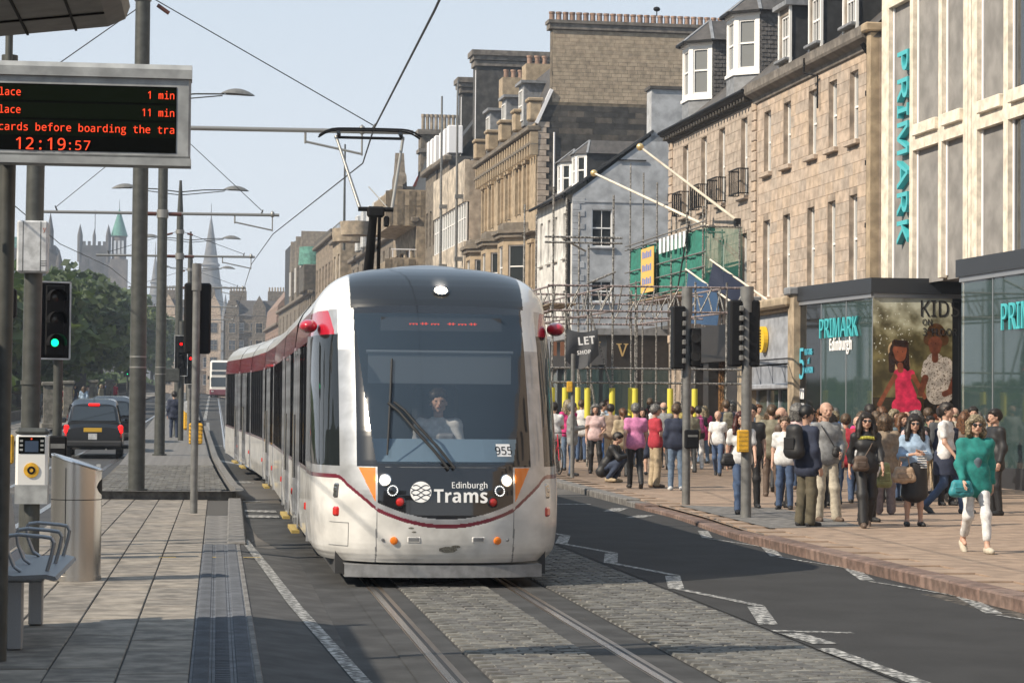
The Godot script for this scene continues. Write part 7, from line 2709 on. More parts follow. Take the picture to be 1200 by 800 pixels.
# a plain building of the far street: front with rows of windows and string courses
func far_house(called: String, label: String, t0: float, t1: float, off: float, y0: float, top: float, depth: float, wall: Material, cols: int, rows: Array, ww: float, fm: Material = null, side: Material = null) -> Node3D:
	var n := house(called, label, t0, t1, off)
	var W := t1 - t0
	var holes := []
	for r in rows:
		for k in cols:
			var x := W * (k + 0.5) / cols
			holes.append(Rect2(x - ww / 2, r[0], ww, r[1] - r[0]))
	var mb := MB.new()
	wall_holes(mb, 0.0, W, y0, top, holes, 0.0, 0.3)
	part("front_wall", mb, wall, n)
	for r in holes: sash(n, r, -0.2, fm if fm else M.white_frame, 0, 0.5, 0.08)
	shell(n, "side_wall", 0.0, W - 0.003, y0, top, -depth, -0.32, side if side else wall)
	mb = MB.new()
	mb.quad(Vector3(W, y0, 0), Vector3(W, y0, -0.33), Vector3(W, top, -0.33), Vector3(W, top, 0))
	part("corner_wall", mb, side if side else wall, n)
	mb = MB.new()
	mb.cbox(Vector3(W / 2, top - 0.15, 0.12), Vector3(W + 0.3, 0.4, 0.6), 0.08)
	part("cornice", mb, M.stone_weathered, n)
	return n

func far_street() -> void:
	# modern cream office
	var n := house("cream_office", "modern cream office block with banded windows and a blank end wall", 80.6, 95.0, 1.0)
	var W := 14.4
	shell(n, "end_wall", 0.0, W, 0.0, 17.1, -9.0, -0.3, M.office_end)
	for q in [[14.6, 17.15], [9.9, 12.2], [5.2, 7.5]]:
		var mb := MB.new()
		mb.bb(0.0, q[0], -0.3, W, q[1], 0.0)
		part("spandrel", mb, M.office_cream, n)
	for q in [[12.2, 14.6], [7.5, 9.9]]:
		for k in 14:
			sash(n, Rect2(k * W / 14.0 + 0.03, q[0], W / 14.0 - 0.06, q[1] - q[0]), -0.15, M.white_frame, 0, 0.6, 0.08, M.office_glass)
	for x in [6.8, 13.9]:
		var mb := MB.new()
		mb.cyl(Vector3(x, 8.0, 0.4), Vector3(x, 22.0, 0.4), 0.10, 0.06, 8)
		for y in [11.0, 14.8]: mb.bb(x - 0.15, y, 0.0, x + 0.15, y + 0.25, 0.5)
		part("flagpole", mb, M.pole_light, n)
	var mb := MB.new()
	mb.bb(0.2, 17.15, -8.5, W - 0.3, 17.2, -0.5)
	part("roof", mb, M.lead, n)
	mb = MB.new()
	for k in 10: mb.bb(W - 0.2, 17.15, -0.6 - k * 0.8, W - 0.15, 17.75, -0.55 - k * 0.8)
	mb.bb(W - 0.2, 17.72, -8.0, W - 0.15, 17.77, -0.55)
	stuff(part("roof_rail", mb, M.galv, n))
	# blackened gables with great chimneys
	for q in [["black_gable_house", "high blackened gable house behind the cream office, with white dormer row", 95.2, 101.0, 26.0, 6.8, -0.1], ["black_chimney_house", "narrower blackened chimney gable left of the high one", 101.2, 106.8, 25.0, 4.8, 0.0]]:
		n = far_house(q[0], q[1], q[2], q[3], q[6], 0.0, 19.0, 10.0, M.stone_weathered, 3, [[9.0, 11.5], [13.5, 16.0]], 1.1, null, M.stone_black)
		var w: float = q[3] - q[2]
		mb = MB.new()
		mb.bb(w - 1.4, 0.0, -q[5], w, q[4] - 0.9, -1.75)
		part("chimney_gable", mb, M.stone_black, n)
		for c in [[0.9, 0.12], [0.5, 0.22], [0.2, 0.34]]:
			mb = MB.new()
			mb.bb(w - 1.4 - c[1], q[4] - c[0], -q[5] - c[1], w + c[1], q[4] - c[0] + 0.35, -1.75 + c[1])
			part("chimney_cap", mb, M.cornice_grey, n)
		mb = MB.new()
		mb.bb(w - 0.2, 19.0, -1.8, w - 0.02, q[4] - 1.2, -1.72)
		part("edge_strip", mb, M.trim_white, n)  # white strip paints in the sunlit street-side edge of the chimney
		mb = MB.new()
		mb.quad(Vector3(0, 19.0, 0.0), Vector3(w - 1.4, 19.0, 0.0), Vector3(w - 1.4, 22.5, -2.6), Vector3(0, 22.5, -2.6))
		part("roof", mb, M.slate_dark, n)
		for k in 3:
			mb = MB.new()
			mb.cbox(Vector3(w * (k + 0.4) / 3.0, 20.2, -0.5), Vector3(0.8, 1.9, 1.0), 0.05)
			part("dormer", mb, M.trim_white, n)
	# ornate dark house with a long row of pots
	n = far_house("ornate_dark_house", "ornate weathered house with a long row of chimney pots behind the pantograph", 121.8, 127.0, 0.0, 0.0, 19.5, 10.0, M.stone_weathered, 2, [[8.5, 11.0], [12.5, 15.0], [16.3, 18.4]], 1.2, null, M.stone_black)
	mb = MB.new()
	mb.bb(3.7, 0.0, -6.5, 5.2, 23.6, -1.5)
	part("chimney_gable", mb, M.stone_weathered, n)
	for c in [[23.6, 24.0, 0.25], [22.2, 22.5, 0.15]]:
		mb = MB.new()
		mb.bb(3.7 - c[2], c[0], -6.5 - c[2], 5.2 + c[2], c[1], -1.5 + c[2])
		part("chimney_cap", mb, M.cornice_grey, n)
	chimney_row(n, 4.45, 24.0, -6.4, -1.6, 14, M.pot_pale, 1.3)
	mb = MB.new()
	mb.prism([Vector2(0.2, 19.3), Vector2(4.8, 19.3), Vector2(4.4, 20.4), Vector2(3.4, 20.8), Vector2(2.5, 22.4), Vector2(1.6, 20.8), Vector2(0.6, 20.4)], -0.5, 0.2)
	part("shaped_gable", mb, M.stone_weathered, n)
	mb = MB.new()
	mb.quad(Vector3(0, 19.5, 0.0), Vector3(5.0, 19.5, 0.0), Vector3(5.0, 22.0, -3.0), Vector3(0, 22.0, -3.0))
	part("roof", mb, M.slate_dark, n)
	# concrete block with jettied balconies
	n = far_house("balcony_block", "tan concrete block with two deep jutting balconies above the tram roof", 107.0, 121.6, 0.6, 0.0, 15.8, 10.0, M.concrete_tan, 4, [[8.0, 10.4], [11.6, 13.8]], 2.4, M.black)
	for q in [[15.2, 17.8, 1.9], [10.6, 12.9, 1.8]]:
		mb = MB.new()
		mb.t = Transform3D(Basis(Vector3.RIGHT, PI / 2), Vector3(0, q[1], 0))
		mb.prism([Vector2(1.0, 0.0), Vector2(3.2, q[2]), Vector2(14.5, q[2]), Vector2(14.5, -5.0), Vector2(1.0, -5.0)], 0.0, q[1] - q[0])
		part("balcony", mb, M.concrete_tan, n)
		for k in 14:
			mb = MB.new()
			mb.bb(3.3 + k * 0.82, q[0] + 0.1, q[2], 3.33 + k * 0.82, q[1] - 0.1, q[2] + 0.02)
			stuff(part("panel_joint", mb, M.joint_tan, n))
		mb = MB.new()
		mb.t = Transform3D(Basis(Vector3(0, 0, -1), Vector3.UP, Vector3(1, 0, 0)), Vector3(14.5, 0, 0))
		for k in 9: mb.bb(-1.8 + k * 0.85, q[0] + 0.1, 0.0, -2.26 + k * 0.85, q[1] - 0.1, 0.03)
		mb.bb(-2.4, lerpf(q[0], q[1], 0.55), 0.0, 5.0, lerpf(q[0], q[1], 0.55) + 0.05, 0.03)
		stuff(part("panel_joint", mb, M.joint_tan, n))
	shell(n, "glazed_end", 13.0, 14.55, 7.6, 10.5, -3.5, 0.4, M.win_glass)
	shell(n, "recess", 13.0, 14.5, 13.0, 15.1, -4.0, 0.0, M.concrete_dark)
	mb = MB.new()
	mb.bar(Vector3(14.45, 13.5, 1.8), Vector3(14.45, 13.5, -4.5), 0.08, 0.08)
	for k in 6: mb.bar(Vector3(14.45, 12.9, 1.7 - k * 1.2), Vector3(14.45, 13.5, 1.7 - k * 1.2), 0.06, 0.06)
	stuff(part("handrail", mb, M.trim_white, n))
	mb = MB.new()
	mb.quad(Vector3(0, 15.8, -0.4), Vector3(14.4, 15.8, -0.4), Vector3(14.4, 22.0, -2.6), Vector3(0, 22.0, -2.6))
	mb.quad(Vector3(14.4, 15.8, -0.4), Vector3(14.4, 15.8, -8.0), Vector3(14.4, 22.0, -8.0), Vector3(14.4, 22.0, -2.6))
	part("roof", mb, M.slate_dark, n)
	# slate and red roofed neighbours
	n = far_house("red_roof_house", "stone house with a steep red side roof and stepped dormers left of the balcony block", 127.2, 162.0, 0.0, 0.0, 16.2, 9.0, M.stone_weathered, 8, [[8.5, 11.0], [12.6, 15.2]], 1.1)
	mb = MB.new()
	mb.prism([Vector2(0.0, 17.2), Vector2(34.6, 17.2), Vector2(34.6, 20.6), Vector2(0.0, 20.6)], -9.0, -3.2)
	part("roof_block", mb, M.slate_dark, n)
	mb = MB.new()
	mb.t = Transform3D(Basis(Vector3(0, 0, -1), Vector3.UP, Vector3(1, 0, 0)), Vector3(34.6, 0, 0))
	mb.prism([Vector2(0.3, 17.3), Vector2(9.0, 17.3), Vector2(9.0, 23.4), Vector2(2.6, 22.2)], -0.3, 0.02)
	part("red_gable", mb, M.red_roof, n)
	mb = MB.new()
	mb.t = Transform3D(Basis(Vector3(0, 0, -1), Vector3.UP, Vector3(1, 0, 0)), Vector3(34.6, 0, 0))
	mb.bar(Vector3(3.6, 17.3, 0.1), Vector3(6.2, 24.0, 0.1), 0.5, 0.3)
	part("skew", mb, M.lead, n)
	for k in 6:
		mb = MB.new()
		mb.cbox(Vector3(5.0 + k * 5.0, 18.4, -1.0), Vector3(1.6, 3.4, 2.2), 0.1)
		part("dormer", mb, M.pale_grey, n)
	for q in [[8.0, 1.6], [16.0, 1.6]]:
		mb = MB.new()
		mb.cyl(Vector3(q[0], 17.4, 1.0), Vector3(q[0], 18.6, 1.0), 1.5, 1.6, 14)
		part("round_balcony", mb, M.concrete_tan, n)
	mb = MB.new()
	mb.cyl(Vector3(3.0, 17.0, 1.0), Vector3(3.0, 27.0, 1.0), 0.14, 0.08, 8)
	part("flagpole", mb, M.pole, n)
	# tall flat block and beyond
	n = far_house("flat_roof_block", "flat roofed brown stone block, tallest of the far end of the street", 171.5, 194.0, 0.8, 0.0, 19.6, 8.0, M.stone_brown, 6, [[9.0, 11.5], [14.5, 17.0]], 1.6)
	shell(n, "attic", 1.0, 21.5, 19.6, 20.1, -8.0, 0.3, M.concrete_dark)
	n = far_house("stair_tower_block", "slim pale block with a glazed stair and roof rail beside the flat roofed one", 162.5, 171.0, 1.0, 0.0, 18.6, 8.0, M.concrete_tan, 2, [[9.0, 12.0], [13.0, 17.0]], 2.0)
	mb = MB.new()
	for z in [0.0, -6.0]: mb.bar(Vector3(0, 20.0, z), Vector3(8.5, 20.0, z), 0.08, 0.08)
	for k in 7: mb.bar(Vector3(k * 1.4, 18.6, 0), Vector3(k * 1.4, 20.0, 0), 0.06, 0.06)
	stuff(part("roof_rail", mb, M.galv, n))
	n = far_house("copper_cupola_house", "dark stone house carrying a green copper drum", 194.5, 213.0, 1.2, 0.0, 15.0, 8.0, M.stone_weathered, 6, [[9.0, 11.0], [12.5, 15.0]], 1.3)
	mb = MB.new()
	mb.cbox(Vector3(15.0, 16.4, -0.6), Vector3(6.6, 3.0, 3.0), 0.1)
	part("corner_tower", mb, M.concrete_dark, n)
	mb = MB.new()
	mb.cyl(Vector3(16.0, 17.9, -0.4), Vector3(16.0, 19.9, -0.4), 1.7, 1.6, 16)
	part("copper_drum", mb, M.copper, n)
	n = far_house("gothic_tower_house", "grey gothic house with a mansard tower and carved dormers, far along the street", 213.5, 262.0, 0.4, 0.0, 15.5, 8.0, M.stone_weathered, 7, [[8.0, 10.5], [11.8, 14.4]], 1.5)
	mb = MB.new()
	mb.bb(0.3, 15.5, -8.0, 18.0, 24.0, -0.8)
	part("mansard_tower", mb, M.slate_dark, n)
	for x in [24.0, 33.0, 42.0]:
		mb = MB.new()
		mb.prism([Vector2(x - 2.0, 15.5), Vector2(x + 2.0, 15.5), Vector2(x + 2.0, 19.5), Vector2(x, 23.5), Vector2(x - 2.0, 19.5)], -6.0, 0.1)
		part("carved_dormer", mb, M.stone_weathered, n)
		sash(n, Rect2(x - 0.8, 16.5, 1.6, 3.0), 0.15, M.white_frame, 1)
	mb = MB.new()
	mb.bb(18.0, 15.5, -9.0, 48.4, 20.5, -2.0)
	part("roof", mb, M.slate_dark, n)
	n = far_house("pink_gable_house", "pinkish stone house with a pointed gable, last before the end block", 262.5, 292.0, 0.4, 0.0, 14.0, 8.0, M.stone_pink, 6, [[5.5, 8.0], [9.5, 12.5]], 1.4)
	mb = MB.new()
	mb.t = Transform3D(Basis(Vector3(0, 0, -1), Vector3.UP, Vector3(1, 0, 0)), Vector3(28.0, 0, 0))
	mb.prism([Vector2(-0.2, 14.0), Vector2(8.0, 14.0), Vector2(8.0, 18.0), Vector2(4.0, 21.5), Vector2(0.0, 16.5)], -24.0, 0.05)
	part("gable", mb, M.stone_pink, n)
	# the end of the street closes the view
	for q in [["end_sandstone_block", "ornate sandstone block closing the far end of the street, left part", -10.5, 0.5, 21.0, M.sand[2]], ["end_slate_block", "grey slate roofed block closing the far end of the street, right part", 1.0, 14.0, 20.0, M.stone_weathered]]:
		n = thing(q[0], q[1], "building", Vector3(q[2], 4.0, -430.0))
		var w: float = q[3] - q[2]
		var holes := []
		for r in 4:
			for k in 6: holes.append(Rect2(w * (k + 0.5) / 6.0 - 0.5, 2.5 + r * 3.2, 1.0, 2.0))
		mb = MB.new()
		wall_holes(mb, 0.0, w, 0.0, 15.4, holes)
		part("front_wall", mb, q[5], n)
		for r in holes: sash(n, r, -0.2, M.white_frame, 0, 0.5, 0.1)
		shell(n, "core", 0.0, w, 0.0, 15.4, -9.0, -0.35, M.stone_dark)
		for k in 3:
			mb = MB.new()
			mb.bb(-0.2, 5.1 + k * 3.6, -0.1, w + 0.2, 5.4 + k * 3.6, 0.4)
			part("string_course", mb, q[5], n)
		mb = MB.new()
		mb.quad(Vector3(0, 15.4, 0.3), Vector3(w, 15.4, 0.3), Vector3(w - 0.8, 18.4, -3.0), Vector3(0.8, 18.4, -3.0))
		mb.quad(Vector3(w, 15.4, 0.3), Vector3(w, 15.4, -8.0), Vector3(w - 0.8, 18.4, -5.0), Vector3(w - 0.8, 18.4, -3.0))
		part("roof", mb, M.slate, n)
		for x in [w * 0.2, w * 0.75]:
			mb = MB.new()
			mb.bb(x - 1.6, 15.4, -5.0, x + 1.6, 20.2, -3.4)
			part("chimney", mb, M.stone_weathered, n)
			for k in 6:
				mb = MB.new()
				mb.cyl(Vector3(x - 1.3 + k * 0.52, 20.2, -4.2), Vector3(x - 1.3 + k * 0.52, 21.0, -4.2), 0.16, 0.14, 8)
				part("chimney_pot", mb, M.pot_pale, n)
		for x in [w * 0.12, w * 0.5, w * 0.88]:
			mb = MB.new()
			mb.prism([Vector2(x - 1.2, 15.2), Vector2(x + 1.2, 15.2), Vector2(x + 1.2, 17.0), Vector2(x, 19.2), Vector2(x - 1.2, 17.0)], -3.0, 0.25)
			part("gablet", mb, q[5], n)
			mb = MB.new()
			mb.bb(x - 1.3, 0.0, 0.0, x + 1.3, 15.2, 0.7)
			part("bay", mb, q[5], n)
			for r in 4: sash(n, Rect2(x - 0.7, 2.5 + r * 3.2, 1.4, 2.0), 0.72, M.pot_pale, 1, 0.5, 0.1)

func scaffolding() -> void:
	var n := thing("scaffold", "steel tube pavement scaffold with yellow padded feet, lattice beams and a board deck", "scaffolding", Vector3(11.5, 0.3, -64.0))
	var o := -n.position
	var T := func(a: Vector3, b: Vector3, name_: String, m: Material, r := 0.03) -> void:
		var mb := MB.new()
		mb.cyl(a + o, b + o, r, r, 7)
		part(name_, mb, m, n)
	var nx := [9.25, 9.62, 10.25, 10.95, 11.6, 12.6, 13.3, 14.2]
	var nz := [-63.5, -70.0, -78.0]
	for i in nx.size():
		for j in nz.size():
			var x: float = nx[i] + 0.05 * j; var z: float = nz[j]
			var top := 5.3
			if i < 4 and j < 2: top = [7.9, 7.6, 6.3, 7.7][i]
			if i in [2, 4, 6] and j > 0: continue
			T.call(G(x, z), G(x, z, top), "standard", M.scaf)
			if x < 13.4 and (j == 0 or (j == 1 and i % 2 == 1)):
				var mb := MB.new()
				mb.cyl(G(x, z, 1.45) + o, G(x, z, 2.3) + o, 0.085, 0.085, 9)
				part("foam_sleeve", mb, M.foam_yellow, n)
	for j in 3:
		var z: float = nz[j]
		for h in ([2.45, 2.85, 4.45, 5.15] if j == 0 else [4.45, 5.15]): T.call(G(9.1, z + 0.04, h), G(14.9, z + 0.04, h), "ledger", M.scaf if h < 4.0 else M.scaf_pink)
		for k in 12:
			var x := 9.2 + k * 0.47
			T.call(G(x, z + 0.04, 4.45), G(x + (0.35 if k % 2 else 0.12), z + 0.04, 5.15), "lattice", M.scaf, 0.022)
	for x in [9.25, 10.95, 14.2]:
		for h in [4.45, 5.15]: T.call(G(x, -63.4, h), G(x, -79.0, h), "ledger", M.scaf_pink)
		for k in 10: T.call(G(x, -63.8 - k * 1.5, 4.45), G(x, -64.6 - k * 1.5, 5.15), "lattice", M.scaf, 0.022)
	for h in [6.35, 6.5]: T.call(G(9.0, -63.45, h), G(11.2, -63.45, h), "ledger", M.scaf)
	T.call(G(9.5, -63.4, 6.45), G(11.2, -70.0, 6.5), "ledger", M.scaf)
	T.call(G(9.62, -63.4, 4.4), G(10.05, -63.4, 2.4), "brace", M.scaf)
	T.call(G(10.3, -63.4, 4.4), G(10.9, -63.4, 2.3), "brace", M.scaf)
	T.call(G(10.35, -63.4, 2.4), G(10.6, -63.4, 0.9), "brace", M.scaf)
	T.call(G(10.2, -63.4, 5.2), G(11.0, -63.4, 5.55), "brace", M.scaf)
	for k in 3:
		var m2 := MB.new()
		m2.t = Transform3D(Basis(), o + Vector3(0, 0.25, 0))
		m2.bb(9.2 + k * 0.27, 4.60, -63.9, 9.43 + k * 0.27, 4.64, -79.0)
		part("deck_board", m2, M.deck, n)
	# banner hung on it
	var b := solo("banner", MB.new(), M.banner_black, "black cloth banner with white capitals sagging from the scaffold", "banner")
	var mb := MB.new()
	for i in 12:
		for j in 8:
			var P := func(u: float, v: float) -> Vector3: return Vector3(9.62 + u * 0.85 - 0.12 * v * (1.0 - u) + 0.06 * v, 4.15 - v * 0.85 + 0.22 * sin(u * PI) * (-0.4) - 0.18 * v * sin(u * 4.0), -63.2 + 0.10 * sin(u * 9.0 + v * 2.0) * v)
			mb.quad(P.call(i / 12.0, (j + 1) / 8.0), P.call((i + 1) / 12.0, (j + 1) / 8.0), P.call((i + 1) / 12.0, j / 8.0), P.call(i / 12.0, j / 8.0))
	b.mesh = mb.mesh()
	words(b, "LET", Transform3D(Basis(Vector3.BACK, 0.12), Vector3(10.12, 3.82, -62.98)), 0.22, M.white_text, "Droid Sans", 0.01, 700)
	words(b, "SHOP", Transform3D(Basis(Vector3.BACK, 0.12), Vector3(10.06, 3.50, -62.98)), 0.11, M.white_text, "Droid Sans", 0.01, 700)
	# netted platform on the terrace
	var p := house("netted_scaffold", "upper scaffold platform wrapped in green debris netting on the sandstone terrace", 19.9, 31.7, 1.5, "scaffolding")
	var tube := func(a: Vector3, c: Vector3, nm: String, m: Material) -> void:
		var q := MB.new()
		q.cyl(a, c, 0.03, 0.03, 7)
		part(nm, q, m, p)
	for k in 6:
		var x := 0.1 + k * 2.33
		tube.call(Vector3(x, 0.3, 0), Vector3(x, 8.5 + (3.2 if k == 0 else (2.6 if k == 1 else (2.0 if k == 2 else 0.5))), 0), "standard", M.scaf)
		tube.call(Vector3(x, 0.3, -1.3), Vector3(x, 10.2 if k in [1, 2, 3] else 8.4, -1.3), "standard", M.scaf)
		tube.call(Vector3(x, 6.3, 0.1), Vector3(x, 6.3, -1.4), "transom", M.scaf)
		tube.call(Vector3(x, 8.3, 0.1), Vector3(x, 8.3, -1.4), "transom", M.scaf)
	for h in [6.3, 6.9, 7.4, 8.3, 8.45]:
		tube.call(Vector3(-0.6, h, 0.04), Vector3(12.2, h, 0.04), "ledger", M.scaf)
	tube.call(Vector3(8.0, 5.6, 0.1), Vector3(10.2, 8.6, 0.1), "brace", M.cable)
	mb = MB.new()
	mb.bb(-0.3, 6.15, -1.4, 11.9, 6.22, 0.0)
	part("deck_board", mb, M.deck, p)
	mb = MB.new()
	for i in 40:
		for j in 5:
			var P := func(u: float, v: float) -> Vector3: return Vector3(u * 11.7, 6.25 + v * 2.0, -0.05 + 0.05 * sin(u * 40.0 + v * 3.0) + 0.03 * sin(u * 97.0))
			mb.quad(P.call(i / 40.0, j / 5.0), P.call((i + 1) / 40.0, j / 5.0), P.call((i + 1) / 40.0, (j + 1) / 5.0), P.call(i / 40.0, (j + 1) / 5.0))
	part("debris_net", mb, M.net_green, p)
	mb = MB.new()
	mb.quad(Vector3(11.75, 6.25, 0.0), Vector3(11.75, 6.25, -1.4), Vector3(11.75, 8.3, -1.4), Vector3(11.75, 8.3, 0.0))
	part("debris_net", mb, M.net_thin, p)
	mb = MB.new()
	mb.bb(11.7, 6.1, -1.45, 11.8, 6.45, 0.05)
	part("toe_board", mb, M.net_green, p)
	var yb := part("yellow_sign", MB.new(), M.sign_amber, p)
	mb = MB.new()
	mb.cbox(Vector3(3.9, 7.25, 0.16), Vector3(2.1, 1.7, 0.04), 0.01)
	yb.mesh = mb.mesh()
	for k in 3:
		for i in 5:
			mb = MB.new()
			mb.bb(3.1 + i * 0.32, 7.72 - k * 0.5, 0.182, 3.34 + i * 0.32, 7.98 - k * 0.5 - 0.05 * (i % 2), 0.186)
			part("sign_mark", mb, M.print_blue, yb)
	for k in 7:
		mb = MB.new()
		mb.bb(5.6 + k * 0.62, 7.75, 0.10, 5.95 + k * 0.62, 8.3, 0.12)
		part("white_mark", mb, M.white_text, p)

func flags() -> void:
	# flagpoles raking out from the terrace, gilt balls at their tips
	var ps := [[24.2, 8.55, 40.5, 11.7, 1.5, false, "left raking flagpole on the terrace, nearer the grey gable"], [20.6, 8.5, 26.5, 11.8, 0.9, false, "right raking flagpole on the terrace, just above the green net"]]
	for q in ps:
		var n := thing("flagpole", q[6], "flagpole", LINE0 + AWAY * q[0] + Vector3(0, q[1], 0), 0.0, "raking flagpoles on the terrace")
		var tip: Vector3 = LINE0 + AWAY * lerpf(q[0], q[2], 0.45) + OUT * 3.0 + Vector3(0, q[3] - 0.42, 0) - n.position
		var mb := MB.new()
		mb.cyl(Vector3.ZERO, tip, 0.06, 0.04, 8)
		part("pole", mb, M.cream, n)
		mb = MB.new()
		mb.ball(tip, Vector3.ONE * 0.14, 10)
		part("finial", mb, M.gold, n)
		mb = MB.new()
		mb.box(Vector3(0, 0, 0), Vector3(0.4, 0.3, 0.3))
		part("bracket", mb, M.black, n)
	var fs := [[13.6, 5.2, "blue and white flag hanging from the left pole over the shop fascia"], [10.4, 5.3, "dark blue flag with tan hoist edge beside the grey shop sign"]]
	for i in 2:
		var q: Array = fs[i]
		var base: Vector3 = LINE0 + AWAY * q[0] + OUT * 1.9 + Vector3(0, q[1], 0)
		var n := thing("flag", q[2], "flag", base, 0.0, "flags over the shop fronts")
		var tip := AWAY * 2.3 + OUT * 1.2 + Vector3(0, 1.35, 0)
		var mb := MB.new()
		mb.cyl(Vector3.ZERO, tip, 0.035, 0.03, 8)
		part("pole", mb, M.cream, n)
		mb = MB.new()
		for a in 8:
			for b in 10:
				var P := func(u: float, v: float) -> Vector3:
					var top := tip * lerpf(0.42, 0.98, u)
					var fall := 1.75 if i == 0 else 0.95
					return top + Vector3(0.10 * sin(u * 9.0 + v * 2.0), -v * fall * (0.62 + 0.38 * u), 0.12 * sin(u * 7.0 + v * 3.0)) + AWAY * (0.25 * v * (1.0 - u))
				mb.quad(P.call(a / 8.0, (b + 1) / 10.0), P.call((a + 1) / 8.0, (b + 1) / 10.0), P.call((a + 1) / 8.0, b / 10.0), P.call(a / 8.0, b / 10.0))
		part("cloth", mb, M.flag_blue if i == 0 else M.flag_navy, n)

# ------------------------------------------------------------------ the far skyline
func spire(called: String, label: String, x: float, d: float, w: float, base: float, eave: float, top: float, m: Material) -> Node3D:
	var n := thing(called, label, "church", Vector3(x, 0, -d))
	var mb := MB.new()
	mb.bb(-w * 0.55, base, -w * 0.55, w * 0.55, eave, w * 0.55)
	part("tower", mb, m, n)
	mb = MB.new()
	var prof := [Vector2(w * 0.56, eave), Vector2(w * 0.42, lerpf(eave, top, 0.25)), Vector2(w * 0.26, lerpf(eave, top, 0.55)), Vector2(w * 0.08, lerpf(eave, top, 0.88)), Vector2(0.0, top)]
	mb.lathe(prof, Vector3.ZERO, 8)
	part("spire", mb, m, n)
	for k in 3:
		mb = MB.new()
		var r := lerpf(w * 0.5, w * 0.2, k / 3.0)
		mb.lathe([Vector2(r, lerpf(eave, top, 0.12 + k * 0.2)), Vector2(r + 0.4, lerpf(eave, top, 0.12 + k * 0.2) + 0.4), Vector2(r - 0.3, lerpf(eave, top, 0.12 + k * 0.2) + 1.4)], Vector3.ZERO, 8)
		part("spire_band", mb, m, n)
	mb = MB.new()
	mb.cyl(Vector3(0, top - 1.0, 0), Vector3(0, top + 5.0, 0), 0.25, 0.1, 6)
	part("finial", mb, m, n)
	for s in [Vector2(-1, 1), Vector2(1, 1)]:
		mb = MB.new()
		mb.lathe([Vector2(w * 0.13, eave - 4.0), Vector2(w * 0.13, eave + 2.0), Vector2(0.0, eave + 12.0)], Vector3(s.x * w * 0.52, 0, s.y * w * 0.52), 6)
		part("pinnacle", mb, m, n)
	return n

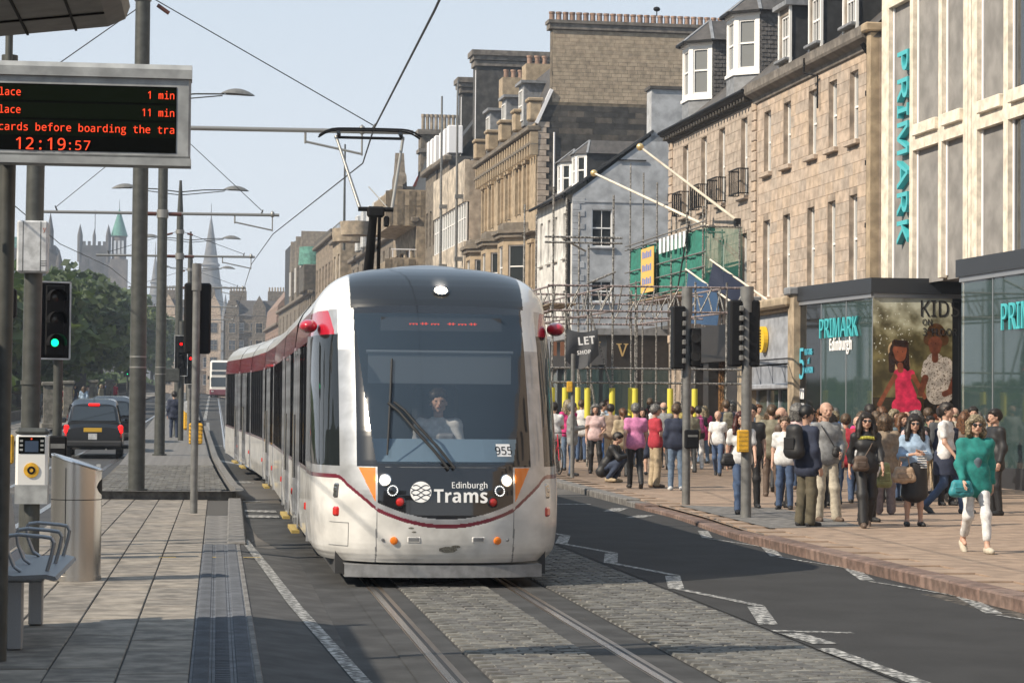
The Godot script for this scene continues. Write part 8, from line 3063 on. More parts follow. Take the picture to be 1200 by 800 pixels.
func skyline() -> void:
	spire("cathedral_spire", "tall grey cathedral spire rising beyond the end of the street", -3.6, 1000.0, 12.5, 0.0, 40.0, 86.0, M.far_stone)
	spire("lesser_spire", "smaller grey spire between the first two tram poles", -27.2, 1000.0, 6.5, 0.0, 42.0, 69.0, M.far_stone)
	spire("thin_spire", "thin distant spire just left of the cathedral one", -11.4, 1000.0, 3.0, 0.0, 40.0, 57.0, M.far_stone)
	# square church tower with corner pinnacles
	var n := thing("church_tower", "square battlemented church tower with tall corner pinnacles above the trees", "church", Vector3(-37.3, 0, -700.0))
	var mb := MB.new()
	mb.bb(-4.4, 0.0, -8.8, 4.4, 51.0, 0.0)
	part("tower", mb, M.far_stone2, n)
	for x in [-4.2, 0.0, 4.2]:
		mb = MB.new()
		mb.lathe([Vector2(0.8, 46.0), Vector2(0.8, 54.0), Vector2(0.5, 55.5), Vector2(0.0, 57.5)] if x != 0.0 else [Vector2(0.5, 51.0), Vector2(0.5, 54.0), Vector2(0.0, 56.0)], Vector3(x, 0, -0.6), 8)
		part("pinnacle", mb, M.far_stone2, n)
	for k in 5:
		mb = MB.new()
		mb.bb(-3.4 + k * 1.5, 51.0, -0.6, -2.5 + k * 1.5, 52.2, 0.0)
		part("merlon", mb, M.far_stone2, n)
	for x in [-2.0, 2.0]:
		mb = MB.new()
		mb.bb(x - 0.6, 40.0, -0.2, x + 0.6, 47.0, 0.15)
		part("belfry_louvre", mb, M.stone_dark, n)
	mb = MB.new()
	mb.cyl(Vector3(0, 50.0, -4.0), Vector3(0, 62.0, -4.0), 0.16, 0.1, 6)
	part("flagpole", mb, M.pole, n)
	n = thing("copper_spire_church", "slender stone turret with a green copper spire right of the square tower", "church", Vector3(-30.2, 0, -700.0))
	mb = MB.new()
	mb.bb(-2.8, 0.0, -5.0, 2.8, 47.0, 0.0)
	part("tower", mb, M.far_stone3, n)
	mb = MB.new()
	mb.lathe([Vector2(2.2, 47.0), Vector2(2.2, 53.6), Vector2(2.5, 54.0)], Vector3(0.2, 0, -2.2), 8)
	part("lantern", mb, M.far_stone3, n)
	for x in [-0.9, 0.3, 1.4]:
		mb = MB.new()
		mb.bb(x - 0.35, 48.5, -0.2, x + 0.3, 52.5, 0.05)
		part("lantern_opening", mb, M.far_sky_gap, n)
	mb = MB.new()
	mb.lathe([Vector2(2.6, 54.0), Vector2(1.4, 58.0), Vector2(0.35, 61.5), Vector2(0.0, 62.5)], Vector3(0.2, 0, -2.2), 8)
	part("copper_spire", mb, M.copper, n)
	mb = MB.new()
	mb.cyl(Vector3(0.2, 62.0, -2.2), Vector3(0.2, 65.0, -2.2), 0.12, 0.05, 6)
	part("finial", mb, M.pole, n)
	n = thing("gothic_gable_church", "stepped gothic gable with pinnacles behind the speaker pole", "church", Vector3(-40.2, 0, -560.0))
	mb = MB.new()
	mb.prism([Vector2(-10.0, 0.0), Vector2(9.0, 0.0), Vector2(8.0, 18.0), Vector2(4.0, 30.0), Vector2(1.2, 41.0), Vector2(-1.2, 41.0), Vector2(-6.0, 30.0), Vector2(-10.0, 20.0)], -12.0, 0.0)
	part("gable", mb, M.far_stone2, n)
	for q in [[0.0, 40.0, 49.0], [2.2, 34.0, 40.0], [5.4, 22.0, 30.0], [7.6, 16.0, 22.0], [-3.0, 34.0, 40.0]]:
		mb = MB.new()
		mb.lathe([Vector2(0.8, q[1]), Vector2(0.8, lerpf(q[1], q[2], 0.5)), Vector2(0.0, q[2])], Vector3(q[0], 0, 0), 6)
		part("pinnacle", mb, M.far_stone2, n)
	n = thing("domed_hotel", "pale stone building with a slate roof at the far left edge", "building", Vector3(-54.0, 0, -600.0))
	mb = MB.new()
	mb.bb(-9.0, 0.0, -10.0, 8.0, 36.0, 0.0)
	part("wall", mb, M.far_stone3, n)
	mb = MB.new()
	mb.prism([Vector2(-9.0, 36.0), Vector2(8.0, 36.0), Vector2(6.5, 43.0), Vector2(-7.0, 43.0)], -9.0, -0.5)
	part("roof", mb, M.slate, n)
	mb = MB.new()
	mb.bb(-2.0, 43.0, -6.0, 4.0, 46.0, -3.0)
	part("ridge_turret", mb, M.copper, n)
	for k in 5: sash(n, Rect2(-7.0 + k * 3.0, 27.0, 1.4, 4.0), 0.05, M.white_frame, 1)
	# low hill and the mass of distant town behind it
	mb = MB.new()
	for i in 40:
		var x0 := -420.0 + i * 21.0
		var y0 := 14.0 + 9.0 * sin(i * 0.7) + 5.0 * sin(i * 1.9); var y1 := 14.0 + 9.0 * sin((i + 1) * 0.7) + 5.0 * sin((i + 1) * 1.9)
		mb.quad(Vector3(x0, 0, -1500), Vector3(x0 + 21.0, 0, -1500), Vector3(x0 + 21.0, y1, -1560), Vector3(x0, y0, -1560))
		mb.quad(Vector3(x0, y0, -1560), Vector3(x0 + 21.0, y1, -1560), Vector3(x0 + 21.0, 0, -1900), Vector3(x0, 0, -1900))
	struct("hill", mb, M.leaf[1])
	# what stands round the stop out of view: the street goes on behind us, the castle rock rises beyond the gardens
	n = house("rear_terrace", "stone terrace that carries the street on behind the stop", -110.0, -16.2)
	shell(n, "wall", 0.0, 93.8, 0.0, 15.0, -12.0, 0.0, M.sand2[0])
	for k in 30:
		for y in [5.5, 9.5]: shell(n, "window", 1.5 + k * 3.1, 2.7 + k * 3.1, y, y + 2.3, 0.0, 0.02, M.win_glass)
	mb = MB.new()
	for i in 24:
		var z0 := 130.0 - i * 14.0; var y0 := 46.0 * sin(PI * i / 24.0) + 3.0 * sin(i * 2.3); var y1 := 46.0 * sin(PI * (i + 1) / 24.0) + 3.0 * sin(i * 2.3 + 2.3)
		mb.quad(Vector3(-85, -1, z0), Vector3(-85, -1, z0 - 14.0), Vector3(-125, y1, z0 - 14.0), Vector3(-125, y0, z0))
		mb.quad(Vector3(-125, y0, z0), Vector3(-125, y1, z0 - 14.0), Vector3(-190, -1, z0 - 14.0), Vector3(-190, -1, z0))
	struct("castle_hill", mb, M.leaf[0])

# ------------------------------------------------------------------ people: joints, tapered bones, one skin meshed over them
# joints of a 1.75 m figure facing +z: [hip, chest, neck, head, shoulder l/r, elbow l/r, wrist l/r, hip joint l/r, knee l/r, ankle l/r]
func pose_of(p: String) -> Array:
	var V := func(x: float, y: float, z: float) -> Vector3: return Vector3(x, y, z)
	var j := [V.call(0, 0.95, 0), V.call(0, 1.29, -0.01), V.call(0, 1.47, -0.02), V.call(0, 1.64, 0.01), V.call(0.175, 1.41, -0.015), V.call(-0.175, 1.41, -0.015), V.call(0.225, 1.13, -0.04), V.call(-0.225, 1.13, -0.04), V.call(0.235, 0.89, 0.04), V.call(-0.235, 0.89, 0.04), V.call(0.085, 0.92, 0), V.call(-0.085, 0.92, 0), V.call(0.10, 0.50, 0.015), V.call(-0.10, 0.50, 0.015), V.call(0.11, 0.08, -0.03), V.call(-0.11, 0.08, -0.03)]
	match p:
		"lean":
			j[12] = V.call(0.11, 0.50, 0.06); j[14] = V.call(0.15, 0.08, 0.05); j[8] = V.call(0.16, 1.02, 0.19); j[6] = V.call(0.25, 1.13, -0.01)
		"walk", "walk2":
			j[12] = V.call(0.09, 0.50, 0.17); j[14] = V.call(0.09, 0.085, 0.25); j[13] = V.call(-0.09, 0.48, -0.02); j[15] = V.call(-0.09, 0.15, -0.30)
			j[7] = V.call(-0.225, 1.14, 0.04); j[9] = V.call(-0.22, 0.94, 0.20); j[6] = V.call(0.225, 1.15, -0.12); j[8] = V.call(0.24, 0.90, -0.10)
		"hold":
			j[6] = V.call(0.23, 1.13, 0.03); j[7] = V.call(-0.23, 1.13, 0.03); j[8] = V.call(0.05, 1.19, 0.28); j[9] = V.call(-0.05, 1.17, 0.29)
		"reach":
			j[7] = V.call(-0.29, 1.15, 0.0); j[9] = V.call(-0.37, 0.93, 0.03)
		"crouch":
			j = [V.call(0, 0.34, -0.16), V.call(0, 0.66, 0.02), V.call(0, 0.83, 0.09), V.call(0, 0.99, 0.15), V.call(0.175, 0.78, 0.06), V.call(-0.175, 0.78, 0.06), V.call(0.23, 0.56, 0.24), V.call(-0.23, 0.56, 0.24), V.call(0.07, 0.64, 0.42), V.call(-0.07, 0.62, 0.42), V.call(0.09, 0.32, -0.14), V.call(-0.09, 0.32, -0.14), V.call(0.15, 0.53, 0.26), V.call(-0.15, 0.50, 0.28), V.call(0.13, 0.09, 0.02), V.call(-0.13, 0.11, -0.04)]
		"bend":
			j[1] = V.call(0, 1.20, 0.20); j[2] = V.call(0, 1.31, 0.35); j[3] = V.call(0, 1.43, 0.46); j[4] = V.call(0.175, 1.27, 0.30); j[5] = V.call(-0.175, 1.27, 0.30); j[6] = V.call(0.21, 1.03, 0.42); j[7] = V.call(-0.21, 1.03, 0.42); j[8] = V.call(0.15, 0.90, 0.62); j[9] = V.call(-0.15, 0.90, 0.62); j[12] = V.call(0.10, 0.50, 0.05)
		"sit":
			j = [V.call(0, 0.52, 0), V.call(0, 0.86, -0.03), V.call(0, 1.04, -0.03), V.call(0, 1.21, 0.0), V.call(0.18, 0.98, -0.02), V.call(-0.18, 0.98, -0.02), V.call(0.25, 0.72, 0.04), V.call(-0.25, 0.72, 0.04), V.call(0.20, 0.66, 0.28), V.call(-0.20, 0.66, 0.28), V.call(0.09, 0.50, 0.0), V.call(-0.09, 0.50, 0.0), V.call(0.12, 0.52, 0.42), V.call(-0.12, 0.52, 0.42), V.call(0.12, 0.08, 0.45), V.call(-0.12, 0.08, 0.45)]
	if p == "walk2":   # mirrored stride
		var m := []
		for i in 16:
			var q: Vector3 = j[i if i < 4 else (i ^ 1)]
			m.append(Vector3(-q.x, q.y, q.z))
		j = m
	return j

# bones as [a, b, radius a, radius b]
func layer(what: String, p: String, kind: String, sex: String) -> Array:
	var j := pose_of(p)
	var f := sex == "f"
	var B := []
	var hip: Vector3 = j[0]; var chest: Vector3 = j[1]; var neck: Vector3 = j[2]
	var up := (chest - hip).normalized()
	var X := Vector3.RIGHT
	match what:
		"skin":
			B.append([neck - up * 0.06, j[3] + Vector3(0, -0.06, -0.02), 0.052 if not f else 0.046, 0.05 if not f else 0.044])
			B.append([j[4], j[5], 0.05, 0.05])
			for s in 2:
				B.append([j[4 + s], j[6 + s], 0.046 if not f else 0.039, 0.038 if not f else 0.033])
				B.append([j[6 + s], j[8 + s], 0.038 if not f else 0.033, 0.026 if not f else 0.022])
				if kind != "long":
					B.append([j[10 + s], j[12 + s], 0.075, 0.052])
					B.append([j[12 + s], (j[12 + s] + j[14 + s]) * 0.5 + Vector3(0, 0.05, -0.02), 0.05, 0.052])
					B.append([(j[12 + s] + j[14 + s]) * 0.5 + Vector3(0, 0.05, -0.02), j[14 + s], 0.05, 0.032])
					B.append([j[14 + s], j[14 + s] + Vector3(0, -0.045, 0.12), 0.034, 0.026])
		"top":
			var g := 0.011 if kind == "jacket" else 0.0
			var w := 0.075 if not f else 0.07
			var lo := hip - up * (0.02 if kind != "jacket" else 0.11)
			B.append([lo + X * (w + 0.012), lo - X * (w + 0.012), 0.119 + g, 0.119 + g])
			B.append([hip + X * w + up * 0.07, hip - X * w + up * 0.07, 0.11 + g, 0.11 + g])
			B.append([hip + X * (w - 0.008) + up * 0.15, hip - X * (w - 0.008) + up * 0.15, (0.10 if not f else 0.084) + g, (0.10 if not f else 0.084) + g])
			B.append([chest + X * 0.07, chest - X * 0.07, (0.108 if not f else 0.096) + g, (0.108 if not f else 0.096) + g])
			B.append([hip, chest, 0.098 + g, 0.10 + g])
			if f: B.append([chest + X * 0.06 + Vector3(0, -0.02, 0.055), chest - X * 0.06 + Vector3(0, -0.02, 0.055), 0.062 + g, 0.062 + g])
			B.append([j[4], j[5], 0.054 + g, 0.054 + g])
			B.append([neck - up * 0.07, neck - up * 0.02, 0.07, 0.058])
			for s in 2:
				var e: Vector3 = j[6 + s]; var a: Vector3 = j[4 + s]
				if kind == "short": B.append([a, a.lerp(e, 0.62), 0.057, 0.058])
				elif kind == "vest": pass
				else:
					B.append([a, e, 0.053 + g, 0.046 + g])
					B.append([e, e.lerp(j[8 + s], 0.93 if kind != "three" else 0.55), 0.046 + g, 0.037 + g])
		"bottom":
			if kind == "skirt" or kind == "dress":
				var kn: Vector3 = (j[12] + j[13]) * 0.5
				B.append([hip + X * 0.06 + up * 0.04, hip - X * 0.06 + up * 0.04, 0.115, 0.115])
				B.append([hip, kn + Vector3(0, 0.04, 0), 0.15, 0.165])
				for s in 2: B.append([j[10 + s], (j[12 + s] as Vector3) + Vector3(0, 0.03, 0), 0.12, 0.115])
			else:
				var sl := 0.0 if kind != "wide" else 0.014
				B.append([hip + X * 0.066 + up * 0.02, hip - X * 0.062 + up * 0.02, 0.098, 0.098])
				for s in 2:
					B.append([j[10 + s], j[12 + s], 0.092 if not f else 0.088, 0.064 + sl])
					var e: Vector3 = j[14 + s]
					if kind == "crop": e = (j[12 + s] as Vector3).lerp(e, 0.72)
					B.append([j[12 + s], e, 0.066 + sl, 0.056 + sl * 1.6])
		"shoes":
			for s in 2:
				var a: Vector3 = j[14 + s]
				var t := Vector3(0.02 * (1 - 2 * s), 0.0, 0.17)
				if a.y > 0.13: t = Vector3(0, -0.11, 0.11)
				B.append([a + Vector3(0, -0.035, -0.03), a + t + Vector3(0, -0.05, 0), 0.046, 0.036])
				B.append([a + Vector3(0, -0.045, -0.035), a + t * 0.5 + Vector3(0, -0.05, 0), 0.042, 0.046])
	return B

func head_bones(f: bool) -> Array:
	return [[Vector3(0, 0.045, -0.012), Vector3(0, 0.03, -0.03), 0.093, 0.088], [Vector3(0, 0.0, 0.022), Vector3(0, -0.045, 0.03), 0.072, 0.052], [Vector3(0, -0.075, 0.055), Vector3(0, -0.082, 0.062), 0.026, 0.022], [Vector3(0.035, -0.05, 0.02), Vector3(-0.035, -0.05, 0.02), 0.036, 0.036], [Vector3(0, 0.022, 0.092), Vector3(0, -0.018, 0.108), 0.009, 0.014], [Vector3(-0.034, 0.033, 0.078), Vector3(0.034, 0.033, 0.078), 0.014, 0.014], [Vector3(-0.04, -0.012, 0.066), Vector3(0.04, -0.012, 0.066), 0.02, 0.02], [Vector3(0.083, 0.012, -0.012), Vector3(0.086, -0.02, -0.006), 0.013, 0.01], [Vector3(-0.083, 0.012, -0.012), Vector3(-0.086, -0.02, -0.006), 0.013, 0.01], [Vector3(-0.018, -0.046, 0.088), Vector3(0.018, -0.046, 0.088), 0.012, 0.012], [Vector3(0, -0.05, -0.03), Vector3(0, -0.14, -0.03), 0.05, 0.046]]

func hair_bones(style: String) -> Array:
	var B := [[Vector3(0, 0.062, -0.022), Vector3(0, 0.03, -0.048), 0.094, 0.094], [Vector3(0.04, 0.075, 0.03), Vector3(-0.04, 0.075, 0.03), 0.055, 0.055], [Vector3(0.07, 0.02, -0.02), Vector3(0.065, -0.01, -0.04), 0.032, 0.03], [Vector3(-0.07, 0.02, -0.02), Vector3(-0.065, -0.01, -0.04), 0.032, 0.03], [Vector3(0, 0.0, -0.07), Vector3(0, -0.05, -0.06), 0.05, 0.035]]
	match style:
		"fringe": B = [[Vector3(0.078, -0.005, -0.03), Vector3(0, -0.02, -0.09), 0.026, 0.036], [Vector3(-0.078, -0.005, -0.03), Vector3(0, -0.02, -0.09), 0.026, 0.036], [Vector3(0.04, -0.03, -0.08), Vector3(-0.04, -0.03, -0.08), 0.03, 0.03]]
		"bob":
			for s in [-1.0, 1.0]: B.append_array([[Vector3(s * 0.085, 0.05, 0.01), Vector3(s * 0.098, -0.09, 0.015), 0.038, 0.036], [Vector3(s * 0.08, 0.03, -0.05), Vector3(s * 0.085, -0.12, -0.03), 0.05, 0.045], [Vector3(s * 0.03, 0.085, 0.06), Vector3(s * 0.075, 0.06, 0.055), 0.035, 0.03]])
			B.append([Vector3(0, 0, -0.08), Vector3(0, -0.12, -0.07), 0.07, 0.055])
		"long", "curly":
			for s in [-1.0, 1.0]: B.append_array([[Vector3(s * 0.085, 0.04, 0.0), Vector3(s * 0.115, -0.12, 0.02), 0.04, 0.045], [Vector3(s * 0.115, -0.12, 0.02), Vector3(s * 0.13, -0.24, 0.05), 0.05, 0.03], [Vector3(s * 0.08, 0.0, -0.05), Vector3(s * 0.09, -0.2, -0.06), 0.055, 0.05]])
			B.append([Vector3(0, 0, -0.08), Vector3(0, -0.26, -0.09), 0.07, 0.06])
			if style == "curly":
				for k in 9: B.append([Vector3(sin(k * 2.1) * 0.13, 0.04 - k * 0.03, -0.02 + 0.05 * cos(k * 1.7)), Vector3(sin(k * 2.1) * 0.14, 0.0 - k * 0.03, 0.0), 0.035, 0.03])
		"tail": B.append([Vector3(0, 0.05, -0.11), Vector3(0, -0.14, -0.14), 0.035, 0.025])
		"cap": B = [[Vector3(0, 0.068, -0.015), Vector3(0, 0.05, -0.03), 0.102, 0.102], [Vector3(0.045, 0.06, 0.10), Vector3(-0.045, 0.06, 0.10), 0.018, 0.018], [Vector3(0.03, 0.058, 0.15), Vector3(-0.03, 0.058, 0.15), 0.014, 0.014]]
	return B

func hand_bones(s: float) -> Array:   # hangs down -y from the wrist, thumb to the front (+z)
	var B := [[Vector3(0, 0.01, 0), Vector3(0, -0.03, 0.0), 0.022, 0.024], [Vector3(0, -0.045, 0.022), Vector3(0, -0.085, 0.024), 0.017, 0.014], [Vector3(0, -0.045, -0.02), Vector3(0, -0.08, -0.022), 0.017, 0.013], [Vector3(0, -0.04, 0.0), Vector3(0, -0.09, 0.0), 0.018, 0.014]]
	var L := [0.065, 0.075, 0.07, 0.055]
	for k in 4:
		var z := 0.030 - 0.019 * k
		var a := Vector3(0, -0.088, z); var b := Vector3(-s * 0.006, -0.088 - L[k] * 0.55, z * 1.1); var c := Vector3(-s * 0.024, -0.088 - L[k] * 0.92, z * 1.1)
		B.append([a, b, 0.0088, 0.008]); B.append([b, c, 0.008, 0.0066])
	B.append([Vector3(0, -0.03, 0.022), Vector3(-s * 0.012, -0.065, 0.048), 0.013, 0.010]); B.append([Vector3(-s * 0.012, -0.065, 0.048), Vector3(-s * 0.018, -0.095, 0.052), 0.010, 0.008])
	return B

# smooth union of tapered capsules on a grid, meshed as surface nets: [vertices, normals, indices]
func net(bones: Array, cell: float, k: float) -> Array:
	var lo := Vector3.ONE * 1e9; var hi := Vector3.ONE * -1e9
	for b in bones:
		var r: float = maxf(b[2], b[3]) + cell * 2.5
		for e in 2:
			lo = lo.min(b[e] - Vector3.ONE * r); hi = hi.max(b[e] + Vector3.ONE * r)
	var nx := int((hi.x - lo.x) / cell) + 2; var ny := int((hi.y - lo.y) / cell) + 2; var nz := int((hi.z - lo.z) / cell) + 2
	var sy := nx; var sz := nx * ny
	var f := PackedFloat32Array()
	f.resize(sz * nz); f.fill(1.0)
	for b in bones:
		var a: Vector3 = b[0]; var e: Vector3 = b[1]; var ra: float = b[2]; var dr: float = b[3] - b[2]
		var ab := e - a
		var l2 := maxf(ab.length_squared(), 1e-8)
		var R: float = maxf(b[2], b[3]) + k + cell * 2.0
		var q0 := ((a.min(e) - Vector3.ONE * R - lo) / cell).floor(); var q1 := ((a.max(e) + Vector3.ONE * R - lo) / cell).ceil()
		for z in range(maxi(0, int(q0.z)), mini(nz, int(q1.z) + 1)):
			for y in range(maxi(0, int(q0.y)), mini(ny, int(q1.y) + 1)):
				var i := z * sz + y * sy + maxi(0, int(q0.x))
				var ap := Vector3(lo.x + maxi(0, int(q0.x)) * cell, lo.y + y * cell, lo.z + z * cell) - a
				for x in range(maxi(0, int(q0.x)), mini(nx, int(q1.x) + 1)):
					var t := clampf(ap.dot(ab) / l2, 0.0, 1.0)
					var d := (ap - ab * t).length() - ra - dr * t
					var c := f[i]
					var h := k - absf(c - d)
					f[i] = minf(c, d) - (h * h * 0.25 / k if h > 0.0 else 0.0)
					ap.x += cell
					i += 1
	var at := PackedInt32Array()
	at.resize(f.size()); at.fill(-1)
	var v := PackedVector3Array()
	var ix := PackedInt32Array()
	var off := [0, 1, sy, sy + 1, sz, sz + 1, sz + sy, sz + sy + 1]
	var E := [[0, 1], [2, 3], [4, 5], [6, 7], [0, 2], [1, 3], [4, 6], [5, 7], [0, 4], [1, 5], [2, 6], [3, 7]]
	var C := []
	for i in 8: C.append(Vector3(i & 1, (i >> 1) & 1, (i >> 2) & 1))
	var near := cell * 1.9
	for z in nz - 1:
		for y in ny - 1:
			var i := z * sz + y * sy
			for x in nx - 1:
				if absf(f[i]) < near:
					var m := 0
					for c in 8:
						if f[i + off[c]] < 0.0: m |= 1 << c
					if m != 0 and m != 255:
						var s := Vector3.ZERO
						var n := 0
						for e in E:
							if ((m >> e[0]) & 1) != ((m >> e[1]) & 1):
								var fa := f[i + off[e[0]]]; var fb := f[i + off[e[1]]]
								s += (C[e[0]] as Vector3).lerp(C[e[1]], fa / (fa - fb))
								n += 1
						at[i] = v.size()
						v.append(lo + (Vector3(x, y, z) + s / n) * cell)
				i += 1
	var st := [1, sy, sz]
	for z in range(1, nz - 1):
		for y in range(1, ny - 1):
			var i := z * sz + y * sy + 1
			for x in range(1, nx - 1):
				if absf(f[i]) < near:
					for ax in 3:
						var o: int = st[ax]
						if (f[i] < 0.0) != (f[i + o] < 0.0):
							var u: int = st[(ax + 1) % 3]; var w: int = st[(ax + 2) % 3]
							var a := at[i - u - w]; var b := at[i - w]; var c := at[i]; var d := at[i - u]
							if a < 0 or b < 0 or c < 0 or d < 0: continue
							if f[i] < 0.0: ix.append_array([a, c, b, a, d, c])
							else: ix.append_array([a, b, c, a, c, d])
				i += 1
	var nn := PackedVector3Array()
	nn.resize(v.size())
	for t in range(0, ix.size(), 3):
		var fn := (v[ix[t + 2]] - v[ix[t]]).cross(v[ix[t + 1]] - v[ix[t]])
		for e in 3: nn[ix[t + e]] += fn
	for i in v.size(): nn[i] = nn[i].normalized()
	return [v, nn, ix]

func add_net(to: Array, g: Array, xf: Transform3D) -> void:
	var base: int = to[0].size()
	for p in g[0]: to[0].append(xf * p)
	for p in g[1]: to[1].append((xf.basis * p).normalized())
	for i in g[2]: to[2].append(i + base)

func net_mesh(g: Array, ground: bool, wrinkle := 0.0) -> ArrayMesh:
	var v: PackedVector3Array = g[0]
	if ground:
		for i in v.size(): v[i].y = maxf(v[i].y, 0.0)
	if wrinkle > 0.0:
		var fn := FastNoiseLite.new()
		fn.frequency = 9.0 if wrinkle < 0.015 else 22.0
		fn.fractal_octaves = 3
		for i in v.size():
			var p := v[i]
			v[i] = p + g[1][i] * fn.get_noise_3d(p.x * 1.3, p.y * 0.8 + p.x * 0.7, p.z * 1.3) * wrinkle
	var a := []
	a.resize(Mesh.ARRAY_MAX)
	a[Mesh.ARRAY_VERTEX] = v; a[Mesh.ARRAY_NORMAL] = g[1]; a[Mesh.ARRAY_INDEX] = g[2]
	var m := ArrayMesh.new()
	m.add_surface_from_arrays(Mesh.PRIMITIVE_TRIANGLES, a)
	return m

var jobs := {}       # key -> [bones, cell, blend]
var nets := {}       # key -> arrays
var meshes := {}
var job_keys := []
func job(i: int) -> void:
	var q: Array = jobs[job_keys[i]]
	q.append(net(q[0], q[1], q[2]))

func want(key: String, bones: Array, cell: float, k: float) -> String:
	if not jobs.has(key): jobs[key] = [bones, cell, k]
	return key

var cloth := {}
func dye(c: Array, rough := 0.85) -> StandardMaterial3D:
	var key := str(c)
	if not cloth.has(key):
		var m := mat(lin(c[0], c[1], c[2]), rough, "softblot", 0.5)
		m.rim_enabled = true; m.rim = 0.15; m.rim_tint = 0.6
		cloth[key] = m
	return cloth[key]

func hair_dye(c: String) -> StandardMaterial3D:
	if not cloth.has("hair" + c):
		var q: Array = DYE[c]
		cloth["hair" + c] = mat(lin(q[0], q[1], q[2]), 0.55, "fine", 0.10, "wear", 0.35)
	return cloth["hair" + c]

const DYE := {"white": [0.72, 0.72, 0.72], "black": [0.014, 0.014, 0.016], "navy": [0.022, 0.03, 0.06], "jeans": [0.06, 0.10, 0.19], "pale_jeans": [0.13, 0.19, 0.28], "dark_jeans": [0.03, 0.045, 0.085], "teal": [0.012, 0.20, 0.18], "grey": [0.26, 0.265, 0.27], "dark_grey": [0.07, 0.075, 0.08], "cream": [0.52, 0.47, 0.38], "beige": [0.45, 0.36, 0.24], "olive": [0.105, 0.09, 0.058], "pink": [0.62, 0.22, 0.42], "magenta": [0.60, 0.04, 0.20], "red": [0.42, 0.03, 0.05], "maroon": [0.10, 0.015, 0.025], "brown": [0.11, 0.075, 0.055], "taupe": [0.20, 0.155, 0.15], "skyblue": [0.33, 0.45, 0.60], "leopard": [0.26, 0.20, 0.145], "blond": [0.62, 0.50, 0.31], "lightbrown": [0.23, 0.14, 0.075], "darkbrown": [0.045, 0.028, 0.02], "ginger": [0.32, 0.13, 0.045], "redhair": [0.17, 0.025, 0.02], "greyhair": [0.36, 0.35, 0.335], "khaki": [0.20, 0.185, 0.13], "green": [0.12, 0.16, 0.10], "yellow": [0.62, 0.50, 0.16], "palepink": [0.62, 0.45, 0.44], "blue": [0.04, 0.12, 0.34], "print": [0.10, 0.14, 0.17], "hazel": [0.30, 0.22, 0.16]}
var crew := []   # [node, spec...] made once the nets are there

# x, distance, turn (0 faces us), height, pose, sex, top kind, top dye, bottom kind, bottom dye, shoe dye, hair style, hair dye, skin tone, label
func who(x: float, d: float, turn: float, h: float, p: String, sex: String, tk: String, tc: String, bk: String, bc: String, sc: String, hs: String, hc: String, tone: float, label: String, group := "", at_y := -99.0) -> Node3D:
	var fine := 0.0145 if d < 45.0 else (0.019 if d < 90.0 else 0.03)
	var y := H(d) + 0.125 if at_y < -50.0 else at_y
	var n := thing("person", label, "person", Vector3(x, y, -d), deg_to_rad(turn), group)
	n.scale = Vector3.ONE * h / 1.75
	var tag_ := "%s|%s|%.3f" % [p, sex, fine]
	var leg := "long" if bk in ["long", "wide"] else "bare"
	var keys := [want("skin|" + leg + tag_, layer("skin", p, leg, sex), fine, 0.03), want("top|" + tk + tag_, layer("top", p, tk, sex), fine, 0.075), want("bot|" + bk + tag_, layer("bottom", p, bk, sex), fine, 0.05), want("shoe|" + tag_, layer("shoes", p, "", sex), minf(fine, 0.016), 0.02)]
	var hc_ := 0.0085 if d < 45.0 else (0.013 if d < 90.0 else 0.025)
	keys.append(want("head|%.4f" % hc_, head_bones(false), hc_, 0.022))
	keys.append(want("hair|%s|%.4f" % [hs, hc_], hair_bones(hs), hc_ * 1.15, 0.03) if hs != "none" else "")
	for s in [1.0, -1.0]: keys.append(want("hand|%.1f|%.1f" % [s, d if d < 1 else (1.0 if d < 90.0 else 2.0)], hand_bones(s), 0.0055 if d < 90.0 else 0.012, 0.008))
	crew.append([n, p, keys, tc, bc, sc, hc, tone, d, turn, hs])
	return n

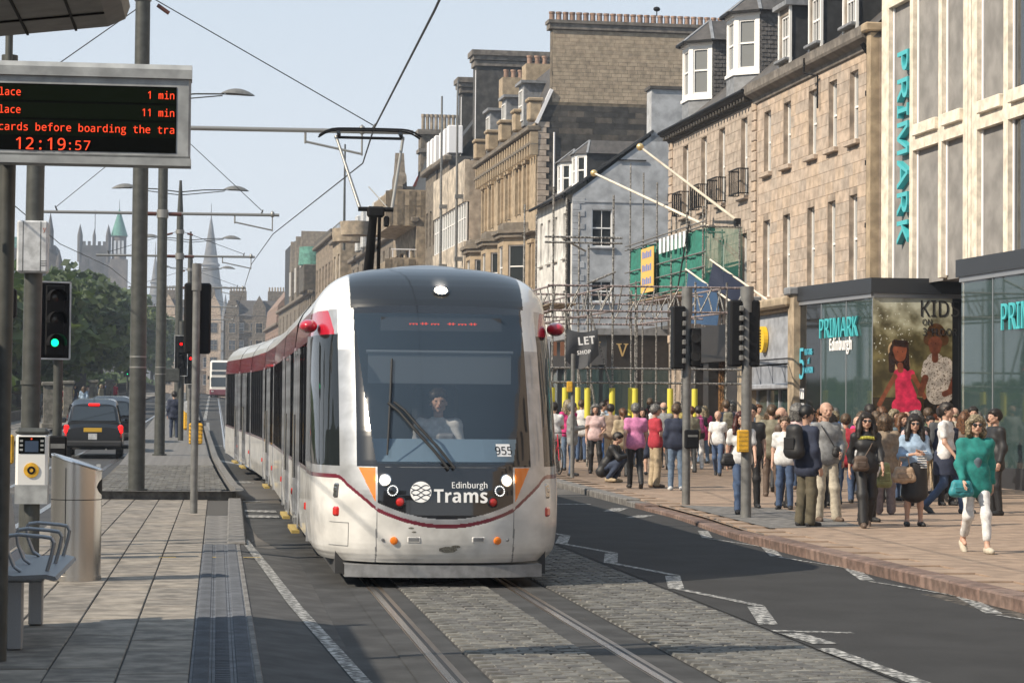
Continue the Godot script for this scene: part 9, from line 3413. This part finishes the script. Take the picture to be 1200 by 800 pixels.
func build_crew() -> void:
	job_keys = jobs.keys()
	var id := WorkerThreadPool.add_group_task(job, job_keys.size())
	WorkerThreadPool.wait_for_group_task_completion(id)
	for c in crew:
		var n: Node3D = c[0]
		var k: Array = c[2]
		var j := pose_of(c[1])
		var skin: Color = lin(0.47, 0.29, 0.215).lerp(lin(0.16, 0.085, 0.05), c[7])
		var sm := "skin%.2f" % c[7]
		if not cloth.has(sm):
			cloth[sm] = mat(skin, 0.55)
			cloth[sm].subsurf_scatter_enabled = true
			cloth[sm].subsurf_scatter_strength = 0.08
		var lean := 0.0
		if c[1] in ["crouch", "bend"]: lean = 0.35
		var hx := Transform3D(Basis(Vector3.RIGHT, lean), j[3])
		var body_key: String = c[1] + k[0] + k[4] + k[6]
		if not meshes.has(body_key):
			var g: Array = [jobs[k[0]][3][0].duplicate(), jobs[k[0]][3][1].duplicate(), jobs[k[0]][3][2].duplicate()]
			add_net(g, jobs[k[4]][3], hx)
			for s in 2:
				var dirn: Vector3 = ((j[8 + s] as Vector3) - j[6 + s]).normalized()
				var yv := -dirn
				var zv := (Vector3.BACK if absf(dirn.z) < 0.8 else Vector3.UP)
				var xv := yv.cross(zv).normalized()
				add_net(g, jobs[k[6 + s]][3], Transform3D(Basis(xv, yv, xv.cross(yv)), j[8 + s]))
			meshes[body_key] = net_mesh(g, true)
		part("body", meshes[body_key], cloth[sm], n)
		for q in [[1, "top", c[3], 0.0125], [2, "trousers" if not ("skirt" in k[2] or "dress" in k[2]) else "skirt", c[4], 0.012], [3, "shoes", c[5], 0.0]]:
			if not meshes.has(k[q[0]]): meshes[k[q[0]]] = net_mesh(jobs[k[q[0]]][3], true, q[3])
			part(q[1], meshes[k[q[0]]], dye(DYE[q[2]]), n)
		if k[5]:
			if not meshes.has(k[5]): meshes[k[5]] = net_mesh(jobs[k[5]][3], false, 0.02)
			part("hair" if c[10] != "cap" else "cap", meshes[k[5]], hair_dye(c[6]), n).transform = hx
		if c[8] < 65.0 and absf(wrapf(c[9], -180.0, 180.0)) < 120.0:
			for s in [-1.0, 1.0]:
				if not meshes.has("eye"):
					var mb := MB.new()
					mb.ball(Vector3.ZERO, Vector3(0.015, 0.007, 0.006), 8)
					meshes["eye"] = mb.mesh()
					mb = MB.new()
					mb.ball(Vector3.ZERO, Vector3(0.022, 0.006, 0.006), 8)
					meshes["mouth"] = mb.mesh()
				part("eye", meshes["eye"], dye(DYE.darkbrown), n).transform = hx * Transform3D(Basis(), Vector3(s * 0.031, 0.016, 0.089))
			part("mouth", meshes["mouth"], dye([0.25, 0.07, 0.06]), n).transform = hx * Transform3D(Basis(), Vector3(0, -0.047, 0.099))

func shades(n: Node3D) -> void:
	var mb := MB.new()
	for s in [-1.0, 1.0]:
		mb.ball(Vector3(s * 0.034, 1.655, 0.105), Vector3(0.032, 0.024, 0.014), 10)
		mb.bar(Vector3(s * 0.065, 1.665, 0.095), Vector3(s * 0.088, 1.665, 0.01), 0.008, 0.008)
	mb.bar(Vector3(-0.02, 1.66, 0.113), Vector3(0.02, 1.66, 0.113), 0.01, 0.01)
	part("sunglasses", mb, M.gloss_black, n)

func bag(label: String, cat: String, on: Node3D, at: Vector3, size: Vector3, c: Array, strap: Array, group := "") -> void:
	var n := thing(cat.replace(" ", "_"), label, cat, on.position + on.basis * at, on.rotation.y, group)
	var mb := MB.new()
	var r := minf(size.x, minf(size.y, size.z)) * 0.42
	var g := net([[Vector3(-size.x / 2 + r, -size.y / 2 + r, 0), Vector3(size.x / 2 - r, -size.y / 2 + r, 0), r, r], [Vector3(-size.x * 0.42 + r, size.y / 2 - r, 0), Vector3(size.x * 0.42 - r, size.y / 2 - r, 0), r * 0.8, r * 0.8], [Vector3(-size.x / 2 + r, -size.y / 2 + r, 0), Vector3(-size.x * 0.42 + r, size.y / 2 - r, 0), r, r * 0.8], [Vector3(size.x / 2 - r, -size.y / 2 + r, 0), Vector3(size.x * 0.42 - r, size.y / 2 - r, 0), r, r * 0.8], [Vector3(0, -size.y * 0.3, 0), Vector3(0, size.y * 0.25, 0), r * 1.15, r]], 0.016, 0.04)
	part("bag_body", net_mesh(g, false, 0.008), dye(c, 0.6), n)
	mb = MB.new()
	mb.cbox(Vector3(0, -size.y * 0.08, -size.z * 0.45 if cat == "backpack" else size.z * 0.45), Vector3(size.x * 0.6, size.y * 0.35, 0.03), 0.01)
	part("pocket", mb, dye([c[0] * 0.7, c[1] * 0.7, c[2] * 0.7], 0.6), n)
	if strap.size():
		mb = MB.new()
		mb.tube(strap, 0.009, 6)
		part("strap", mb, dye(c, 0.6), n)

func make_people() -> void:
	var P: Node3D
	# --- nearest on the right pavement
	P = who(9.3, 27.5, -4, 1.66, "walk", "f", "jacket", "teal", "crop", "white", "cream", "bob", "blond", 0.0, "woman in teal jacket and white cropped trousers walking towards the stop")
	shades(P)
	var mb := MB.new()
	part("blouse", net_mesh(net([[Vector3(0, 1.36, 0.045), Vector3(0, 1.2, 0.075), 0.035, 0.06], [Vector3(0, 1.2, 0.075), Vector3(0, 1.0, 0.07), 0.058, 0.056]], 0.012, 0.03), false, 0.004), dye(DYE.print), P)
	bag("teal clutch bag held low by the woman in the teal jacket", "handbag", P, Vector3(-0.24, 0.84, 0.20), Vector3(0.30, 0.20, 0.12), [0.03, 0.26, 0.30], [])
	P = who(8.8, 33.8, 118, 1.77, "stand", "m", "jacket", "navy", "wide", "olive", "black", "cap", "black", 0.05, "man in navy jacket, black cap and olive trousers with his side turned")
	bag("large black backpack on the man in the navy jacket", "backpack", P, Vector3(0.0, 1.27, -0.25), Vector3(0.36, 0.52, 0.24), DYE.black, [])
	P = who(9.5, 35.3, 8, 1.84, "lean", "m", "long", "grey", "wide", "cream", "brown", "fringe", "darkbrown", 0.05, "balding man in grey jumper and cream trousers facing the stop")
	bag("small black camera bag slung across the grey jumper", "camera bag", P, Vector3(0.10, 1.05, 0.17), Vector3(0.13, 0.15, 0.09), DYE.black, [Vector3(-0.03, 0.06, 0), Vector3(-0.12, 0.20, 0.0), Vector3(-0.22, 0.40, -0.09)])
	P = who(9.66, 33.6, -4, 1.68, "walk2", "f", "three", "black", "wide", "black", "brown", "curly", "darkbrown", 0.05, "woman in black with a yellow yoke, brown curls and sunglasses, walking")
	shades(P)
	mb = MB.new()
	for k in 12:
		var a := -1.35 + k * 0.245
		mb.cbox(Vector3(sin(a) * 0.165, 1.40 - 0.02 * absf(sin(a)), cos(a) * 0.105 - 0.02), Vector3(0.05, 0.05, 0.05), 0.012)
	part("yellow_yoke", mb, dye([0.42, 0.40, 0.06]), P)
	bag("brown shoulder bag across the woman in black", "handbag", P, Vector3(-0.12, 1.0, 0.19), Vector3(0.24, 0.22, 0.11), DYE.brown, [Vector3(0.05, 0.08, 0), Vector3(0.14, 0.22, -0.03), Vector3(0.24, 0.38, -0.14)])
	P = who(10.15, 35.2, 15, 1.66, "stand", "f", "jacket", "white", "long", "black", "black", "long", "lightbrown", 0.05, "woman in long white shirt and black trousers behind the woman in black")
	bag("green and yellow patterned carrier bag behind the woman in black", "carrier bag", P, Vector3(0.26, 0.78, 0.02), Vector3(0.34, 0.40, 0.16), [0.22, 0.24, 0.10], [Vector3(-0.06, 0.19, 0), Vector3(-0.03, 0.27, 0), Vector3(0.03, 0.19, 0)])
	P = who(10.5, 33.9, -6, 1.64, "hold", "f", "three", "skyblue", "skirt", "black", "black", "long", "darkbrown", 0.12, "dark haired woman in pale blue cardigan and black skirt looking at her hands")
	shades(P)
	mb = MB.new()
	for k in 8: mb.cbox(Vector3(0.10, 0.95 + k * 0.038, 0.115 - 0.002 * k), Vector3(0.16, 0.019, 0.05), 0.006)
	part("striped_scarf", mb, dye(DYE.white), P)
	bag("beige leather handbag hung on the arm of the woman in the black skirt", "handbag", P, Vector3(-0.20, 0.84, 0.16), Vector3(0.36, 0.24, 0.15), [0.48, 0.34, 0.23], [Vector3(-0.09, 0.1, 0), Vector3(-0.06, 0.26, 0), Vector3(0.06, 0.26, 0), Vector3(0.09, 0.1, 0)])
	P = who(11.2, 37.8, 165, 1.66, "stand", "f", "jacket", "leopard", "wide", "taupe", "taupe", "bob", "lightbrown", 0.05, "woman in leopard print jacket and taupe trousers seen from behind")
	P = who(12.4, 38.2, 55, 1.86, "walk", "m", "short", "white", "long", "jeans", "dark_grey", "short", "darkbrown", 0.05, "tall man in white T-shirt with a dark jacket tied round his waist")
	mb = MB.new()
	mb.lathe([Vector2(0.19, 0.62), Vector2(0.20, 0.80), Vector2(0.185, 0.98), Vector2(0.165, 1.02)], Vector3(0, 0, -0.01), 14)
	part("tied_jacket", mb, dye(DYE.navy), P)
	P = who(14.6, 44.4, 80, 1.80, "bend", "m", "short", "skyblue", "long", "dark_jeans", "black", "short", "darkbrown", 0.05, "man in pale blue T-shirt bending forward by the shop glass")
	pushchair(Vector3(14.2, H(43.0) + 0.125, -42.6))
	who(15.6, 46.3, -12, 1.80, "stand", "m", "short", "dark_grey", "long", "black", "black", "short", "darkbrown", 0.1, "dark haired man standing against the glass behind the bending man")
	who(13.05, 37.6, -80, 1.76, "stand", "m", "jacket", "black", "long", "black", "black", "short", "darkbrown", 0.05, "person in black cut off by the right edge of view")
	# --- the crowd before the shop boxes
	var crowd := [
		[10.2, 41.0, 70, 1.76, "hold", "m", "jacket", "brown", "long", "dark_jeans", "black", "fringe", "lightbrown", 0.05, "balding man in brown jacket looking down, left of the man in the cap"],
		[11.05, 45.2, 170, 1.80, "hold", "m", "jacket", "khaki", "long", "brown", "brown", "short", "lightbrown", 0.05, "man in khaki jacket and brown trousers by the cream pilaster, back turned"],
		[12.05, 44.6, 175, 1.80, "stand", "m", "short", "blue", "long", "jeans", "black", "short", "ginger", 0.05, "ginger haired man in blue shirt facing the shop glass"],
		[10.95, 40.4, 150, 1.66, "stand", "f", "long", "print", "long", "black", "black", "long", "darkbrown", 0.1, "long dark haired woman between the grey jumper and the woman in black"],
		[13.25, 46.4, 165, 1.68, "stand", "f", "long", "magenta", "long", "dark_jeans", "black", "bob", "lightbrown", 0.05, "woman in bright magenta top facing the poster"],
		[12.45, 42.6, 178, 1.70, "stand", "f", "jacket", "black", "long", "black", "black", "tail", "lightbrown", 0.05, "fair ponytailed woman in black cardigan, back turned, before the poster"],
		[13.1, 48.0, 190, 1.74, "stand", "m", "long", "white", "long", "beige", "brown", "short", "greyhair", 0.05, "white haired man in white shirt under the small grey poster"],
		[13.2, 43.4, 20, 1.67, "stand", "f", "jacket", "print", "long", "jeans", "black", "long", "ginger", 0.05, "ginger woman in patterned top facing out of the crowd"],
		[12.8, 41.2, 185, 1.72, "stand", "m", "jacket", "black", "long", "dark_grey", "black", "short", "greyhair", 0.05, "grey haired man in black jacket left of the tall man in white"],
		[12.45, 40.2, 170, 1.66, "stand", "f", "long", "palepink", "long", "dark_jeans", "black", "bob", "darkbrown", 0.08, "woman in pale pink blouse and jeans close behind the tall man in white"],
		[14.4, 46.6, 200, 1.70, "stand", "f", "short", "yellow", "long", "jeans", "white", "short", "darkbrown", 0.1, "short haired person in pale yellow top under the poster"],
		[14.5, 45.0, 178, 1.78, "stand", "m", "jacket", "dark_grey", "long", "black", "black", "short", "darkbrown", 0.05, "man in charcoal jacket, back turned, right of the yellow top"],
		[13.45, 41.4, 10, 1.70, "stand", "f", "long", "navy", "long", "black", "black", "short", "darkbrown", 0.08, "dark short haired woman peering from behind the teal jacket woman"],
		[14.05, 42.2, 155, 1.70, "stand", "f", "jacket", "brown", "long", "black", "black", "long", "ginger", 0.05, "long ginger haired woman behind the blond woman, back turned"],
		[13.9, 48.6, 170, 1.64, "stand", "f", "short", "white", "long", "pale_jeans", "white", "tail", "blond", 0.0, "blond ponytailed girl in white top nearest the shop glass"],
		[12.6, 48.8, 185, 1.78, "lean", "m", "jacket", "navy", "long", "jeans", "brown", "short", "lightbrown", 0.05, "man in navy anorak at the foot of the white city name"],
		[15.3, 48.4, 175, 1.76, "stand", "m", "short", "green", "long", "beige", "white", "short", "lightbrown", 0.05, "man in green T-shirt at the poster's right edge, back turned"],
		[11.6, 47.6, 160, 1.70, "walk", "f", "jacket", "taupe", "long", "black", "black", "bob", "lightbrown", 0.05, "woman in taupe coat walking along the shop glass"],
		# --- around the crossing
		[9.4, 40.0, -8, 1.80, "stand", "m", "short", "black", "long", "black", "black", "short", "darkbrown", 0.05, "man in black half hidden behind the red-haired woman"],
		[9.68, 48.1, 172, 1.80, "stand", "m", "long", "navy", "long", "pale_jeans", "white", "short", "lightbrown", 0.05, "man in navy hooded top and faded jeans with his back to us"],
		[9.5, 49.5, 105, 1.78, "hold", "m", "short", "red", "wide", "beige", "brown", "short", "greyhair", 0.05, "grey haired man in red polo shirt and beige chinos"],
		[12.05, 62.5, 5, 1.78, "stand", "m", "short", "white", "long", "black", "black", "short", "darkbrown", 0.15, "man in white shirt and dark glasses facing us beyond the red polo shirt"],
		[8.95, 48.9, 176, 1.80, "walk", "m", "short", "pink", "long", "black", "black", "short", "greyhair", 0.05, "grey haired man in pink shirt and black trousers walking away"],
		[10.7, 57.5, -10, 1.66, "walk", "f", "short", "print", "skirt", "navy", "black", "curly", "darkbrown", 0.1, "dark curly haired woman in patterned dress coming towards us"],
		[9.0, 52.2, 62, 1.78, "crouch", "m", "jacket", "black", "long", "dark_jeans", "beige", "short", "darkbrown", 0.05, "man in black crouching on the pavement beside the pink shirt"],
		[10.4, 60.5, 170, 1.72, "stand", "m", "short", "hazel", "long", "beige", "brown", "short", "darkbrown", 0.08, "person in checked shirt with a navy backpack, back turned"],
		[10.95, 65.0, 60, 1.74, "hold", "m", "short", "white", "long", "blue", "white", "short", "darkbrown", 0.08, "man in white T-shirt and blue trousers holding something"],
		[10.95, 68.0, 185, 1.74, "lean", "f", "vest", "black", "wide", "black", "black", "long", "blond", 0.0, "blond woman in a black jumpsuit with bare shoulders, back turned"],
		[8.7, 56.2, 80, 1.78, "hold", "m", "jacket", "grey", "long", "jeans", "black", "short", "greyhair", 0.05, "grey haired man in grey jumper and jeans beside the slim sign post"],
		[8.65, 59.0, 175, 1.76, "hold", "m", "short", "white", "long", "black", "black", "short", "darkbrown", 0.05, "man in dark waistcoat and white sleeves pushing a red bicycle"],
		[10.2, 70.0, 10, 1.76, "stand", "m", "jacket", "black", "long", "black", "black", "short", "darkbrown", 0.05, "man in black under the scaffold behind the grey jumper"],
		[9.7, 67.0, 160, 1.66, "stand", "f", "long", "dark_grey", "long", "black", "black", "long", "darkbrown", 0.05, "dark haired woman beside the leftmost yellow padded pole"],
		[11.6, 72.0, 175, 1.70, "stand", "f", "short", "white", "skirt", "beige", "brown", "bob", "lightbrown", 0.05, "woman in white top and beige skirt deep under the scaffold"],
		[12.6, 74.0, 20, 1.78, "walk", "m", "long", "skyblue", "long", "dark_grey", "black", "short", "lightbrown", 0.05, "man in light blue shirt far under the scaffold"],
		[13.3, 70.0, 190, 1.72, "walk2", "f", "short", "red", "long", "black", "black", "long", "darkbrown", 0.05, "woman in red top walking away near the timber doorway"]]
	# more of the throng, in lighter clothes
	var cuts_ := ["white top", "pale pink top", "light blue shirt", "beige jacket", "cream jumper", "red jacket", "grey hooded top", "yellow shirt", "khaki jacket", "magenta top"]
	var cl := ["white", "palepink", "skyblue", "beige", "cream", "red", "grey", "yellow", "khaki", "magenta"]
	for i in 34:
		var right := i < 18
		var d := 39.5 + (i * 37 % 18) * 0.55 if right else 55.0 + ((i * 23) % 16) * 1.0
		var px := (930.0 + i * 15.0) if right else (650.0 + (i - 18) * 16.5)
		var back := i % 3 != 0
		who((px - 254.0) / 2700.0 * d, d, (165.0 + (i % 5) * 8.0) if back else (-20.0 + (i % 5) * 12.0), 1.60 + 0.045 * (i * 5 % 6), ["stand", "lean", "walk", "hold"][i % 4], "f" if i % 2 else "m", ["short", "long", "jacket"][i % 3], cl[i % 10], "long", ["jeans", "black", "beige", "dark_grey", "pale_jeans"][i % 5], "black", ["long", "short", "bob", "short", "tail"][(i + i % 2) % 5] if i % 2 else ["short", "fringe"][i % 4 / 2], ["lightbrown", "darkbrown", "blond", "greyhair", "ginger"][i * 3 % 5], 0.05 + 0.1 * (i % 4 / 3), "%s in %s, %s, %s %s" % [["man", "woman"][i % 2], cuts_[i % 10], "seen from behind" if back else "facing out", ["left in crowd by", "mid crowd by", "right in crowd by"][(i % 18) / 6], "the shop glass" if right else "the scaffold"], "bystanders in the crowd")
	for c in crowd: who(c[0], c[1], c[2], c[3], c[4], c[5], c[6], c[7], c[8], c[9], c[10], c[11], c[12], c[13], c[14])
	P = who(8.72, 37.8, -6, 1.68, "walk2", "f", "short", "white", "long", "jeans", "black", "long", "redhair", 0.0, "red haired woman in white T-shirt and jeans behind the grey signal post")
	bag("small black bag at the hip of the red haired woman", "handbag", P, Vector3(-0.24, 0.95, 0.06), Vector3(0.24, 0.20, 0.12), DYE.black, [Vector3(0.03, 0.08, 0), Vector3(0.16, 0.34, -0.03), Vector3(0.30, 0.48, -0.06)])
	P = who(13.0, 61.6, 178, 1.68, "reach", "f", "short", "black", "long", "white", "white", "short", "darkbrown", 0.05, "woman in white trousers hand in hand with a man in maroon")
	bag("pink and blue backpack of the woman in white trousers", "backpack", P, Vector3(0.0, 1.25, -0.20), Vector3(0.30, 0.42, 0.18), [0.35, 0.06, 0.20], [])
	P = who(13.8, 61.7, 182, 1.84, "stand", "m", "short", "navy", "long", "maroon", "brown", "short", "lightbrown", 0.05, "man in maroon trousers and navy T-shirt walking hand in hand")
	bag("khaki backpack of the man in maroon trousers", "backpack", P, Vector3(0.0, 1.25, -0.22), Vector3(0.34, 0.50, 0.20), DYE.khaki, [])
	# --- tram driver
	who(track_x(25.0) + 0.04, NOSE + 1.42, 0, 1.80, "sit", "m", "short", "white", "long", "navy", "black", "short", "darkbrown", 0.05, "tram driver in white shirt seated behind the windscreen", "", 0.66)
	# --- far pavement on the left
	var tops := ["navy", "dark_grey", "white", "red", "black", "skyblue", "taupe", "blue", "grey", "yellow", "khaki", "palepink"]
	var names := ["dark blue coat", "charcoal jacket", "white shirt", "red jacket", "black coat", "light blue shirt", "taupe coat", "bright blue top", "grey jumper", "pale yellow top", "khaki jacket", "pale pink top"]
	var places := ["left of the nearest gate pier", "between the first two gate piers", "by the bus stop flag", "on the far left pavement under the trees"]
	for i in 20:
		var d := 112.0 + i * 4.6 + (i % 3) * 2.0
		var x := -7.9 - 0.55 * ((i * 7) % 5)
		who(x, d, [10, 190, 60, 170][i % 4], 1.62 + 0.05 * (i % 4), ["walk", "stand", "walk2"][i % 3], "f" if i % 2 else "m", "jacket" if i % 3 else "short", tops[i % 12], "long", ["jeans", "black", "beige", "dark_grey"][i % 4], "black", ["short", "long", "bob", "short"][i % 4], ["darkbrown", "lightbrown", "blond", "greyhair"][i % 4], 0.05, "pedestrian in %s %s, %s" % [names[i % 12], ["facing us", "walking away", "turned to the road", "with back turned"][i % 4], places[mini(3, i / 5)]], "pedestrians on the far left pavement")
	who(-1.62, 88.0, 185, 1.78, "stand", "m", "jacket", "navy", "long", "dark_jeans", "black", "short", "darkbrown", 0.05, "man in navy jacket waiting on the island beside the red signal")
	build_crew()
	bicycle(Vector3(8.45, H(57.5) + 0.125, -57.6))

func pushchair(at: Vector3) -> void:
	var n := thing("pushchair", "dark folding pushchair with small wheels in front of the bending man", "pushchair", at, 1.3)
	for q in [[-0.22, 0.3], [0.22, 0.3], [-0.22, -0.3], [0.22, -0.3]]:
		var mb := MB.new()
		mb.t = Transform3D(Basis(Vector3.BACK, PI / 2), Vector3(q[0], 0.09, q[1]))
		mb.lathe([Vector2(0.04, -0.02), Vector2(0.09, -0.018), Vector2(0.09, 0.018), Vector2(0.04, 0.02)], Vector3.ZERO, 14)
		part("wheel", mb, M.rubber, n)
		mb = MB.new()
		mb.tube([Vector3(q[0], 0.09, q[1]), Vector3(q[0] * 0.9, 0.5, -q[1] * 0.2), Vector3(q[0] * 0.9, 1.0, -0.42)] if q[1] > 0 else [Vector3(q[0], 0.09, q[1]), Vector3(q[0] * 0.9, 0.55, 0.2)], 0.014, 6)
		part("frame_tube", mb, M.galv, n)
	var mb := MB.new()
	mb.prism([Vector2(-0.28, 0.42), Vector2(0.22, 0.38), Vector2(0.24, 0.46), Vector2(-0.15, 0.52), Vector2(-0.32, 0.95), Vector2(-0.38, 0.92)], -0.2, 0.2)
	mb.t = Transform3D()
	var s := part("seat", mb, dye(DYE.black), n)
	s.rotation.y = -PI / 2
	mb = MB.new()
	mb.cyl(Vector3(-0.2, 1.0, -0.42), Vector3(0.2, 1.0, -0.42), 0.018, 0.018, 8)
	part("handle", mb, M.rubber, n)

func bicycle(at: Vector3) -> void:
	var n := thing("bicycle", "red bicycle wheeled along the kerb beside the grey jumper man", "bicycle", at, 0.12)
	for z in [-0.52, 0.52]:
		var mb := MB.new()
		var pts := []
		for i in 25: pts.append(Vector3(0, 0.34 + 0.33 * sin(TAU * i / 24.0), z + 0.33 * cos(TAU * i / 24.0)))
		mb.tube(pts, 0.018, 6)
		var w := part("wheel", mb, M.rubber, n)
		mb = MB.new()
		for i in 12: mb.cyl(Vector3(0, 0.34, z), Vector3(0, 0.34 + 0.32 * sin(TAU * i / 12.0), z + 0.32 * cos(TAU * i / 12.0)), 0.003, 0.003, 4)
		part("spokes", mb, M.galv, w)
	var mb := MB.new()
	for q in [[Vector3(0, 0.34, -0.52), Vector3(0, 0.32, -0.08)], [Vector3(0, 0.34, -0.52), Vector3(0, 0.80, -0.16)], [Vector3(0, 0.32, -0.08), Vector3(0, 0.92, -0.2)], [Vector3(0, 0.80, -0.16), Vector3(0, 0.86, 0.36)], [Vector3(0, 0.32, -0.08), Vector3(0, 0.74, 0.38)], [Vector3(0, 0.34, 0.52), Vector3(0, 1.0, 0.33)]]: mb.cyl(q[0], q[1], 0.018, 0.018, 7)
	part("frame", mb, M.tramred, n)
	mb = MB.new()
	mb.tube([Vector3(-0.28, 1.02, 0.24), Vector3(-0.1, 1.04, 0.34), Vector3(0.1, 1.04, 0.34), Vector3(0.28, 1.02, 0.24)], 0.014, 6)
	part("handlebar", mb, M.black, n)
	mb = MB.new()
	mb.ball(Vector3(0, 0.95, -0.24), Vector3(0.07, 0.035, 0.14), 10)
	part("saddle", mb, M.black, n)
